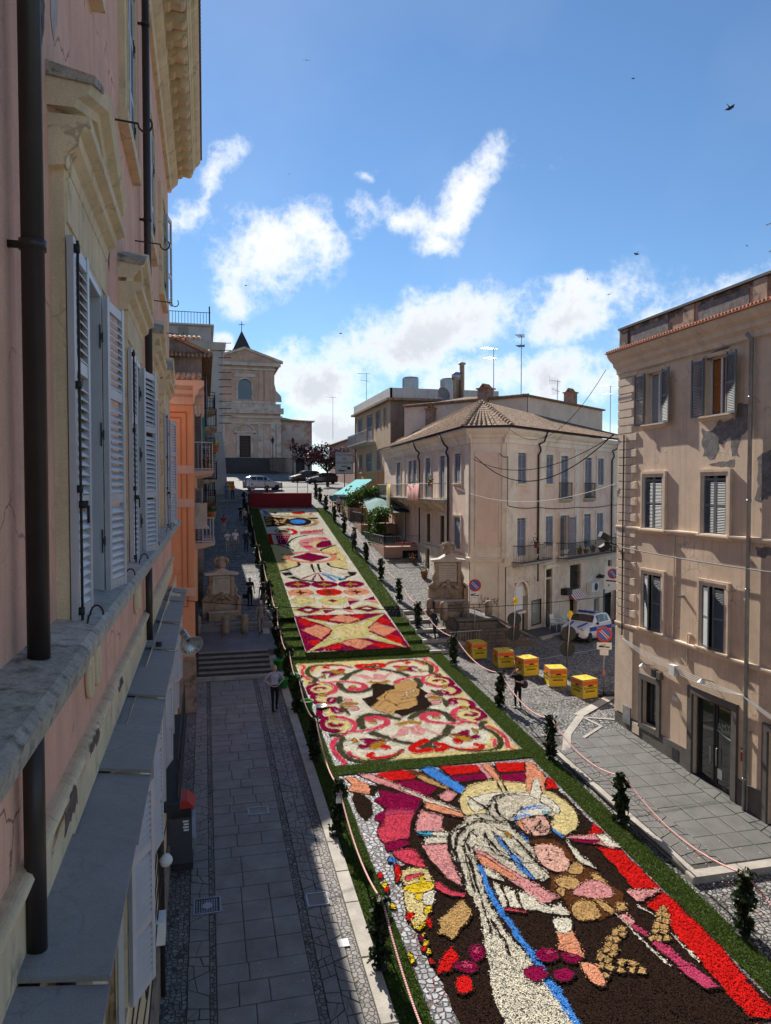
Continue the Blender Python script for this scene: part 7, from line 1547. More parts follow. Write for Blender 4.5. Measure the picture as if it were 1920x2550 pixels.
'upper': '''
p W 0 0 475,3552 1000,3540 1000,6800 480,6810
p M 0 0 476,4056 989,4037 999,3529 470,3561
p R 0 0 492,4014 579,3918 518,3888 490,3961
p R 0 0 491,3683 574,3707 526,3623
p R 0 0 565,4018 587,4036 666,4044 698,4003 638,3963
p R 0 0 789,4019 871,4030 851,3985 814,3969
p R 0 0 904,3912 958,3972 990,3901 952,3867
p R 0 0 899,3689 942,3731 989,3677 967,3577 913,3652
p R 0 0 643,3641 665,3616 649,3574 554,3576
p R 0 0 828,3623 888,3609 935,3559 854,3558 802,3609
p O 0 0 735,4046 827,3961 753,3910 658,3967
p O 0 0 488,3836 577,3906 650,3834 574,3707
p O 0 0 901,3899 996,3792 906,3700 837,3805
p O 0 0 752,3690 828,3623 746,3556 653,3645
p g 0 0 487,4048 587,3976 700,3904 776,3901 870,3956 985,4031 899,3912 842,3829 838,3768 896,3677 999,3529 867,3635 806,3689 724,3688 644,3647 483,3559 569,3673 628,3758 653,3828 606,3909
p Y 0 0 828,3788 811,3750 781,3723 743,3711 706,3715 675,3736 656,3770 655,3809 670,3847 700,3877 739,3890 778,3886 810,3863 828,3828
p W 0 0 612,3947 682,3912 685,3874 645,3891
p W 0 0 801,3885 859,3930 834,3881
p W 0 0 616,3690 672,3753 682,3728 644,3698
p W 0 0 806,3730 847,3725 862,3670 824,3687
p g 1 0 475,4146 572,4212 650,4134 562,4061
p M 0 0 484,4145 570,4200 641,4134 563,4073
p g 1 0 822,4128 915,4187 984,4109 897,4051
p M 0 0 831,4127 913,4176 976,4110 898,4062
p W 0 0 532,4139 564,4157 596,4132 564,4114
p W 0 0 871,4122 905,4140 930,4115 901,4097
p O 0 0 646,4198 725,4131 646,4133
p M 0 0 645,4126 724,4124 649,4063
p M 0 0 750,4129 814,4172 812,4110
p O 0 0 757,4111 811,4104 817,4057
p g 0 0 633,4282 621,4254 597,4233 565,4224 532,4227 504,4243 486,4269 482,4299 493,4327 516,4349 549,4359 583,4355 612,4338 630,4312
p Y 0 0 608,4285 600,4270 585,4259 564,4254 541,4257 522,4266 510,4280 507,4296 514,4311 529,4322 550,4327 573,4324 592,4315 605,4301
p g 0 0 816,4262 801,4231 773,4208 736,4197 698,4202 666,4220 647,4248 643,4281 657,4313 685,4337 723,4348 762,4344 794,4325 814,4296
p Y 0 0 791,4265 781,4246 761,4232 735,4227 708,4230 686,4241 671,4258 668,4278 677,4297 697,4311 723,4317 751,4314 774,4303 788,4285
p M 0 0 699,4275 729,4302 760,4268 724,4242
p O 0 0 815,4340 891,4269 822,4264
p M 0 0 818,4259 894,4258 812,4187
p M 0 0 912,4267 990,4329 989,4258
p O 0 0 919,4254 992,4246 987,4182
p O 0 0 642,4430 634,4409 617,4391 594,4379 566,4374 539,4377 514,4387 494,4404 483,4425 480,4447 488,4469 504,4488 527,4501 555,4506 583,4503 609,4492 629,4475 640,4454
p N 0 0 519,4443 552,4456 564,4488 571,4454 608,4434 569,4422 556,4385 551,4424
p R 0 0 814,4421 805,4399 787,4381 763,4368 736,4364 708,4367 683,4377 663,4394 652,4415 651,4438 659,4460 676,4478 701,4491 729,4496 758,4494 783,4483 803,4465 813,4444
p N 0 0 690,4434 724,4446 738,4478 743,4444 780,4424 740,4412 726,4375 722,4414
p O 0 0 984,4411 974,4389 955,4371 930,4359 902,4354 874,4357 848,4367 830,4384 819,4405 818,4428 828,4451 846,4469 871,4482 900,4487 929,4484 955,4474 974,4456 984,4434
p N 0 0 858,4424 893,4437 908,4469 912,4435 949,4415 908,4402 892,4365 890,4404
p M 0 0 645,4586 637,4563 619,4544 595,4531 567,4525 539,4528 513,4539 493,4556 481,4579 478,4603 486,4627 503,4647 527,4660 556,4666 585,4663 611,4652 632,4634 644,4611
p H 0 0 519,4599 553,4613 565,4647 572,4611 610,4590 570,4577 557,4537 551,4578
p M 0 0 811,4570 802,4546 783,4527 759,4514 730,4509 701,4511 675,4522 656,4540 644,4562 643,4587 651,4610 669,4630 694,4644 723,4650 753,4647 779,4636 799,4617 810,4594
p H 0 0 683,4583 718,4596 732,4630 738,4595 776,4573 735,4560 720,4520 716,4562
p M 0 0 980,4560 970,4536 951,4517 925,4504 896,4498 867,4501 841,4512 821,4530 810,4552 810,4577 819,4601 838,4621 864,4635 893,4640 924,4637 950,4626 970,4608 980,4585
p H 0 0 851,4573 887,4587 902,4621 906,4585 944,4563 902,4550 886,4510 883,4552
p D 0 0 482,4852 545,4856 555,4798 502,4775
p D 0 0 500,4756 562,4760 594,4701 646,4669 762,4622 683,4621 580,4676
p D 0 0 826,4670 882,4692 964,4759 987,4815 925,4830 920,4744 888,4729 889,4673 845,4650
p M 0 0 720,4830 595,4710 618,4708
p M 0 0 720,4830 653,4678 673,4667
p M 0 0 723,4830 723,4662 745,4660
p U 0 0 732,4829 794,4646 822,4616 784,4757
p u 0 0 755,4827 889,4673 854,4667
p g 0 0 864,4817 932,4743 907,4765
p Y 0 0 477,5557 529,5538 614,5408 619,5347 566,5307 541,5223 585,5122 618,5078 614,5012 480,4884
p Y 0 0 966,5507 835,5376 828,5331 894,5281 919,5192 874,5097 826,5047 831,4980 919,4894 942,4892 974,5188
s D 16 10 473,5558 530,5546 615,5423 621,5362
s D 16 10 963,5515 837,5391 830,5346
s D 16 10 618,5078 616,4999 476,4878
s D 16 10 830,5047 830,4974 938,4873
s D 16 10 708,5030 701,4927 703,4839
s D 16 10 753,5026 745,4923 747,4835
s D 16 10 604,5501 608,5580 651,5693 728,5791 798,5821
p O 0 0 921,5185 904,5140 870,5102 822,5074 767,5059 708,5057 651,5069 601,5093 564,5128 541,5170 537,5216 551,5261 583,5301 630,5331 687,5349 749,5352 809,5340 861,5313 899,5276 920,5232
p W 0 0 874,5189 861,5155 835,5126 799,5104 757,5092 712,5091 669,5099 632,5118 603,5145 587,5177 583,5212 594,5246 619,5277 654,5300 698,5313 744,5315 789,5306 828,5286 857,5258 873,5224
p M 0 0 590,5205 728,5316 861,5183 727,5083
p D 0 0 521,5296 550,5301 534,5263
p D 0 0 516,5165 554,5155 521,5138
p D 0 0 896,5274 922,5279 926,5235
p D 0 0 899,5123 925,5138 931,5107
p k 1 0 690,5591 736,5687 832,5749 919,5744 930,5674 789,5600 767,5537 805,5424 818,5347 760,5366 707,5462
p K 0 0 846,5697 920,5752 930,5674
p K 0 0 694,5591 770,5618 767,5569
p K 0 0 707,5494 777,5520 787,5441 725,5445
p Y 0 0 780,5568 815,5632 931,5657 937,5509 840,5406 789,5456
p M 0 0 817,5533 874,5628 944,5656 937,5509 872,5450 807,5439
p R 0 0 477,5859 508,5866 502,5564 474,5566
p k 0 0 536,5837 658,5830 603,5646 584,5471 539,5553 535,5684
s M 10 10 533,5803 645,5796
s M 10 10 531,5741 632,5735
s M 10 10 530,5681 619,5675
s M 10 10 529,5621 606,5616
s M 10 10 527,5563 593,5559
s M 8 8 548,5828 543,5553
s M 8 8 568,5827 551,5552
s M 8 8 587,5826 559,5552
s M 8 8 607,5824 568,5551
s M 8 8 626,5823 576,5550
s M 8 8 646,5822 584,5550
s K 14 14 738,5869 919,5858
s K 14 14 742,5902 928,5912
s K 14 14 746,5934 937,5967
s K 8 8 754,5895 791,5967
s K 8 8 780,5901 817,5976
s K 8 8 805,5907 843,5986
s K 8 8 831,5913 870,5996
s K 8 8 856,5919 896,6005
s K 8 8 882,5924 923,6015
s K 8 8 908,5930 950,6025
s R 30 20 641,6040 687,6010 710,5934 690,5881 644,5863 483,5872
p D 0 0 666,5964 656,5929 637,5902 611,5888 585,5890 563,5907 549,5936 546,5971 556,6007 575,6035 601,6050 628,6048 651,6031 664,6001
p W 0 0 657,5961 649,5932 632,5909 610,5897 588,5898 569,5912 557,5937 555,5967 563,5997 579,6021 601,6033 624,6032 644,6017 655,5992
p G 0 0 652,5956 645,5934 632,5917 614,5909 595,5910 580,5921 570,5939 568,5961 574,5983 587,6000 605,6009 624,6008 640,5997 650,5979
p B 0 0 498,6523 572,6477 709,6407 682,6163 600,6129 489,6115 490,6292
s T 20 14 500,6480 569,6498 505,6426 561,6413
s T 20 14 490,6354 553,6372 501,6312
s T 20 14 487,6252 544,6270 496,6192 537,6190
s T 20 14 578,6391 597,6287 572,6228 596,6187
s T 20 14 621,6348 662,6325 623,6266 658,6244
s T 20 14 685,6408 659,6346
s T 20 14 668,6203 693,6143 728,6161
s T 30 30 645,6484 787,6457 896,6356 929,6251 867,6154 792,6118
p D 0 0 886,6273 873,6225 849,6184 817,6155 781,6141 745,6142 713,6160 689,6193 675,6235 674,6284 686,6332 709,6375 741,6407 779,6423 817,6421 850,6402 874,6368 887,6323
p U 0 0 838,6286 827,6251 805,6224 776,6210 747,6211 723,6228 708,6257 706,6292 716,6328 738,6355 767,6370 797,6369 821,6352 836,6322
p U 1 0 506,6747 540,6677 554,6609 519,6599
p R 1 0 703,6764 799,6761 743,6716
p R 1 0 761,6646 867,6688 873,6619 802,6577
p R 1 0 918,6618 956,6571 905,6562
p Y 1 0 547,6758 675,6788 632,6651 565,6676
p D 1 0 563,6654 633,6662 618,6606
p Y 1 0 704,6581 849,6553 960,6526 888,6474 698,6526
p R 0 0 475,6807 515,6805 481,6748
p D 1 0 877,6431 965,6428 953,6385 904,6381
p u 1 0 656,6742 692,6753 681,6695
s T 20 20 484,6589 577,6542 675,6494
''',
}
# ---------------- flower carpets ----------------
PC = {'W': ((.76, .71, .58), .28), 'Y': ((.74, .62, .30), .25), 'B': ((.032, .019, .014), .5), 'M': ((.27, .008, .06), .45), 'K': ((.68, .07, .115), .35), 'k': ((.72, .33, .32), .25),
      'O': ((.76, .33, .19), .3), 'R': ((.66, .016, .014), .4), 'U': ((.07, .27, .72), .35), 'u': ((.06, .42, .62), .3), 'T': ((.56, .35, .14), .3), 'G': ((.075, .075, .04), .4), 'H': ((.46, .24, .03), .35),
      'N': ((.12, .045, .018), .4), 'y': ((.78, .56, .03), .3), 'g': ((.62, .58, .24), .28), 'V': ((.55, .06, .14), .5), 'f': ((.76, .46, .37), .2), 'w': ((.70, .645, .51), .62), 'D': ((.025, .019, .017), .4)}
CN = dict(W='cream petals', f='flesh pink petals', w='flecked cream petals', Y='pale yellow petals', B='dark brown earth', M='magenta petals', K='hot pink petals', k='pale pink petals', O='peach petals', R='red petals', U='blue petals', u='turquoise petals', T='straw coloured seeds', G='olive leaves', H='ochre petals', N='chestnut seeds', y='bright yellow petals', g='yellow-green petals', V='deep pink petals', D='black seeds')
PM = {k: petalmat('petals_' + CN[k].replace(' ', '_'), c, v) for k, (c, v) in PC.items()}
def catmull(P, closed, n=5):
    P = [np.array(p, float) for p in P]; out = []; k = len(P)
    for i in range(k if closed else k - 1):
        g = lambda j: P[j % k] if closed else P[min(max(j, 0), k - 1)]
        p0, p1, p2, p3 = g(i - 1), g(i), g(i + 1), g(i + 2)
        for t in np.linspace(0, 1, n, endpoint=False): out.append(.5 * ((2 * p1) + (p2 - p0) * t + (2 * p0 - 5 * p1 + 4 * p2 - p3) * t * t + (3 * p1 - p0 - 3 * p2 + p3) * t ** 3))
    if not closed: out.append(P[-1])
    return np.array(out)
def dense(P, step=.12):
    out = []
    for a, c in zip(P, np.roll(P, -1, 0)):
        n = max(1, int(np.hypot(*(c - a)) / step))
        for k in range(n): out.append(a + (c - a) * k / n)
    return np.array(out)
def outline(it, jit):
    if it[0] == 'p':
        P = catmull(it[2], True) if it[3] and len(it[2]) > 3 else np.array(it[2], float); P = dense(P)
    else:
        C = catmull(it[2], False, 6); d = np.gradient(C, axis=0); d /= np.maximum(np.hypot(d[:, 0], d[:, 1]), 1e-6)[:, None]; nrm = np.stack([-d[:, 1], d[:, 0]], 1)
        w_ = np.linspace(it[3], it[4], len(C))[:, None] / 2 * (1.35 if it[1] not in 'DN' else 1.2); P = np.concatenate([C + nrm * w_, (C - nrm * w_)[::-1]])
    return P + rng.normal(0, jit, P.shape)
def pip(poly, x, y):
    ins = np.zeros(len(x), bool); x0, y0 = poly[:, 0], poly[:, 1]; x1, y1 = np.roll(x0, -1), np.roll(y0, -1)
    bb = (x > x0.min()) & (x < x0.max()) & (y > y0.min()) & (y < y0.max()); idx = np.nonzero(bb)[0]
    if not len(idx): return ins
    X, Y = x[idx], y[idx]; r = np.zeros(len(idx), bool)
    for a, b_, c, d in zip(x0, y0, x1, y1):
        if b_ == d: continue
        r ^= ((b_ > Y) != (d > Y)) & (X < (c - a) * (Y - b_) / (d - b_) + a)
    ins[idx] = r; return ins
def quads(name, P, nrm_tilt, size, m, par, zoff=.0):
    """A joined mesh of many small petal faces at the points P."""
    n = len(P); a = rng.uniform(0, 6.283, n); s_ = size * rng.uniform(.45, 1.7, n)
    u = np.stack([np.cos(a), np.sin(a), rng.normal(0, nrm_tilt, n)], 1) * s_[:, None]; v = np.stack([-np.sin(a), np.cos(a), rng.normal(0, nrm_tilt, n)], 1) * (s_ * .75)[:, None]
    V = np.stack([P - u - v * .3, P + v, P + u - v * .2, P - v], 1).reshape(-1, 3); me = bpy.data.meshes.new(name)
    me.vertices.add(4 * n); me.vertices.foreach_set('co', V.ravel()); me.loops.add(4 * n); me.loops.foreach_set('vertex_index', np.arange(4 * n)); me.polygons.add(n); me.polygons.foreach_set('loop_start', np.arange(n) * 4); me.polygons.foreach_set('loop_total', np.full(n, 4))
    me.update(calc_edges=True); me.materials.append(m); return stuff(put(name, me, par, T(0, 0, 0)))
def parse(txt):
    """One field per line: kind colour, two numbers (smooth flag, or start and end width in cm), then x,y pairs in cm."""
    for ln in txt.strip().splitlines():
        k, c, a, b_, *pts = ln.split(); P = [tuple(int(v) / 100 for v in q.split(',')) for q in pts]
        yield (k, c, P, int(a)) if k == 'p' else (k, c, P, int(a) / 100, int(b_) / 100)
def carpet(name, key, label, fz, dens, size, box, jit):
    t = thing(name, label, 'flower carpet', (7.4, box[2], fz(box[2])))
    polys = []
    for i, it in enumerate(parse(CARPETS[key])):
        P = outline(it, jit); P[:, 0] = np.clip(P[:, 0], box[0], box[1]); P[:, 1] = np.clip(P[:, 1], box[2], box[3]); polys.append((it[1], P))
        h = .012 + .0002 * i
        cx, cy = P.mean(0); A = .5 * np.sum(P[:, 0] * np.roll(P[:, 1], -1) - np.roll(P[:, 0], -1) * P[:, 1]); Q = P if A > 0 else P[::-1]
        b = MB(); top = [(x - cx, y - cy, fz(y) - fz(cy) + h) for x, y in Q]; b.v = top; b.f = [tuple(range(len(Q)))]; b.m = [0]
        if key != 'upper' and it[0] == 'p' and it[1] not in 'BDGN' and A != 0 and i > 0 and not (key == 'scroll' and i < 2):
            Z = outline(it, .004) if it[3] else P; C_ = np.vstack([Z, Z[:1]]); d_ = np.gradient(C_, axis=0); d_ /= np.maximum(np.hypot(d_[:, 0], d_[:, 1]), 1e-6)[:, None]; nn = np.stack([-d_[:, 1], d_[:, 0]], 1); wd = .022 * (.5 + rng.random((len(C_), 1))); a_, c_ = C_ - nn * wd, C_ + nn * wd
            ring = MB(); n_ = len(C_); ring.v = [(x - cx, y - cy, fz(y) - fz(cy) + h + .00012) for x, y in np.vstack([a_, c_])]; ring.f = [(q, q + 1, n_ + q + 1, n_ + q) for q in range(n_ - 1)]; ring.m = [0] * (n_ - 1); ring.build('seed_outline', PM['D'], t, T(cx, cy, fz(cy)))
        b.build('petal_field', PM[it[1]], t, T(cx, cy, fz(cy)))
    # loose petals over everything, coloured by the topmost field they lie on
    n = int(dens * (box[1] - box[0]) * (box[3] - box[2])); x = rng.uniform(box[0], box[1], n); y = rng.uniform(box[2], box[3], n); col = np.full(n, '', object)
    jx, jy = x + rng.normal(0, .02, n), y + rng.normal(0, .02, n)
    for c, P in polys: col[pip(P, jx, jy)] = c
    # a few stray petals on the setts too
    stray = (col == '') & (rng.random(n) < .05); col[stray] = rng.choice(list('RWKM'), stray.sum())
    # specks of earth and pale petals scattered over the fields
    sp = (col != '') & (rng.random(n) < .006); col[sp & np.isin(col, list('WYkOg'))] = 'N'
    fl = (col == 'w') & (rng.random(n) < .16); col[fl] = 'D'
    fzv = np.vectorize(fz)
    for c in sorted(set(col) - {''}):
        I = np.nonzero(col == c)[0]; zz = fzv(y[I]) + .05 + rng.uniform(0, .016, len(I)); zz[stray[I]] -= .03
        quads('loose_petals', np.stack([x[I], y[I], zz], 1), .16, size * (.8 if c in 'BDN' else 1), PM[c], t)
    return t
carpet('flower_carpet', 'near', 'nearest flower carpet, a white-veiled woman holding a child amid coloured rays', lambda y: zl(y), 1000, .016, (4.05, 10.86, 11.4, 23.05), .018)
carpet('flower_carpet', 'scroll', 'flower carpet of pink and olive scrolls around clasped hands on white ground', lambda y: zl(y), 900, .018, (4.15, 10.75, 23.7, 34.75), .018)
carpet('flower_carpet', 'upper', 'long sloping flower carpet with star, diamonds and fish-eye shapes climbing the street', lambda y: zr(y), 330, .026, (4.75, 10.0, 35.5, 68.1), .02)
# sett bed under the lower carpets, street cobble lightened to paint in sunlight, stray red and yellow blooms along the left edge
struct(MB().face([(4.0, 11, zl(11) + .006), (10.8, 11, zl(11) + .006), (10.8, 34.8, zl(34.8) + .006), (4.0, 34.8, zl(34.8) + .006)]).build('sett_bed', COBL))
# ---------------- turf borders ----------------
def turf(label, rects, fz, dens, h):
    b = MB(); pts = []
    for x0, x1, y0, y1 in rects:
        ys_ = np.linspace(y0, y1, max(2, int((y1 - y0) / 3) + 1))
        for a, c in zip(ys_, ys_[1:]): b.hexa([(x0, a, fz(a) - .02), (x1, a, fz(a) - .02), (x1, c, fz(c) - .02), (x0, c, fz(c) - .02)], [(x0 + .01, a, fz(a) + .035), (x1 - .01, a, fz(a) + .035), (x1 - .01, c, fz(c) + .035), (x0 + .01, c, fz(c) + .035)])
        n = int(dens * (x1 - x0) * (y1 - y0)); x = rng.uniform(x0 - .015, x1 + .015, n); y = rng.uniform(y0, y1, n); pts.append(np.stack([x, y, np.vectorize(fz)(y) + .03], 1))
    o = b.build('turf_border', GRASSB); tag(o, label, 'turf'); P = np.concatenate(pts); n = len(P)
    a = rng.uniform(0, 6.283, n); w_ = .012 * (h / .05); hh = h * rng.uniform(.5, 1.3, n); side = np.stack([np.cos(a), np.sin(a), np.zeros(n)], 1) * w_; lean = np.stack([rng.normal(0, .5, n) * hh, rng.normal(0, .5, n) * hh, hh], 1)
    V = np.stack([P - side, P + side, P + lean], 1).reshape(-1, 3); me = bpy.data.meshes.new('grass_blades'); me.vertices.add(3 * n); me.vertices.foreach_set('co', V.ravel()); me.loops.add(3 * n); me.loops.foreach_set('vertex_index', np.arange(3 * n)); me.polygons.add(n); me.polygons.foreach_set('loop_start', np.arange(n) * 3); me.polygons.foreach_set('loop_total', np.full(n, 3))
    me.update(calc_edges=True); me.materials.append(GRASS); stuff(put('grass_blades', me, o, T(0, 0, 0))); return o
turf('strip of turf along the left edge of the two lower carpets', [(3.46, 4.08, 10, 35.3)], zl, 2600, .05)
turf('strip of turf along the right edge of the two lower carpets', [(10.84, 11.52, 10, 35.3)], zl, 2600, .05)
turf('band of turf between the two lower carpets', [(4.08, 10.84, 23.08, 23.72)], zl, 2400, .05)
turf('band of turf at the foot of the sloping upper carpet', [(4.08, 10.84, 34.78, 35.36)], zl, 2000, .055)
turf('strip of turf climbing along the left of the upper carpet', [(3.6, 4.74, 40.3, 68.3)], zr, 700, .07)
turf('strip of turf climbing along the right of the upper carpet', [(10.02, 10.94, 41.4, 68.3)], zr, 700, .07)
turf('turf bank under the lower lip of the upper carpet', [(4.7, 10.05, 35.36, 35.6)], lambda y: zl(y) + (y - 35.36) * 1.2, 1500, .06)
for x0, x1, sd_ in ((3.6, 4.74, 'left'), (10.02, 10.94, 'right')):
    for k in range(4):
        y0 = 35.4 + 1.24 * k; turf('turf-covered step %s of the upper carpet, %s from the bottom' % (sd_, ('lowest', 'second', 'third', 'fourth')[k]), [(x0 - .1, x1 + .1, y0, y0 + 1.26)], lambda y, k=k: -8.22 + .24 * k + (y - 35.4 - 1.24 * k) * .06, 900, .065)
        MB().box(x0 - .09, y0 + .01, -9, x1 + .09, y0 + 1.3, -8.24 + .24 * k).build('step', GRASSB, SR)

# petals trodden and blown over the paving beside the carpets
n = 2600; side = rng.random(n) < .5; x = np.where(side, rng.normal(12.2, .9, n), rng.normal(2.6, .9, n)); y = rng.uniform(13, 35, n); x = np.where((x > 3.4) & (x < 11.6), 12.4, x); x = np.clip(x, -.3, 15.3)
z = np.array([max(zg(a, b_), zp(b_) if a < 3.4 else -99, (zq(b_) if a > 11.7 and b_ < 25.5 else -99)) for a, b_ in zip(x, y)]) + .008
fp_ = None
for c, sl_ in (('W', slice(0, 1300)), ('K', slice(1300, 1800)), ('R', slice(1800, 2200)), ('y', slice(2200, 2600))): tag(quads('fallen_petals', np.stack([x[sl_], y[sl_], z[sl_]], 1), .12, .012, PM[c], None), 'scattered %s blown over the paving beside the carpets' % CN[c], 'petals')
# ---------------- garlanded posts and ropes ----------------
random.seed(21)
def post_proto(v=0):
    t = thing('garland_post', 'x', 'post', (0, 0, 0), 0, 'garlanded rope posts'); M = WM[t.name]
    MB().tube([(0, 0, -.05), (0, 0, 1.42)], .035, 8).build('pole', WOOD, t, M); MB().lathe([(.16, 0), (.16, .03), (.05, .05)], 12).build('foot', IRON, t, M)
    b = MB(); P = []
    for k in range(800):
        z = random.uniform(.1, 1.44); r = (.14 + .055 * math.sin(z * (9 + 2 * v) + v) + .04 * math.sin(z * (23 - 5 * v))) * random.uniform(.5, 1.25); a = random.uniform(0, 6.283); P.append((r * math.cos(a), r * math.sin(a), z))
    for k in range(60): a = random.uniform(0, 6.283); P.append((random.uniform(.1, .24) * math.cos(a), random.uniform(.1, .24) * math.sin(a), random.choice((.3, .75, 1.2)) + random.uniform(-.1, .1)))
    b.leaves(P, .12); stuff(b.build('garland', LEAFD, t, M)); return t
PR = [(11.57, 13.7), (11.5, 18.52), (11.42, 22.85), (11.62, 27.8), (11.55, 33.2), (11.17, 38.1), (11.25, 42.3), (11.1, 46.4), (11.05, 50.6), (10.98, 54.7), (10.93, 58.6), (10.9, 62.8), (10.85, 67.2), (10.9, 70.9), (10.9, 73.8)]
PLp = [(3.42, 14.4), (3.42, 19.5), (3.5, 24.3), (3.45, 28.6), (3.5, 32.4), (3.42, 35.9), (3.55, 38.6), (3.5, 42.2), (3.45, 46.4), (3.42, 50.4), (3.45, 55.2), (3.5, 59.6), (3.5, 64), (3.55, 68.5)]
pps = [post_proto(v) for v in range(3)]; used = set()
def zpost(x, y, right):
    if y < 35.4: return zl(y) + (.09 if not right else .03)
    if right and y < 41.5: k = int((y - 35.2) / 1.25); return -8.38 + .3 * k + .22
    return zr(y) if y > 41 else (-8.22 + .24 * int((y - 35.4) / 1.24) + .05)
ORD = ('nearest', 'second', 'third', 'fourth', 'fifth', 'sixth', 'seventh', 'eighth', 'ninth', 'tenth', 'eleventh', 'twelfth', 'thirteenth', 'fourteenth', 'fifteenth')
tops = {}
for side, L_ in (('right', PR), ('left', PLp)):
    tops[side] = []
    for i, (x, y) in enumerate(L_):
        z = zpost(x, y, side == 'right'); M = T(x, y, z) @ RZ(i * 1.3) @ Matrix.Rotation(random.uniform(-.07, .07), 4, 'X'); lab = 'green garlanded post, %s from the viewer in the %s row' % (ORD[i], side)
        k = i % 3; M = M @ Matrix.Diagonal((1, 1, random.uniform(.95, 1.05), 1)); pp = pps[k]
        if k not in used: pp.matrix_basis = M; WM[pp.name] = M; pp['label'] = lab; used.add(k)
        else: dup(pp, M, lab, 'garlanded rope posts')
        tops[side].append((x, y, z + 1.36))
def ropemat():
    m = bpy.data.materials.new('striped_rope'); m.use_nodes = True; t, N, Lk = nt(m); b = t.nodes['Principled BSDF']; b.inputs['Roughness'].default_value = .8
    g = N('ShaderNodeNewGeometry'); wv = N('ShaderNodeTexWave', wave_type='BANDS', bands_direction='Y'); wv.inputs['Scale'].default_value = 7; wv.inputs['Distortion'].default_value = 0
    mp = N('ShaderNodeMapping'); Lk(g.outputs['Position'], mp.inputs['Vector']); mp.inputs['Rotation'].default_value = (0, 0, .5); Lk(mp.outputs[0], wv.inputs['Vector'])
    r = N('ShaderNodeMapRange'); Lk(wv.outputs['Fac'], r.inputs[0]); r.inputs[1].default_value = .4; r.inputs[2].default_value = .6
    mx = N('ShaderNodeMix', data_type='RGBA'); Lk(r.outputs[0], mx.inputs[0]); mx.inputs[6].default_value = (.6, .06, .06, 1); mx.inputs[7].default_value = (.75, .68, .62, 1); Lk(mx.outputs[2], b.inputs['Base Color']); return m
ROPE = ropemat()
for side in ('right', 'left'):
    pts = []
    P = [(tops[side][0][0], tops[side][0][1] - 4.8, tops[side][0][2] - .36)] + tops[side]
    for p, q in zip(P, P[1:]):
        for t_ in np.linspace(0, 1, 12, endpoint=False): v = Vector(p).lerp(Vector(q), float(t_)); v.z -= .42 * 4 * t_ * (1 - t_); v.x += .06 * (1 if side == 'right' else 1); pts.append(tuple(v))
    pts.append(tops[side][-1]); tag(MB().tube(pts, .022, 6).build('rope', ROPE, None, None, True), 'red and white twisted rope sagging between the posts of the %s row' % side, 'rope')
# notice board and white paper on the left posts
sgn2 = tag(MB().box(-.09, -.012, 0, .09, .012, .3).build('notice_card', WHITEP, None, T(3.46, 19.32, zl(19.4) + 1.05)), 'small white notice card hanging on the second left post', 'notice')
# ---------------- green buckets ----------------
BKT = flat('green_plastic', (.03, .32, .05), .45); BIN = mat('bucket_petals', (.3, .28, .16), .9, .4, 20, .3)
def bucket(label, x, y, z, r=.2, h=.36):
    t = thing('green_bucket', label, 'bucket', (x, y, z), 0, 'green buckets'); M = WM[t.name]
    MB().lathe([(r * .78, 0), (r, h), (r * 1.08, h), (r * 1.08, h - .03), (r * .98, h - .03), (r * .95, h * .75)], 18).build('tub', BKT, t, M, True); MB().lathe([(.0, h * .8), (r * .94, h * .8)], 18, caps=False).build('petals', BIN, t, M)
    MB().tube([(r * 1.05 * math.cos(a), 0, h - .02 - .14 * math.sin(a)) for a in np.linspace(0, math.pi, 9)], .008, 5).build('handle', STEEL, t, M); return t
bucket('green bucket beside the left stair, farthest from the viewer', 3.22, 34.0, -8.36, .22, .42); bucket('green bucket on the kerb right behind the man in the lavender shirt', 3.2, 31.5, zl(31.5) + .08, .22, .42); bucket('green bucket on the turf beside the left garlanded post', 3.78, 32.3, zl(32.3) + .05, .18, .34); bucket('green bucket with petals at the exposed setts of the scroll carpet', 3.86, 28.7, zl(28.7) + .05, .24, .42)
t = thing('steel_bowl', 'shallow dark bowl lying on the setts by the scroll carpet', 'bowl', (4.45, 29.0, zl(29))); MB().lathe([(.1, .01), (.2, .05), (.25, .12), (.24, .12), (.18, .06), (.05, .03)], 16).build('bowl', ZINC, t, WM[t.name], True)
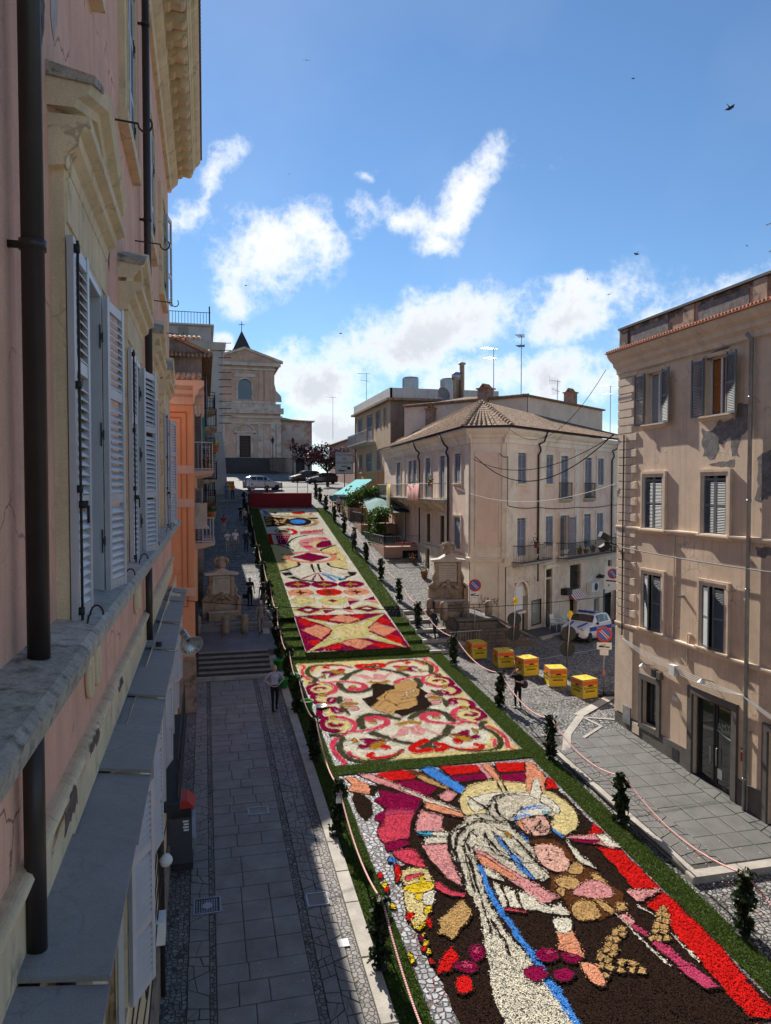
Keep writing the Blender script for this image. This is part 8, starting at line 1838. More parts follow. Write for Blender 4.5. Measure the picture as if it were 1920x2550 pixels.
# ---------------- yellow cubes ----------------
YEL = flat('yellow_panel', (.78, .52, .02), .5); ORG = flat('orange_print', (.75, .13, .02), .5)
def cube_proto():
    t = thing('yellow_cube', 'x', 'advertising cube', (0, 0, 0), 0, 'yellow advertising cubes'); M = WM[t.name]; s_ = .36; e = .022
    for k, (ax, sg) in enumerate((('x', -1), ('x', 1), ('y', -1), ('y', 1))):
        Mk = M @ RZ(R_(90 * k)); o = MB().box(-s_ + e, -s_ + .012, e, s_ - e, -s_ + .016, .72 - e).build('panel', YEL, t, Mk)
        MB().box(-s_ + e, -s_ + .009, .5, s_ - e, -s_ + .0115, .66).build('orange_band', ORG, o, Mk); text('logo_lettering', 'Zoomarine', .135, BLACKT, o, Mk @ T(0, -s_ + .008, .4) @ UPR)
        b = MB(); b.prism([(-.12, .45), (.16, .45), (.1, .5), (.02, .52), (-.08, .5)], -s_ + .005, -s_ + .008, 'y'); b.build('logo_animal', BLACKT, o, Mk)
        MB().box(-.2, -s_ + .006, .3, .2, -s_ + .0085, .315).build('small_print', BLACKT, o, Mk); MB().box(-.22, -s_ + .006, .24, .22, -s_ + .0085, .275).build('small_print', BLACKT, o, Mk)
    MB().box(-s_ + e, -s_ + e, .7, s_ - e, s_ - e, .715).build('lid', YEL, t, M)
    for x in (-1, 1):
        for y in (-1, 1): MB().box(x * s_ - e if x > 0 else -s_, y * s_ - e if y > 0 else -s_, 0, x * s_ if x > 0 else -s_ + e, y * s_ if y > 0 else -s_ + e, .72).build('edge_profile', STEEL, t, M)
        for z in (0, .72 - e): MB().box(x * s_ - e if x > 0 else -s_, -s_ + e, z, x * s_ if x > 0 else -s_ + e, s_ - e, z + e).build('edge_profile', STEEL, t, M); MB().box(-s_ + e, x * s_ - e if x > 0 else -s_, z, s_ - e, x * s_ if x > 0 else -s_ + e, z + e).build('edge_profile', STEEL, t, M)
    MB().tube([(-.03, 0, .715), (-.03, 0, .75), (.03, 0, .75), (.03, 0, .715)], .006, 5).build('ring', IRON, t, M); return t
cp = cube_proto(); S_ = 1.12
CU = [(13.1, 34.3, 3, 'nearest the stone retaining wall'), (13.88, 32.75, -3, 'second from the retaining wall'), (14.5, 31.45, 7, 'in the middle of the row across the street'), (15.15, 29.85, -8, 'beside the backs of the round signs'), (15.7, 28.25, 9, 'nearest the salmon house and the no-parking pole'), (1.0, 80.6, 10, 'far up the left side, in front of the buttress, left one'), (2.6, 80.9, 0, 'far up the left side, in front of the buttress, right one')]
for i, (x, y, rz, lab) in enumerate(CU):
    M = T(x, y, zg(x, y) if y < 60 else zr(y)) @ RZ(R_(rz)) @ Matrix.Scale(S_ if y < 60 else 1.3, 4); lab = 'yellow advertising cube ' + lab
    if i == 0: cp.matrix_basis = M; WM[cp.name] = M; cp['label'] = lab
    else: dup(cp, M, lab)
# ---------------- traffic signs ----------------
SRED = flat('sign_ring_red', (.5, .02, .02), .4); SBLU = flat('sign_blue', (.02, .12, .5), .4); SBACK = flat('sign_back_grey', (.035, .04, .04), .6)
def disc(par, M, r, m, th=.012, nm='disc', n=28):
    b = MB(); b.lathe([(0.001, 0), (r, 0), (r, th), (0.001, th)], n); return b.build(nm, m, par, M @ UPR)
def noparking(par, M, r=.3):
    o = disc(par, M, r, SRED, .015); disc(o, M @ T(0, -.006, 0), r * .72, SBLU, .014, 'blue_field'); MB().box(-r * .09, -.024, -r * .72, r * .09, -.021, r * .72).build('bar', SRED, o, M @ Matrix.Rotation(R_(-45), 4, 'Y')); b = MB()
    for k in (-1, 1): b.box(k * r * .13 - .012, -.0235, -r * .7, k * r * .13 + .012, -.0208, r * .7)
    b.build('bar_edge', WHITEP, o, M @ Matrix.Rotation(R_(-45), 4, 'Y')); return o
def plate(par, M, w_, h, tow=False, nm='plate'):
    o = MB().box(-w_ / 2, -.008, -h / 2, w_ / 2, .008, h / 2).build(nm, WHITEP, par, M)
    if tow:
        b = MB(); b.box(-.22, -.012, -.06, .02, -.009, .0); b.box(.04, -.012, -.07, .22, -.009, -.02); b.tube([(-.2, -.011, .0), (.06, -.011, .06)], .012, 4); b.build('tow_pictogram', BLACKT, o, M)
    return o
def pole(par, M, h, r=.03, m=None): return MB().tube([(0, 0, 0), (0, 0, h)], r, 10).build('pole', m or STEEL, par, M, True)
t = thing('no_parking_sign', 'no-parking sign with tow plate on a weighted pole beside the yellow cubes', 'traffic sign', (16.5, 28.05, zg(16.5, 28.05)), R_(-22), 'no-parking signs'); M = WM[t.name]
pole(t, M, 3.0); noparking(t, M @ T(0, -.05, 2.68), .33); plate(t, M @ T(0, -.045, 2.18), .62, .3, True); plate(t, M @ T(0, -.045, 1.9), .36, .24); 
for k in (-1, 1): MB().box(k * .28 - .25, -.2, 0, k * .28 + .25, .2, .14).build('rubber_foot', IRON, t, M @ RZ(.3 * k))
MB().box(-.05, -.06, .92, .05, .0, 1.15).build('band', flat('band_white', (.6, .2, .18), .5), t, M)
t = thing('no_parking_sign', 'no-parking sign with tow plate in front of the right fountain', 'traffic sign', (13.55, 35.75, -8.4), R_(-18), 'no-parking signs'); M = WM[t.name]
pole(t, M, 3.6); noparking(t, M @ T(0, -.05, 3.36), .32); plate(t, M @ T(0, -.045, 2.88), .5, .28, True); plate(t, M @ T(0, -.045, 2.58), .3, .24)
t = thing('no_parking_sign', 'square parking sign on a leaning pole beside the police car', 'traffic sign', (25.2, 42.2, zg(25.2, 42.2)), R_(-28), 'no-parking signs'); M = WM[t.name] @ Matrix.Rotation(.05, 4, 'Y')
pole(t, M, 3.4); o = plate(t, M @ T(0, -.05, 3.25), 1.0, 1.5); noparking(t, M @ T(0, -.06, 3.55), .33)
text('plate_lettering', 'P', .26, BLACKT, o, M @ T(-.2, -.062, 2.75) @ UPR); MB().box(-.4, -.062, 3.03, .4, -.059, 3.12).build('print', BLACKT, o, M)
def backs(label, x, y):
    t = thing('lamp_pole', label, 'traffic sign', (x, y, zg(x, y)), R_(-15), 'poles with sign backs and yellow lamps'); M = WM[t.name] @ Matrix.Rotation(.06, 4, 'Y')
    pole(t, M, 2.55); disc(t, M @ T(0, .05, 1.75), .36, SBACK, .02, 'sign_back'); disc(t, M @ T(0, .05, 1.0), .36, SBACK, .02, 'sign_back')
    YL = flat('yellow_lamp', (.85, .55, .02), .3); disc(t, M @ T(0, .03, 2.72), .13, YL, .09, 'lamp'); MB().box(-.05, -.05, 2.42, .05, .05, 2.6).build('battery_box', YL, t, M); MB().ball((0, -.03, 2.72), (.09, .07, .09), 10, 6).build('lens', YL, t, M, True); return t
backs('pole with two round sign backs and yellow lamp by the retaining wall', 15.15, 34.6); backs('pole with two round sign backs and yellow lamp behind the fourth yellow cube', 16.6, 31.6)
# crowd barrier in front of the wall
t = thing('crowd_barrier', 'grey metal crowd barrier leaning at the stone retaining wall', 'barrier', (12.95, 35.5, -8.42), R_(6)); M = WM[t.name]; b = MB(); b.tube([(-.9, 0, .1), (-.9, 0, 1.05), (.95, 0, 1.05), (.95, 0, .1), (-.9, 0, .2)], .022, 6); b.build('frame', STEEL, t, M)
for k in range(11): MB().tube([(-.75 + .155 * k, 0, .15), (-.75 + .155 * k, 0, 1.05)], .009, 5).build('bar', STEEL, t, M)
# plastic chairs by the police car
def chair(label, x, y, rz, zoff=0):
    t = thing('plastic_chair', label, 'chair', (x, y, zg(x, y) + .1 + zoff), rz, 'white plastic chairs'); M = WM[t.name]
    MB().hexa([(-.23, -.22, .42), (.23, -.22, .42), (.21, .2, .4), (-.21, .2, .4)], [(-.24, -.24, .45), (.24, -.24, .45), (.22, .22, .43), (-.22, .22, .43)]).build('seat', WHITEP, t, M); MB().hexa([(-.22, .2, .42), (.22, .2, .42), (.2, .24, .42), (-.2, .24, .42)], [(-.2, .32, .9), (.2, .32, .9), (.18, .35, .9), (-.18, .35, .9)]).build('backrest', WHITEP, t, M)
    for sx in (-1, 1):
        for sy in (-1, 1): MB().tube([(sx * .22, sy * .2, .42), (sx * .26, sy * .25, 0)], .022, 6).build('leg', WHITEP, t, M)
        MB().tube([(sx * .25, .24, .66), (sx * .27, -.1, .66), (sx * .25, -.22, .62), (sx * .24, -.22, .42)], .024, 6).build('armrest', WHITEP, t, M)
    return t
chair('white plastic chair against the palazzo wall, nearer the grille door', 20.3, 40.0, R_(30)); chair('white plastic chair with raised back behind the police car', 21.3, 40.5, R_(60)); chair('white plastic chair half hidden behind the police car', 21.9, 40.9, R_(20))
# ---------------- cars ----------------
TYRE = flat('tyre', (.012, .012, .012), .8); RIM = flat('rim', (.35, .36, .37), .3, .8); LAMP = flat('headlamp', (.6, .62, .65), .08, .2); CGL = mat('car_glass', (.015, .018, .02), .05, .3, 1, 0, spec=.9)
def car(label, x, y, z, rz, paint, L=3.65, W=1.64, H=1.5, police=False, group=None, pitch=0.):
    t = thing('parked_car', label, 'car', (x, y, z), rz, group); M = WM[t.name] @ Matrix.Rotation(pitch, 4, 'Y'); w2 = W / 2
    # stations along the length: (x, z bottom, z belt, z roof, half width low, half width belt, half width roof)
    S = [(0, .34, .62, .62, .62, .6, .5), (.03, .24, .72, .72, .9, .86, .7), (.1, .2, .8, .82, .98, .94, .8), (.22, .19, .92, .95, 1, .97, .85), (.3, .19, .98, 1.03, 1, .98, .84), (.42, .19, 1.0, 1.46, 1, .98, .74), (.52, .19, 1.0, 1.52, 1, .98, .76), (.7, .19, 1.02, 1.53, 1, .98, .76), (.86, .2, 1.04, 1.5, 1, .97, .74), (.95, .22, 1.04, 1.38, .98, .94, .7), (.985, .26, 1.0, 1.05, .95, .9, .66), (1, .36, .78, .8, .8, .76, .6)]
    b = MB(); G_ = MB(); rowsv = []
    for fx, zb, zt, zr_, a, c, d in S:
        X = (fx - .5) * L; k = H / 1.53; rowsv.append([(X, -w2 * a * .86, zb * k), (X, -w2 * a, (zb + .16) * k), (X, -w2 * c, zt * k), (X, -w2 * d, zr_ * k), (X, 0, (zr_ + (.03 if zr_ > 1.1 else .02)) * k), (X, w2 * d, zr_ * k), (X, w2 * c, zt * k), (X, w2 * a, (zb + .16) * k), (X, w2 * a * .86, zb * k)])
    n = 9; b.v = [p for r in rowsv for p in r]
    for i in range(len(S) - 1):
        for j in range(n - 1):
            b.f.append((i * n + j, i * n + j + 1, (i + 1) * n + j + 1, (i + 1) * n + j)); b.m.append(0)
    b.f.append(tuple(range(n - 1, -1, -1))); b.m.append(0); b.f.append(tuple((len(S) - 1) * n + j for j in range(n))); b.m.append(0)
    body = b.build('body', paint, t, M, False)
    mod = body.modifiers.new('bevel', 'BEVEL'); mod.width = .03; mod.segments = 2; mod.limit_method = 'ANGLE'; mod.angle_limit = R_(20)
    def q(i, j, u, v, o=.012):
        A, B_, C_, D_ = [Vector(rowsv[a][c]) for a, c in ((i, j), (i + 1, j), (i + 1, j + 1), (i, j + 1))]
        p = A.lerp(B_, u).lerp(D_.lerp(C_, u), v); nn = (B_ - A).cross(D_ - A).normalized(); ce = Vector((0, 0, .8)); 
        if nn.dot(p - ce) < 0: nn = -nn
        return p + nn * o
    def pane(i, j, u0, u1, v0, v1, nm='window', m=CGL): MB().face([q(i, j, u0, v0), q(i, j, u1, v0), q(i, j, u1, v1), q(i, j, u0, v1)]).build(nm, m, t, M)
    for j in (2, 5): pane(5, j, .1, .95, .12, .9); pane(6, j, .05, .95, .12, .9); pane(7, j, .05, .85, .12, .9)
    for j in (3, 4): pane(4, j, .08, .92, .0 if j == 3 else .0, 1.0, 'windscreen'); pane(9, j, .1, .85, 0, 1, 'rear_window')
    for sy in (-1, 1):
        for fx in (.17, .81):
            Mw = M @ T((fx - .5) * L, sy * (w2 - .1), .29) @ Matrix.Rotation(R_(90), 4, 'X'); o = MB().lathe([(.17, -.1), (.27, -.105), (.29, -.06), (.29, .06), (.27, .105), (.17, .1)], 20).build('wheel', TYRE, t, Mw, True); MB().lathe([(.02, -.1), (.17, -.09), (.19, -.102), (.19, .102), (.17, .09), (.02, .1)], 14).build('rim', RIM, o, Mw)
        MB().ball((-L / 2 + .17, sy * w2 * .72, .74), (.12, .15, .1), 12, 8).build('headlight', LAMP, t, M, True); MB().box(L / 2 - .08, sy * w2 * .82 - .08, .7, L / 2 + .0, sy * w2 * .82 + .08, 1.05).build('tail_light', SRED, t, M)
        MB().ball((-L * .12, sy * (w2 + .06), 1.02), (.07, .09, .07), 8, 6).build('mirror', IRON, t, M, True)
    MB().box(-L / 2 - .02, -w2 * .5, .3, -L / 2 + .1, w2 * .5, .52).build('grille', IRON, t, M); MB().box(-L / 2 - .03, -.26, .4, -L / 2 + .0, .26, .5).build('number_plate', WHITEP, t, M); MB().box(-L / 2 - .01, -w2 * .85, .2, L / 2, w2 * .85, .26).build('underbody', IRON, t, M)
    if police:
        BL = flat('police_blue', (.02, .05, .35), .35)
        for sy in (-1, 1):
            MB().box(-L * .35, sy * (w2 + .004) - .003, .62, L * .44, sy * (w2 + .004) + .003, .84).build('blue_stripe', BL, t, M); text('police_lettering', 'POLIZIA LOCALE', .17, WHITEP, t, M @ T(.2, sy * (w2 + .01), .73) @ RZ(0 if sy < 0 else math.pi) @ UPR)
            MB().hexa([(-L * .47, sy * .3 - .05, .83), (-L * .47, sy * .3 + .05, .83), (-L * .2, sy * .42 + .06, 1.0), (-L * .2, sy * .42 - .06, 1.0)], [(-L * .47, sy * .3 - .05, .86), (-L * .47, sy * .3 + .05, .86), (-L * .2, sy * .42 + .06, 1.04), (-L * .2, sy * .42 - .06, 1.04)]).build('bonnet_stripe', BL, t, M)
        MB().box(-.1, -.5, H + .02, .15, .5, H + .1).build('light_bar', BL, t, M); MB().tube([(-.6, -.45, H + .04), (.9, -.45, H + .04)], .015, 5).build('roof_rail', IRON, t, M); MB().tube([(-.6, .45, H + .04), (.9, .45, H + .04)], .015, 5).build('roof_rail', IRON, t, M)
    return t
CWH = flat('car_white', (.72, .73, .74), .25, 0, spec=.6); CBK = flat('car_black', (.012, .016, .02), .2, spec=.6); CBR = flat('car_bronze', (.09, .07, .06), .25, .4); CSI = flat('car_silver', (.5, .52, .54), .25, .3)
cxx, cyy = 21.15, 37.95
car('white and blue police car parked in the side street', cxx, cyy, zg(cxx, cyy), R_(36), CWH, 3.65, 1.64, 1.52, True, pitch=.07)
car('silver white hatchback parked behind the red platform', 6.1, 80.6, zr(80.6), R_(-172), CSI, 4.1, 1.75, 1.5)
car('black hatchback parked under the plum tree', 15.0, 96.5, zr(96.5), R_(18), CBK, 4.1, 1.75, 1.45); car('bronze car parked behind the black hatchback', 13.4, 101.5, zr(101.5), R_(15), CBR, 4.2, 1.8, 1.6)
# ---------------- red platform, barriers, boxes at the top ----------------
rd = thing('red_platform', 'long dark red draped platform closing the upper carpet', 'platform', (6.9, 69.2, -1.8)); zt = -.52
MB().hexa([(4.0, 68.75, -2.3), (9.75, 68.75, -2.3), (9.75, 71.3, -2.3), (4.0, 71.3, -2.3)], [(4.0, 68.75, zt), (9.75, 68.75, zt), (9.75, 71.3, zt), (4.0, 71.3, zt)]).build('drape', mat('red_drape', (.2, .016, .02), .85, .15, 1.5, .2, 20), rd, T(0, 0, 0)); MB().box(3.95, 68.7, zt, 9.8, 71.35, zt + .04).build('top', mat('red_carpet', (.3, .03, .03), .9, .15), rd, T(0, 0, 0))
b = MB()
for x in (4.1, 5.6, 7.2, 8.7, 9.7): b.tube([(x, 71.2, zt), (x, 71.2, zt + 1.2)], .03, 5)
for zz in (1.18, .6): b.tube([(4.1, 71.2, zt + zz), (9.7, 71.2, zt + zz)], .02, 5)
b.build('railing', IRON, rd, T(0, 0, 0))
for x, y, lab in ((11.9, 68.2, 'wooden crate table on the upper right setts'), (11.75, 66.2, 'low bench box beside the upper right posts')):
    t = thing('wooden_table', lab, 'table', (x, y, zr(y)), .2); M = WM[t.name]; MB().box(-.5, -.4, .6, .5, .4, .66).build('top', mat('pale_wood', (.5, .33, .15), .7, .2, 6, .2), t, M)
    for sx in (-.4, .4):
        for sy in (-.3, .3): MB().box(sx - .03, sy - .03, -.1, sx + .03, sy + .03, .6).build('leg', MATS['pale_wood'], t, M)
# ---------------- trees, plants ----------------
def tree(label, x, y, z, h, cr, m, n, size, grp):
    t = thing('plum_tree', label, 'tree', (x, y, z), 0, grp); M = WM[t.name]; b = MB(); b.tube([(0, 0, -.3), (.05, 0, h * .22), (0, .06, h * .4)], [.2, .15, .12], 8); ends = []
    for k in range(9):
        a = k * 2.4; r = cr * random.uniform(.5, .9); e = (r * math.cos(a), r * math.sin(a), h * random.uniform(.58, .9)); b.tube([(0, 0, h * .34), (e[0] * .45, e[1] * .45, h * .5), e], [.09, .05, .02], 6); ends.append(e); ends.append((e[0] * .55, e[1] * .55, e[2] * .92))
    b.build('trunk', BARK, t, M, True); c = MB(); P = []
    for e in ends:
        for k in range(n // len(ends)): rr = cr * .34 * random.random() ** .5; d = Vector((random.gauss(0, 1), random.gauss(0, 1), random.gauss(0, .8))).normalized() * rr; P.append((e[0] + d.x, e[1] + d.y, e[2] + d.z))
    c.leaves(P, size); stuff(c.build('crown', m, t, M)); return t
tree('purple-leaved plum tree nearer the viewer, over the black car', 14.4, 88.0, zr(88), 5.2, 2.5, LEAFP, 3200, .24, 'purple plum trees'); tree('purple-leaved plum tree by the church wing', 15.6, 113, zr(113), 5.4, 2.7, LEAFP, 2600, .27, 'purple plum trees')
def potplant(label, x, y, z, r=.18, h=.5, n=160, m=LEAFG, spiky=False, flower=None, grp='potted plants', cat='plant'):
    t = thing('potted_plant', label, cat, (x, y, z), 0, grp); M = WM[t.name]; MB().lathe([(r * .7, 0), (r, r * 1.5), (r * 1.12, r * 1.5), (r * 1.12, r * 1.75), (r * .9, r * 1.75)], 12).build('pot', TERRA, t, M, True); b = MB(); z0 = r * 1.7
    if spiky:
        for k in range(40): a = random.uniform(0, 6.28); e = random.uniform(.3, 1.2); d = Vector((math.cos(a) * math.sin(e), math.sin(a) * math.sin(e), math.cos(e))); s_ = Vector((-math.sin(a), math.cos(a), 0)) * .012; c = Vector((0, 0, z0 + h * .5)); b.face([c - s_, c + s_, c + d * h * .7])
        b.tube([(0, 0, z0), (0, 0, z0 + h * .5)], .03, 6)
    else: b.leaves([(random.gauss(0, r * .7), random.gauss(0, r * .7), z0 + abs(random.gauss(0, h * .45))) for _ in range(n)], .09)
    stuff(b.build('foliage', m, t, M))
    if flower: c = MB(); [c.ball((random.gauss(0, r * .7), random.gauss(0, r * .7), z0 + h * random.uniform(.4, 1)), .035, 5, 4) for _ in range(16)]; stuff(c.build('flowers', flower, t, M))
    return t
RF = mat('red_flowers', (.35, .05, .04), .8, .4, 20, .3)
potplant('large leafy pot with red flowers on the lower orange balcony', .25, 31.9, -1.35, .2, .5, 220, LEAFG, flower=RF); potplant('dark green pot plant on the lower orange balcony, nearer the wall', -.1, 32.3, -1.35, .22, .55, 260); potplant('terracotta pot hung on the upper orange balcony rail', .45, 34.2, 1.6, .2, .25, 60); potplant('geranium pot on the upper orange balcony floor', .1, 33.4, .75, .18, .3, 80, flower=RF)
potplant('spiky yucca in a terracotta pot at the foot of the slate-ledged wall', -.55, 30.6, zl(30.6) + .9, .2, .7, spiky=True); potplant('tall leafy pot plant beside the brown door behind the fountain', 14.1, 46.6, zr(46.6), .26, .8, 200, LEAFD); potplant('small flower pot by the palazzo door step', 14.3, 50.2, zr(50.2), .2, .3, 90, LEAFD, flower=RF)
for k, (s, lab) in enumerate(((9.2, 'spiky palm pot on the long palazzo balcony'), (10.3, 'leafy pot on the long palazzo balcony, in the middle'), (12.6, 'leafy pot at the right end of the long palazzo balcony'), (2.6, 'flower box pot on the small palazzo balcony'), (8.3, 'dark pot plant left on the long palazzo balcony'))):
    p = MA @ Vector((s, -.55, -4.28 if s > 5 else -3.5)); potplant(lab, p.x, p.y, p.z, .15, .7 if k == 0 else .35, 90, LEAFD if k % 2 else LEAFG, spiky=(k == 0), grp='palazzo balcony plants')
for k, s in enumerate((-5.4, -9.2, -10.6)):
    p = MBm @ Vector((s, -.9, -.2 if k else .1)); potplant(('bushy pot on the near end of the long side balcony', 'pot with pale flowers beside the pink blanket', 'small pot on the side balcony rail')[k], p.x, p.y, p.z, .17, .4, 110, grp='side balcony plants')
def cloth(label, p, w_, h, m, name):
    t = thing(name, label, 'cloth', p); b = MB(); n = 10
    P = [MBm @ Vector((0, 0, 0))]; 
    for i in range(n):
        a, c = i / n, (i + 1) / n; f = lambda u: (-.03 - .05 * abs(math.sin(u * 9)))
        b.hexa([(a * w_, f(a), -h), (c * w_, f(c), -h), (c * w_, f(c) + .02, -h), (a * w_, f(a) + .02, -h)], [(a * w_, -.02, 0), (c * w_, -.02, 0), (c * w_, .0, 0), (a * w_, .0, 0)])
    o = b.build('fabric', m, t, T(*p) @ MBm.to_3x3().to_4x4(), True); return o
p = MBm @ Vector((-11.0, -1.05, .28)); cloth('pink bedspread hung over the side balcony', tuple(p), 3.4, 1.15, mat('pink_cloth', (.62, .33, .3), .9, .2, 4, .2), 'hanging_blanket'); p = MBm @ Vector((-18.2, -1.05, .28)); o = cloth('yellow and white striped cloth hung over the side balcony', tuple(p), 1.3, 1.9, flat('yellow_cloth', (.72, .5, .05), .8), 'hanging_cloth')
for k in range(4): MB().box(.1 + .3 * k, -.1, -1.9, .22 + .3 * k, -.085, -.02).build('stripe', WHITEP, o, WM[o.name])
# ---------------- roof furniture ----------------
chimney('double pot brick chimney at the left end of the setback storey', 20.6, 52.2, 6.7, .9, .7); chimney('brick chimney at the right end of the setback roof', 29.4, 55.6, 6.6, .8, 1.2); chimney('small chimney on the left wing of the tiled roof', 17.6, 56, 4.9, .8, 1.3); chimney('pair of pots behind the far right eave', 36.0, 58, 3.2, .8, 1.2)
for x, y, z, h, k, rz, lab in ((20.9, 51.4, 6.8, 3.6, 0, .3, 'tall aerial beside the double chimney'), (22.3, 49.6, 6.6, 4.4, 0, 1.0, 'tallest comb aerial at the corner of the setback storey'), (27.4, 54.0, 6.7, 1.9, 1, .4, 'short aerial in the middle of the setback roof'), (34.5, 58.0, 3.4, 5.6, 0, .2, 'tall aerial right of the setback storey, left of three'), (35.8, 58.4, 3.4, 4.8, 1, .8, 'aerial right of the setback storey, middle of three'), (36.8, 58.8, 3.4, 3.8, 0, 1.3, 'aerial right of the setback storey, right of three'), (16.6, 76, 8.5, 3.6, 0, .0, 'aerial on the white parapet of the ochre house'), (18.5, 108, 7.5, 6.0, 2, .1, 'lone aerial above the far pink house')): aerial(lab, x, y, z, h, k, rz)
t = thing('satellite_dish', 'round satellite dish on the wall top behind the ochre house', 'satellite dish', (19.6, 59.5, 7.0)); Md_ = WM[t.name]; MB().tube([(0, 0, -.6), (0, 0, .8)], .04, 6).build('mast', ZINC, t, Md_); MB().lathe([(.0, 0), (.35, .05), (.62, .16), (.64, .17), (.6, .2)], 20, caps=False).build('dish', mat('dish_grey', (.2, .2, .21), .5, .1), t, Md_ @ T(0, 0, .9) @ Matrix.Rotation(R_(70), 4, 'X') @ Matrix.Rotation(R_(20), 4, 'Y'), True); MB().box(-.7, -.2, .5, -.35, .2, .8).build('receiver', ZINC, t, Md_)
t = thing('metal_flue', 'shiny twin metal flue rising behind the tiled roof', 'flue', (20.6, 57.5, 6.5)); Mf_ = WM[t.name]; MB().lathe([(.2, -1), (.2, 3.6), (.32, 3.65), (.3, 3.75), (.18, 3.8)], 14).build('tall_flue', ZINC, t, Mf_, True); MB().lathe([(.26, -1), (.26, 2.3), (.4, 2.35), (.4, 2.9), (.2, 3.0)], 14, (-.45, .1, 0)).build('short_flue', ZINC, t, Mf_, True)
ac = thing('air_conditioner', 'white air conditioner unit on the palazzo ground floor wall', 'air conditioner', tuple(MA @ Vector((11, -.3, -7)))); MB().box(10.4, -.45, -6.98, 11.5, -.09, -6.35).build('case', WHITEP, ac, MA); MB().lathe([(.02, 0), (.26, 0), (.26, .02), (.02, .02)], 18).build('fan_grille', IRON, ac, MA @ T(11.05, -.46, -6.66) @ UPR)
for s, z, lab in ((6.95, -6.55, 'dark square loudspeaker box on the palazzo wall beside the awning'), (12.2, -5.95, 'flat dark lamp above the gateway of the palazzo')):
    t = thing('wall_fixture', lab, 'wall lamp', tuple(MA @ Vector((s, -.3, z)))); MB().box(s - .35, -.55, z - .2, s + .35, -.1, z + .2 if s < 8 else z - .05).build('case', IRON, t, MA); MB().tube([(s, -.08, z), (s, -.3, z)], .03, 5).build('arm', IRON, t, MA)
# ---------------- overhead wires ----------------
WIRE = flat('black_rubber', (.008, .008, .008), 1, 0, spec=0)
for k, (p, q, sag, r, lab) in enumerate((((14.75, 38.9, 1.75), (15.4, 25.6, 2.1), 1.6, .022, 'thick black cable slung from the chamfered corner to the quoined house'), ((14.7, 39.0, 1.6), (15.4, 25.6, 2.05), .95, .016, 'thinner black cable slung just above the thick one'), ((14.2, 40.5, .0), (15.4, 25.5, .15), .75, .013, 'pale wire from the side facade to the quoined house'), ((-.6, 24.2, -3.6), (15.4, 25.6, -4.2), .4, .011, 'grey wire crossing the street in front of the fountains'), ((15.2, 25.9, 4.6), (16.5, 38.0, 3.2), 1.4, .012, 'thin wire drooping from the eave of the quoined house'))):
    c_ = cable([p, q], r, sag, 26); tag(c_.build('overhead_wire', WIRE if k != 2 else CABW), lab, 'wire')
# ---------------- swifts ----------------
def bird(label, az, el, d, s_, roll):
    v = Vector((math.sin(R_(az)) * math.cos(R_(el)), math.cos(R_(az)) * math.cos(R_(el)), math.sin(R_(el)))) * d
    b = MB(); b.tube([(0, -.09, 0), (0, -.03, .005), (0, .04, .005), (0, .11, 0)], [.008, .022, .018, .004], 6)
    for k in (-1, 1): b.hexa([(0, -.05, 0), (k * .08, -.075, .02), (k * .2, .02, .01), (0, .02, 0)], [(0, -.05, .008), (k * .08, -.075, .026), (k * .2, .02, .013), (0, .02, .008)])
    b.face([(0, .08, .002), (-.03, .15, .002), (0, .12, .002)]); b.face([(0, .08, .002), (0, .12, .002), (.03, .15, .002)])
    o = b.build('swift', flat('swift_brown', (.02, .018, .016), .8), None, T(*v) @ RZ(roll) @ Matrix.Rotation(.7, 4, 'X') @ Matrix.Scale(s_, 4)); return tag(o, label, 'bird', 'swifts in flight')
for i, (u, v, d, s_, lab) in enumerate(((763, 150, 40, 1.3, 'swift high above the street, left of the others'), (1817, 268, 26, 1.2, 'swift at the upper right, the largest'), (1586, 632, 34, 1.1, 'swift over the roofs left of the salmon house'), (1517, 733, 40, 1.0, 'swift above the bright cloud edge at right'), (1860, 612, 40, 1.0, 'small swift just above the salmon house parapet'), (848, 830, 60, 1.2, 'swift above the church spire to the right'), (613, 711, 60, 1.0, 'swift over the large cloud at left'), (720, 433, 60, 1.0, 'faint swift between the two upper clouds'), (1463, 695, 50, .9, 'tiny swift left of the bright cloud edge'), (1577, 195, 60, .9, 'tiny swift in the blue upper right'))):
    X, Y_ = (u - 960) / 1830, (1275 - v) / 1830; Fw = cam.matrix_basis.to_3x3() @ Vector((X, Y_, -1)); Fw.normalize(); bird(lab, math.degrees(math.atan2(Fw.x, Fw.y)), math.degrees(math.asin(Fw.z)), d, s_ * .8, i * 1.7)
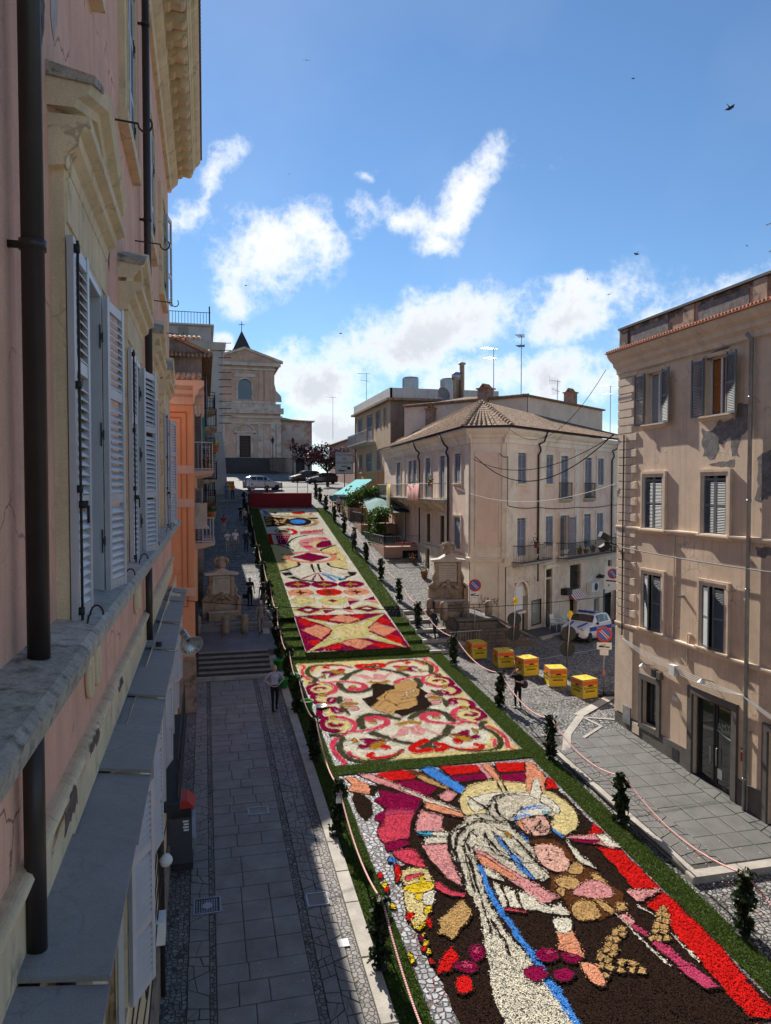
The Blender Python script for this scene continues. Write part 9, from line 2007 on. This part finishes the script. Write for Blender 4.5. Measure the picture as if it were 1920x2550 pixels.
# ---------------- people ----------------
SKIN = mat('skin', (.5, .29, .2), .6, .1, 8, .05); random.seed(5)
def tint_(name, c): return mat('cloth_' + name, c, .85, .18, 6, .3, 40)
def rot(v, a): return Vector((v[0] * math.cos(a) - v[1] * math.sin(a), v[0] * math.sin(a) + v[1] * math.cos(a), v[2]))
def person(label, x, y, z, rz, H, top, legs, shoes, hair, arms='down', stride=.0, sleeve='long', lean=0., skirt=False, head=0., vox=.017):
    """One continuous body grown from a jointed skeleton: legs, torso, neck, head and arms fused, hands with fingers; faces -y."""
    t = thing('person', label, 'person', (x, y, z), rz, 'people on the street'); M = WM[t.name] @ Matrix.Scale(H / 1.72, 4)
    V = Vector; st = stride; L = {}
    hip = V((0, 0, .93)); ch = V((0, -lean * .35, 1.3)); nk = V((0, -lean * .5, 1.47)); hd = V((0, -lean * .62 - .01, 1.6))
    J = {'hl': V((-.09, 0, .9)), 'hr': V((.09, 0, .9)), 'kl': V((-.1, -st * .5 - .02, .49)), 'kr': V((.1, st * .35 - .02, .49)), 'al': V((-.1, -st * .75, .09)), 'ar': V((.1, st * .85, .09 + st * .12)), 'sl': V((-.185, ch.y * 1.2, 1.41)), 'sr': V((.185, ch.y * 1.2, 1.41))}
    A = {'down': ((-.25, .02, 1.13), (-.25, -.05, .88)), 'swing': ((-.25, .09, 1.14), (-.24, .04, .9)), 'hips': ((-.38, .06, 1.16), (-.17, -.03, 1.0)), 'brow': ((-.36, -.1, 1.32), (-.13, -.16, 1.6)), 'chest': ((-.26, -.04, 1.15), (-.06, -.26, 1.24)), 'phone': ((-.25, -.12, 1.18), (-.08, -.32, 1.42)), 'bag': ((-.25, .03, 1.13), (-.27, -.02, .86))}
    la, ra = (arms if isinstance(arms, tuple) else (arms, arms))
    segs = []
    def add(kind, pts, rad, sy=1.0, cy=0): segs.append((kind, [V(p) for p in pts], rad, sy, cy))
    add('legs', [J['hl'], J['kl'], J['al'] + V((0, .01, 0))], [.088, .062, .045]); add('legs', [J['hr'], J['kr'], J['ar'] + V((0, .01, 0))], [.088, .062, .045])
    for a in ('al', 'ar'): add('shoes', [J[a] + V((0, .05, -.045)), J[a] + V((0, -.04, -.05)), J[a] + V((0, -.15, -.06))], [.045, .045, .035])
    add('legs', [(0, .01, .86), (0, 0, .97)], [.15, .15], .72)
    add('top', [(0, 0, .95), (0, lean * -.1, 1.1), ch, (0, nk.y, 1.43)], [.15, .138, .172, .1], .66)
    add('top', [J['sl'], J['sr']], [.062, .062]); add('skin', [(0, nk.y, 1.42), nk + V((0, 0, .06))], [.055, .05])
    add('skin', [hd + V((0, .005, -.1)), hd + V((0, 0, -.04)), hd + V((0, 0, .05)), hd + V((0, .01, .1))], [.05, .078, .09, .06], 1.12); add('skin', [hd + V((0, -.08, -.005)), hd + V((0, -.115, -.02))], [.018, .014])
    if skirt: add('legs', [(0, 0, .95), (0, .0, .55)], [.15, .22], .8)
    hands = []
    for sg, nm, key in ((1, la, 'sl'), (-1, ra, 'sr')):
        e, w_ = A[nm]; e = V((e[0] * sg, e[1] + ch.y * .6, e[2])); w_ = V((w_[0] * sg, w_[1] + ch.y * .8, w_[2])); add('top' if sleeve != 'none' else 'skin', [J[key], J[key].lerp(e, .55)], [.056, .048]); add('top' if sleeve == 'long' else 'skin', [J[key].lerp(e, .5), e, e.lerp(w_, .1)], [.047, .04, .04]); add('top' if sleeve == 'long' else 'skin', [e, e.lerp(w_, .85)], [.04, .03]); add('skin', [e.lerp(w_, .75), w_], [.027, .024]); hands.append((w_, (w_ - e).normalized(), sg))
    b = MB(); kinds = []
    for kind, pts, rad, sy, cy in segs:
        s0 = len(b.v); d = [pts[0] - (pts[1] - pts[0]).normalized() * rad[0] * .6] + pts + [pts[-1] + (pts[-1] - pts[-2]).normalized() * rad[-1] * .6]; b.tube(d, [rad[0] * .5] + list(rad) + [rad[-1] * .5], 10)
        if sy != 1.0:
            c0 = sum(p.y for p in pts) / len(pts); b.v[s0:] = [(p[0], c0 + (p[1] - c0) * sy, p[2]) for p in b.v[s0:]]
    tmp = bpy.data.objects.new('tmp', b.mesh('tmp', SKIN)); COL.objects.link(tmp); r = tmp.modifiers.new('r', 'REMESH'); r.mode = 'VOXEL'; r.voxel_size = vox; s_ = tmp.modifiers.new('s', 'SMOOTH'); s_.iterations = 3; s_.factor = .5
    me = bpy.data.meshes.new_from_object(tmp.evaluated_get(bpy.context.evaluated_depsgraph_get())); bpy.data.objects.remove(tmp); me.name = 'body'; me.materials.clear()
    MTS = {'skin': SKIN, 'top': top, 'legs': legs, 'shoes': shoes}; order = list(MTS)
    for m in MTS.values(): me.materials.append(m)
    n = len(me.polygons); C = np.empty(n * 3); me.polygons.foreach_get('center', C); C = C.reshape(-1, 3); best = np.full(n, 9.); idx = np.zeros(n, int)
    for kind, pts, rad, sy, cy in segs:
        for i in range(len(pts) - 1):
            a, c = np.array(pts[i]), np.array(pts[i + 1]); ab = c - a; tt = np.clip(((C - a) @ ab) / (ab @ ab), 0, 1); dd = np.linalg.norm(C - (a + tt[:, None] * ab), axis=1) / (rad[i] + tt * (rad[i + 1] - rad[i])); u = dd < best; best[u] = dd[u]; idx[u] = order.index(kind)
    me.polygons.foreach_set('material_index', idx.astype(np.int32)); me.polygons.foreach_set('use_smooth', [True] * n); body = put('body', me, t, M)
    for w_, d, sg in hands:
        h = MB(); side = d.cross(V((0, 1, .2))).normalized(); pn = d.cross(side); h.tube([w_ - d * .01, w_ + d * .04, w_ + d * .08], [.024, .036, .032], 8)
        for k in range(4):
            o_ = side * (.027 - .018 * k); l = (.07, .08, .075, .058)[k]; h.tube([w_ + d * .075 + o_, w_ + d * (.075 + l * .55) + o_, w_ + d * (.075 + l * .9) + o_ + pn * .02], [.0095, .009, .007], 5)
        h.tube([w_ + d * .02 + side * .03, w_ + d * .055 + side * .055, w_ + d * .085 + side * .06], [.011, .01, .008], 5); h.build('hand', SKIN, body, M, True)
    hb = MB(); hb.ball(hd + V((0, .022, .045)), (.092, .1, .085), 12, 8)
    if hair[1] > 0: hb.ball(hd + V((0, .05, -.03)), (.088, .06, .06 + hair[1]), 10, 8)
    hb.build('hair', hair[0], body, M, True)
    f = MB()
    for k in (-1, 1): f.ball(hd + V((k * .033, -.083, .012)), .011, 6, 5)
    f.build('eyes', BLACKT, body, M); f = MB(); f.tube([hd + V((-.025, -.085, -.055)), hd + V((.025, -.085, -.055))], .007, 5); f.build('mouth', flat('lips', (.3, .1, .09), .6), body, M)
    for k in (-1, 1): MB().ball(hd + V((k * .09, .005, 0)), (.014, .022, .03), 6, 5).build('ear', SKIN, body, M, True)
    return t
NAVY = tint_('navy', (.02, .025, .045)); BLK = tint_('black', (.012, .012, .013)); LAV = tint_('lavender', (.42, .4, .5)); GRY = tint_('grey', (.2, .19, .18)); WHT = tint_('white', (.72, .71, .69)); BEI = tint_('beige', (.4, .34, .27)); REDC = tint_('red', (.42, .04, .03)); ORC_ = tint_('orange', (.55, .13, .03)); DEN = tint_('denim', (.12, .17, .28)); DKG = tint_('dark_grey', (.05, .05, .055))
HB_ = (tint_('brown_hair', (.04, .022, .012)), 0); HG = (tint_('grey_hair', (.4, .39, .38)), 0); HL_ = (HB_[0], .08); SHB = tint_('shoe_black', (.015, .014, .013)); SHW = tint_('shoe_white', (.55, .54, .52))
person('man in lavender shirt and dark trousers with hands on hips on the left pavement', 2.62, 29.05, zl(29.05) + .05, R_(8), 1.78, LAV, BLK, SHB, (tint_('dark_grey_hair', (.1, .095, .09)), 0), 'hips', .16, vox=.013)
person('man in grey suit walking up past the left fountain', 2.75, 38.3, -7.53, R_(185), 1.72, GRY, GRY, SHB, HG, 'swing', .32)
person('woman in black holding something at her chest beside the left fountain', 2.45, 42.5, zr(42.5), R_(10), 1.6, BLK, BLK, SHB, HB_, ('chest', 'bag'), .05, 'short')
person('woman in black seen from behind near the left rope', 3.15, 41.9, zr(41.9), R_(190), 1.5, BLK, DKG, SHB, HL_, 'down', .06, skirt=True)
person('woman in pale top and beige trousers on the upper left setts', 1.55, 54.1, zr(54.1), R_(5), 1.45, WHT, BEI, SHW, HB_, 'chest', .1, 'short')
person('white-haired man in white shirt on the upper left setts', 2.08, 53.7, zr(53.7), R_(-5), 1.66, WHT, GRY, SHB, HG, 'down', .12, 'short')
person('man in dark jacket walking beside the upper left rope', 2.86, 53.8, zr(53.8), R_(180), 1.55, NAVY, NAVY, SHB, HG, 'swing', .25)
person('person in red shirt and pale trousers on the upper left setts', 1.41, 59.3, zr(59.3), R_(170), 1.45, REDC, BEI, SHB, HB_, 'chest', .08, 'short')
person('person in dark clothes with bare knees near the top left posts', 2.9, 62.9, zr(62.9), R_(20), 1.45, BLK, DKG, SHW, HB_, 'chest', .1, 'short')
person('person in pale jacket leaning at the top left rope', 3.2, 61.7, zr(61.7), R_(200), 1.45, BEI, DKG, SHB, HG, 'down', .05, lean=.3)
person('person in blue denim on the wide upper steps', 2.0, 72.9, zr(72.9) + .06, R_(185), 1.6, DEN, DEN, SHB, HB_, 'swing', .2)
person('person in orange shirt and dark trousers on the wide upper steps', 2.6, 72.5, zr(72.5) + .1, R_(178), 1.6, ORC_, DKG, SHB, HB_, 'swing', .2, 'short')
person('person in white top standing behind the red platform', 4.45, 72.4, zr(72.4), R_(10), 1.75, WHT, DKG, SHB, HG, 'chest', .05, 'short'); person('dark-shirted person behind the red platform', 5.9, 72.7, zr(72.7), R_(-5), 1.65, BLK, DKG, SHB, HB_, 'chest', .04, 'short')
person('man in navy jacket climbing the right stair with bent back', 11.7, 36.7, -7.95, R_(200), 1.55, NAVY, NAVY, SHB, HG, 'down', .2, lean=.45)
person('woman in black cardigan shading her eyes beside the yellow cubes', 12.3, 27.5, zl(27.5), R_(-48), 1.6, BLK, BLK, SHW, HB_, ('brow', 'chest'), .04, 'short', vox=.013)
person('woman in dark clothes photographing the carpet on the upper right setts', 10.72, 53.4, zr(53.4), R_(-40), 1.5, NAVY, BLK, SHB, HB_, 'phone', .12); person('man in pale shirt standing by the trattoria railing', 11.85, 66.2, zr(66.2), R_(190), 1.5, LAV, NAVY, SHB, HG, 'down', .03, 'short')
hg = thing('handbag', 'black handbag hanging from the hand of the woman in black', 'handbag', (2.2, 42.5, zr(42.5) + .4)); Mh_ = T(2.2, 42.5, zr(42.5)); MB().hexa([(-.16, -.06, .42), (.16, -.06, .42), (.16, .06, .42), (-.16, .06, .42)], [(-.14, -.05, .66), (.14, -.05, .66), (.14, .05, .66), (-.14, .05, .66)]).build('body', BLK, hg, Mh_); MB().tube([(.1 * math.cos(a), 0, .66 + .14 * math.sin(a)) for a in np.linspace(0, math.pi, 8)], .01, 5).build('strap', BLK, hg, Mh_)
hg = thing('shoulder_bag', 'dark patterned bag at the side of the woman by the cubes', 'handbag', (12.55, 27.55, zl(27.5) + .8)); Mh_ = T(12.58, 27.5, zl(27.5)); MB().ball((0, 0, .95), (.17, .12, .16), 10, 8).build('body', tint_('pattern', (.06, .04, .05)), hg, Mh_, True); MB().tube([(0, 0, 1.1), (-.1, 0, 1.32), (-.22, 0, 1.4)], .015, 5).build('strap', BLK, hg, Mh_)
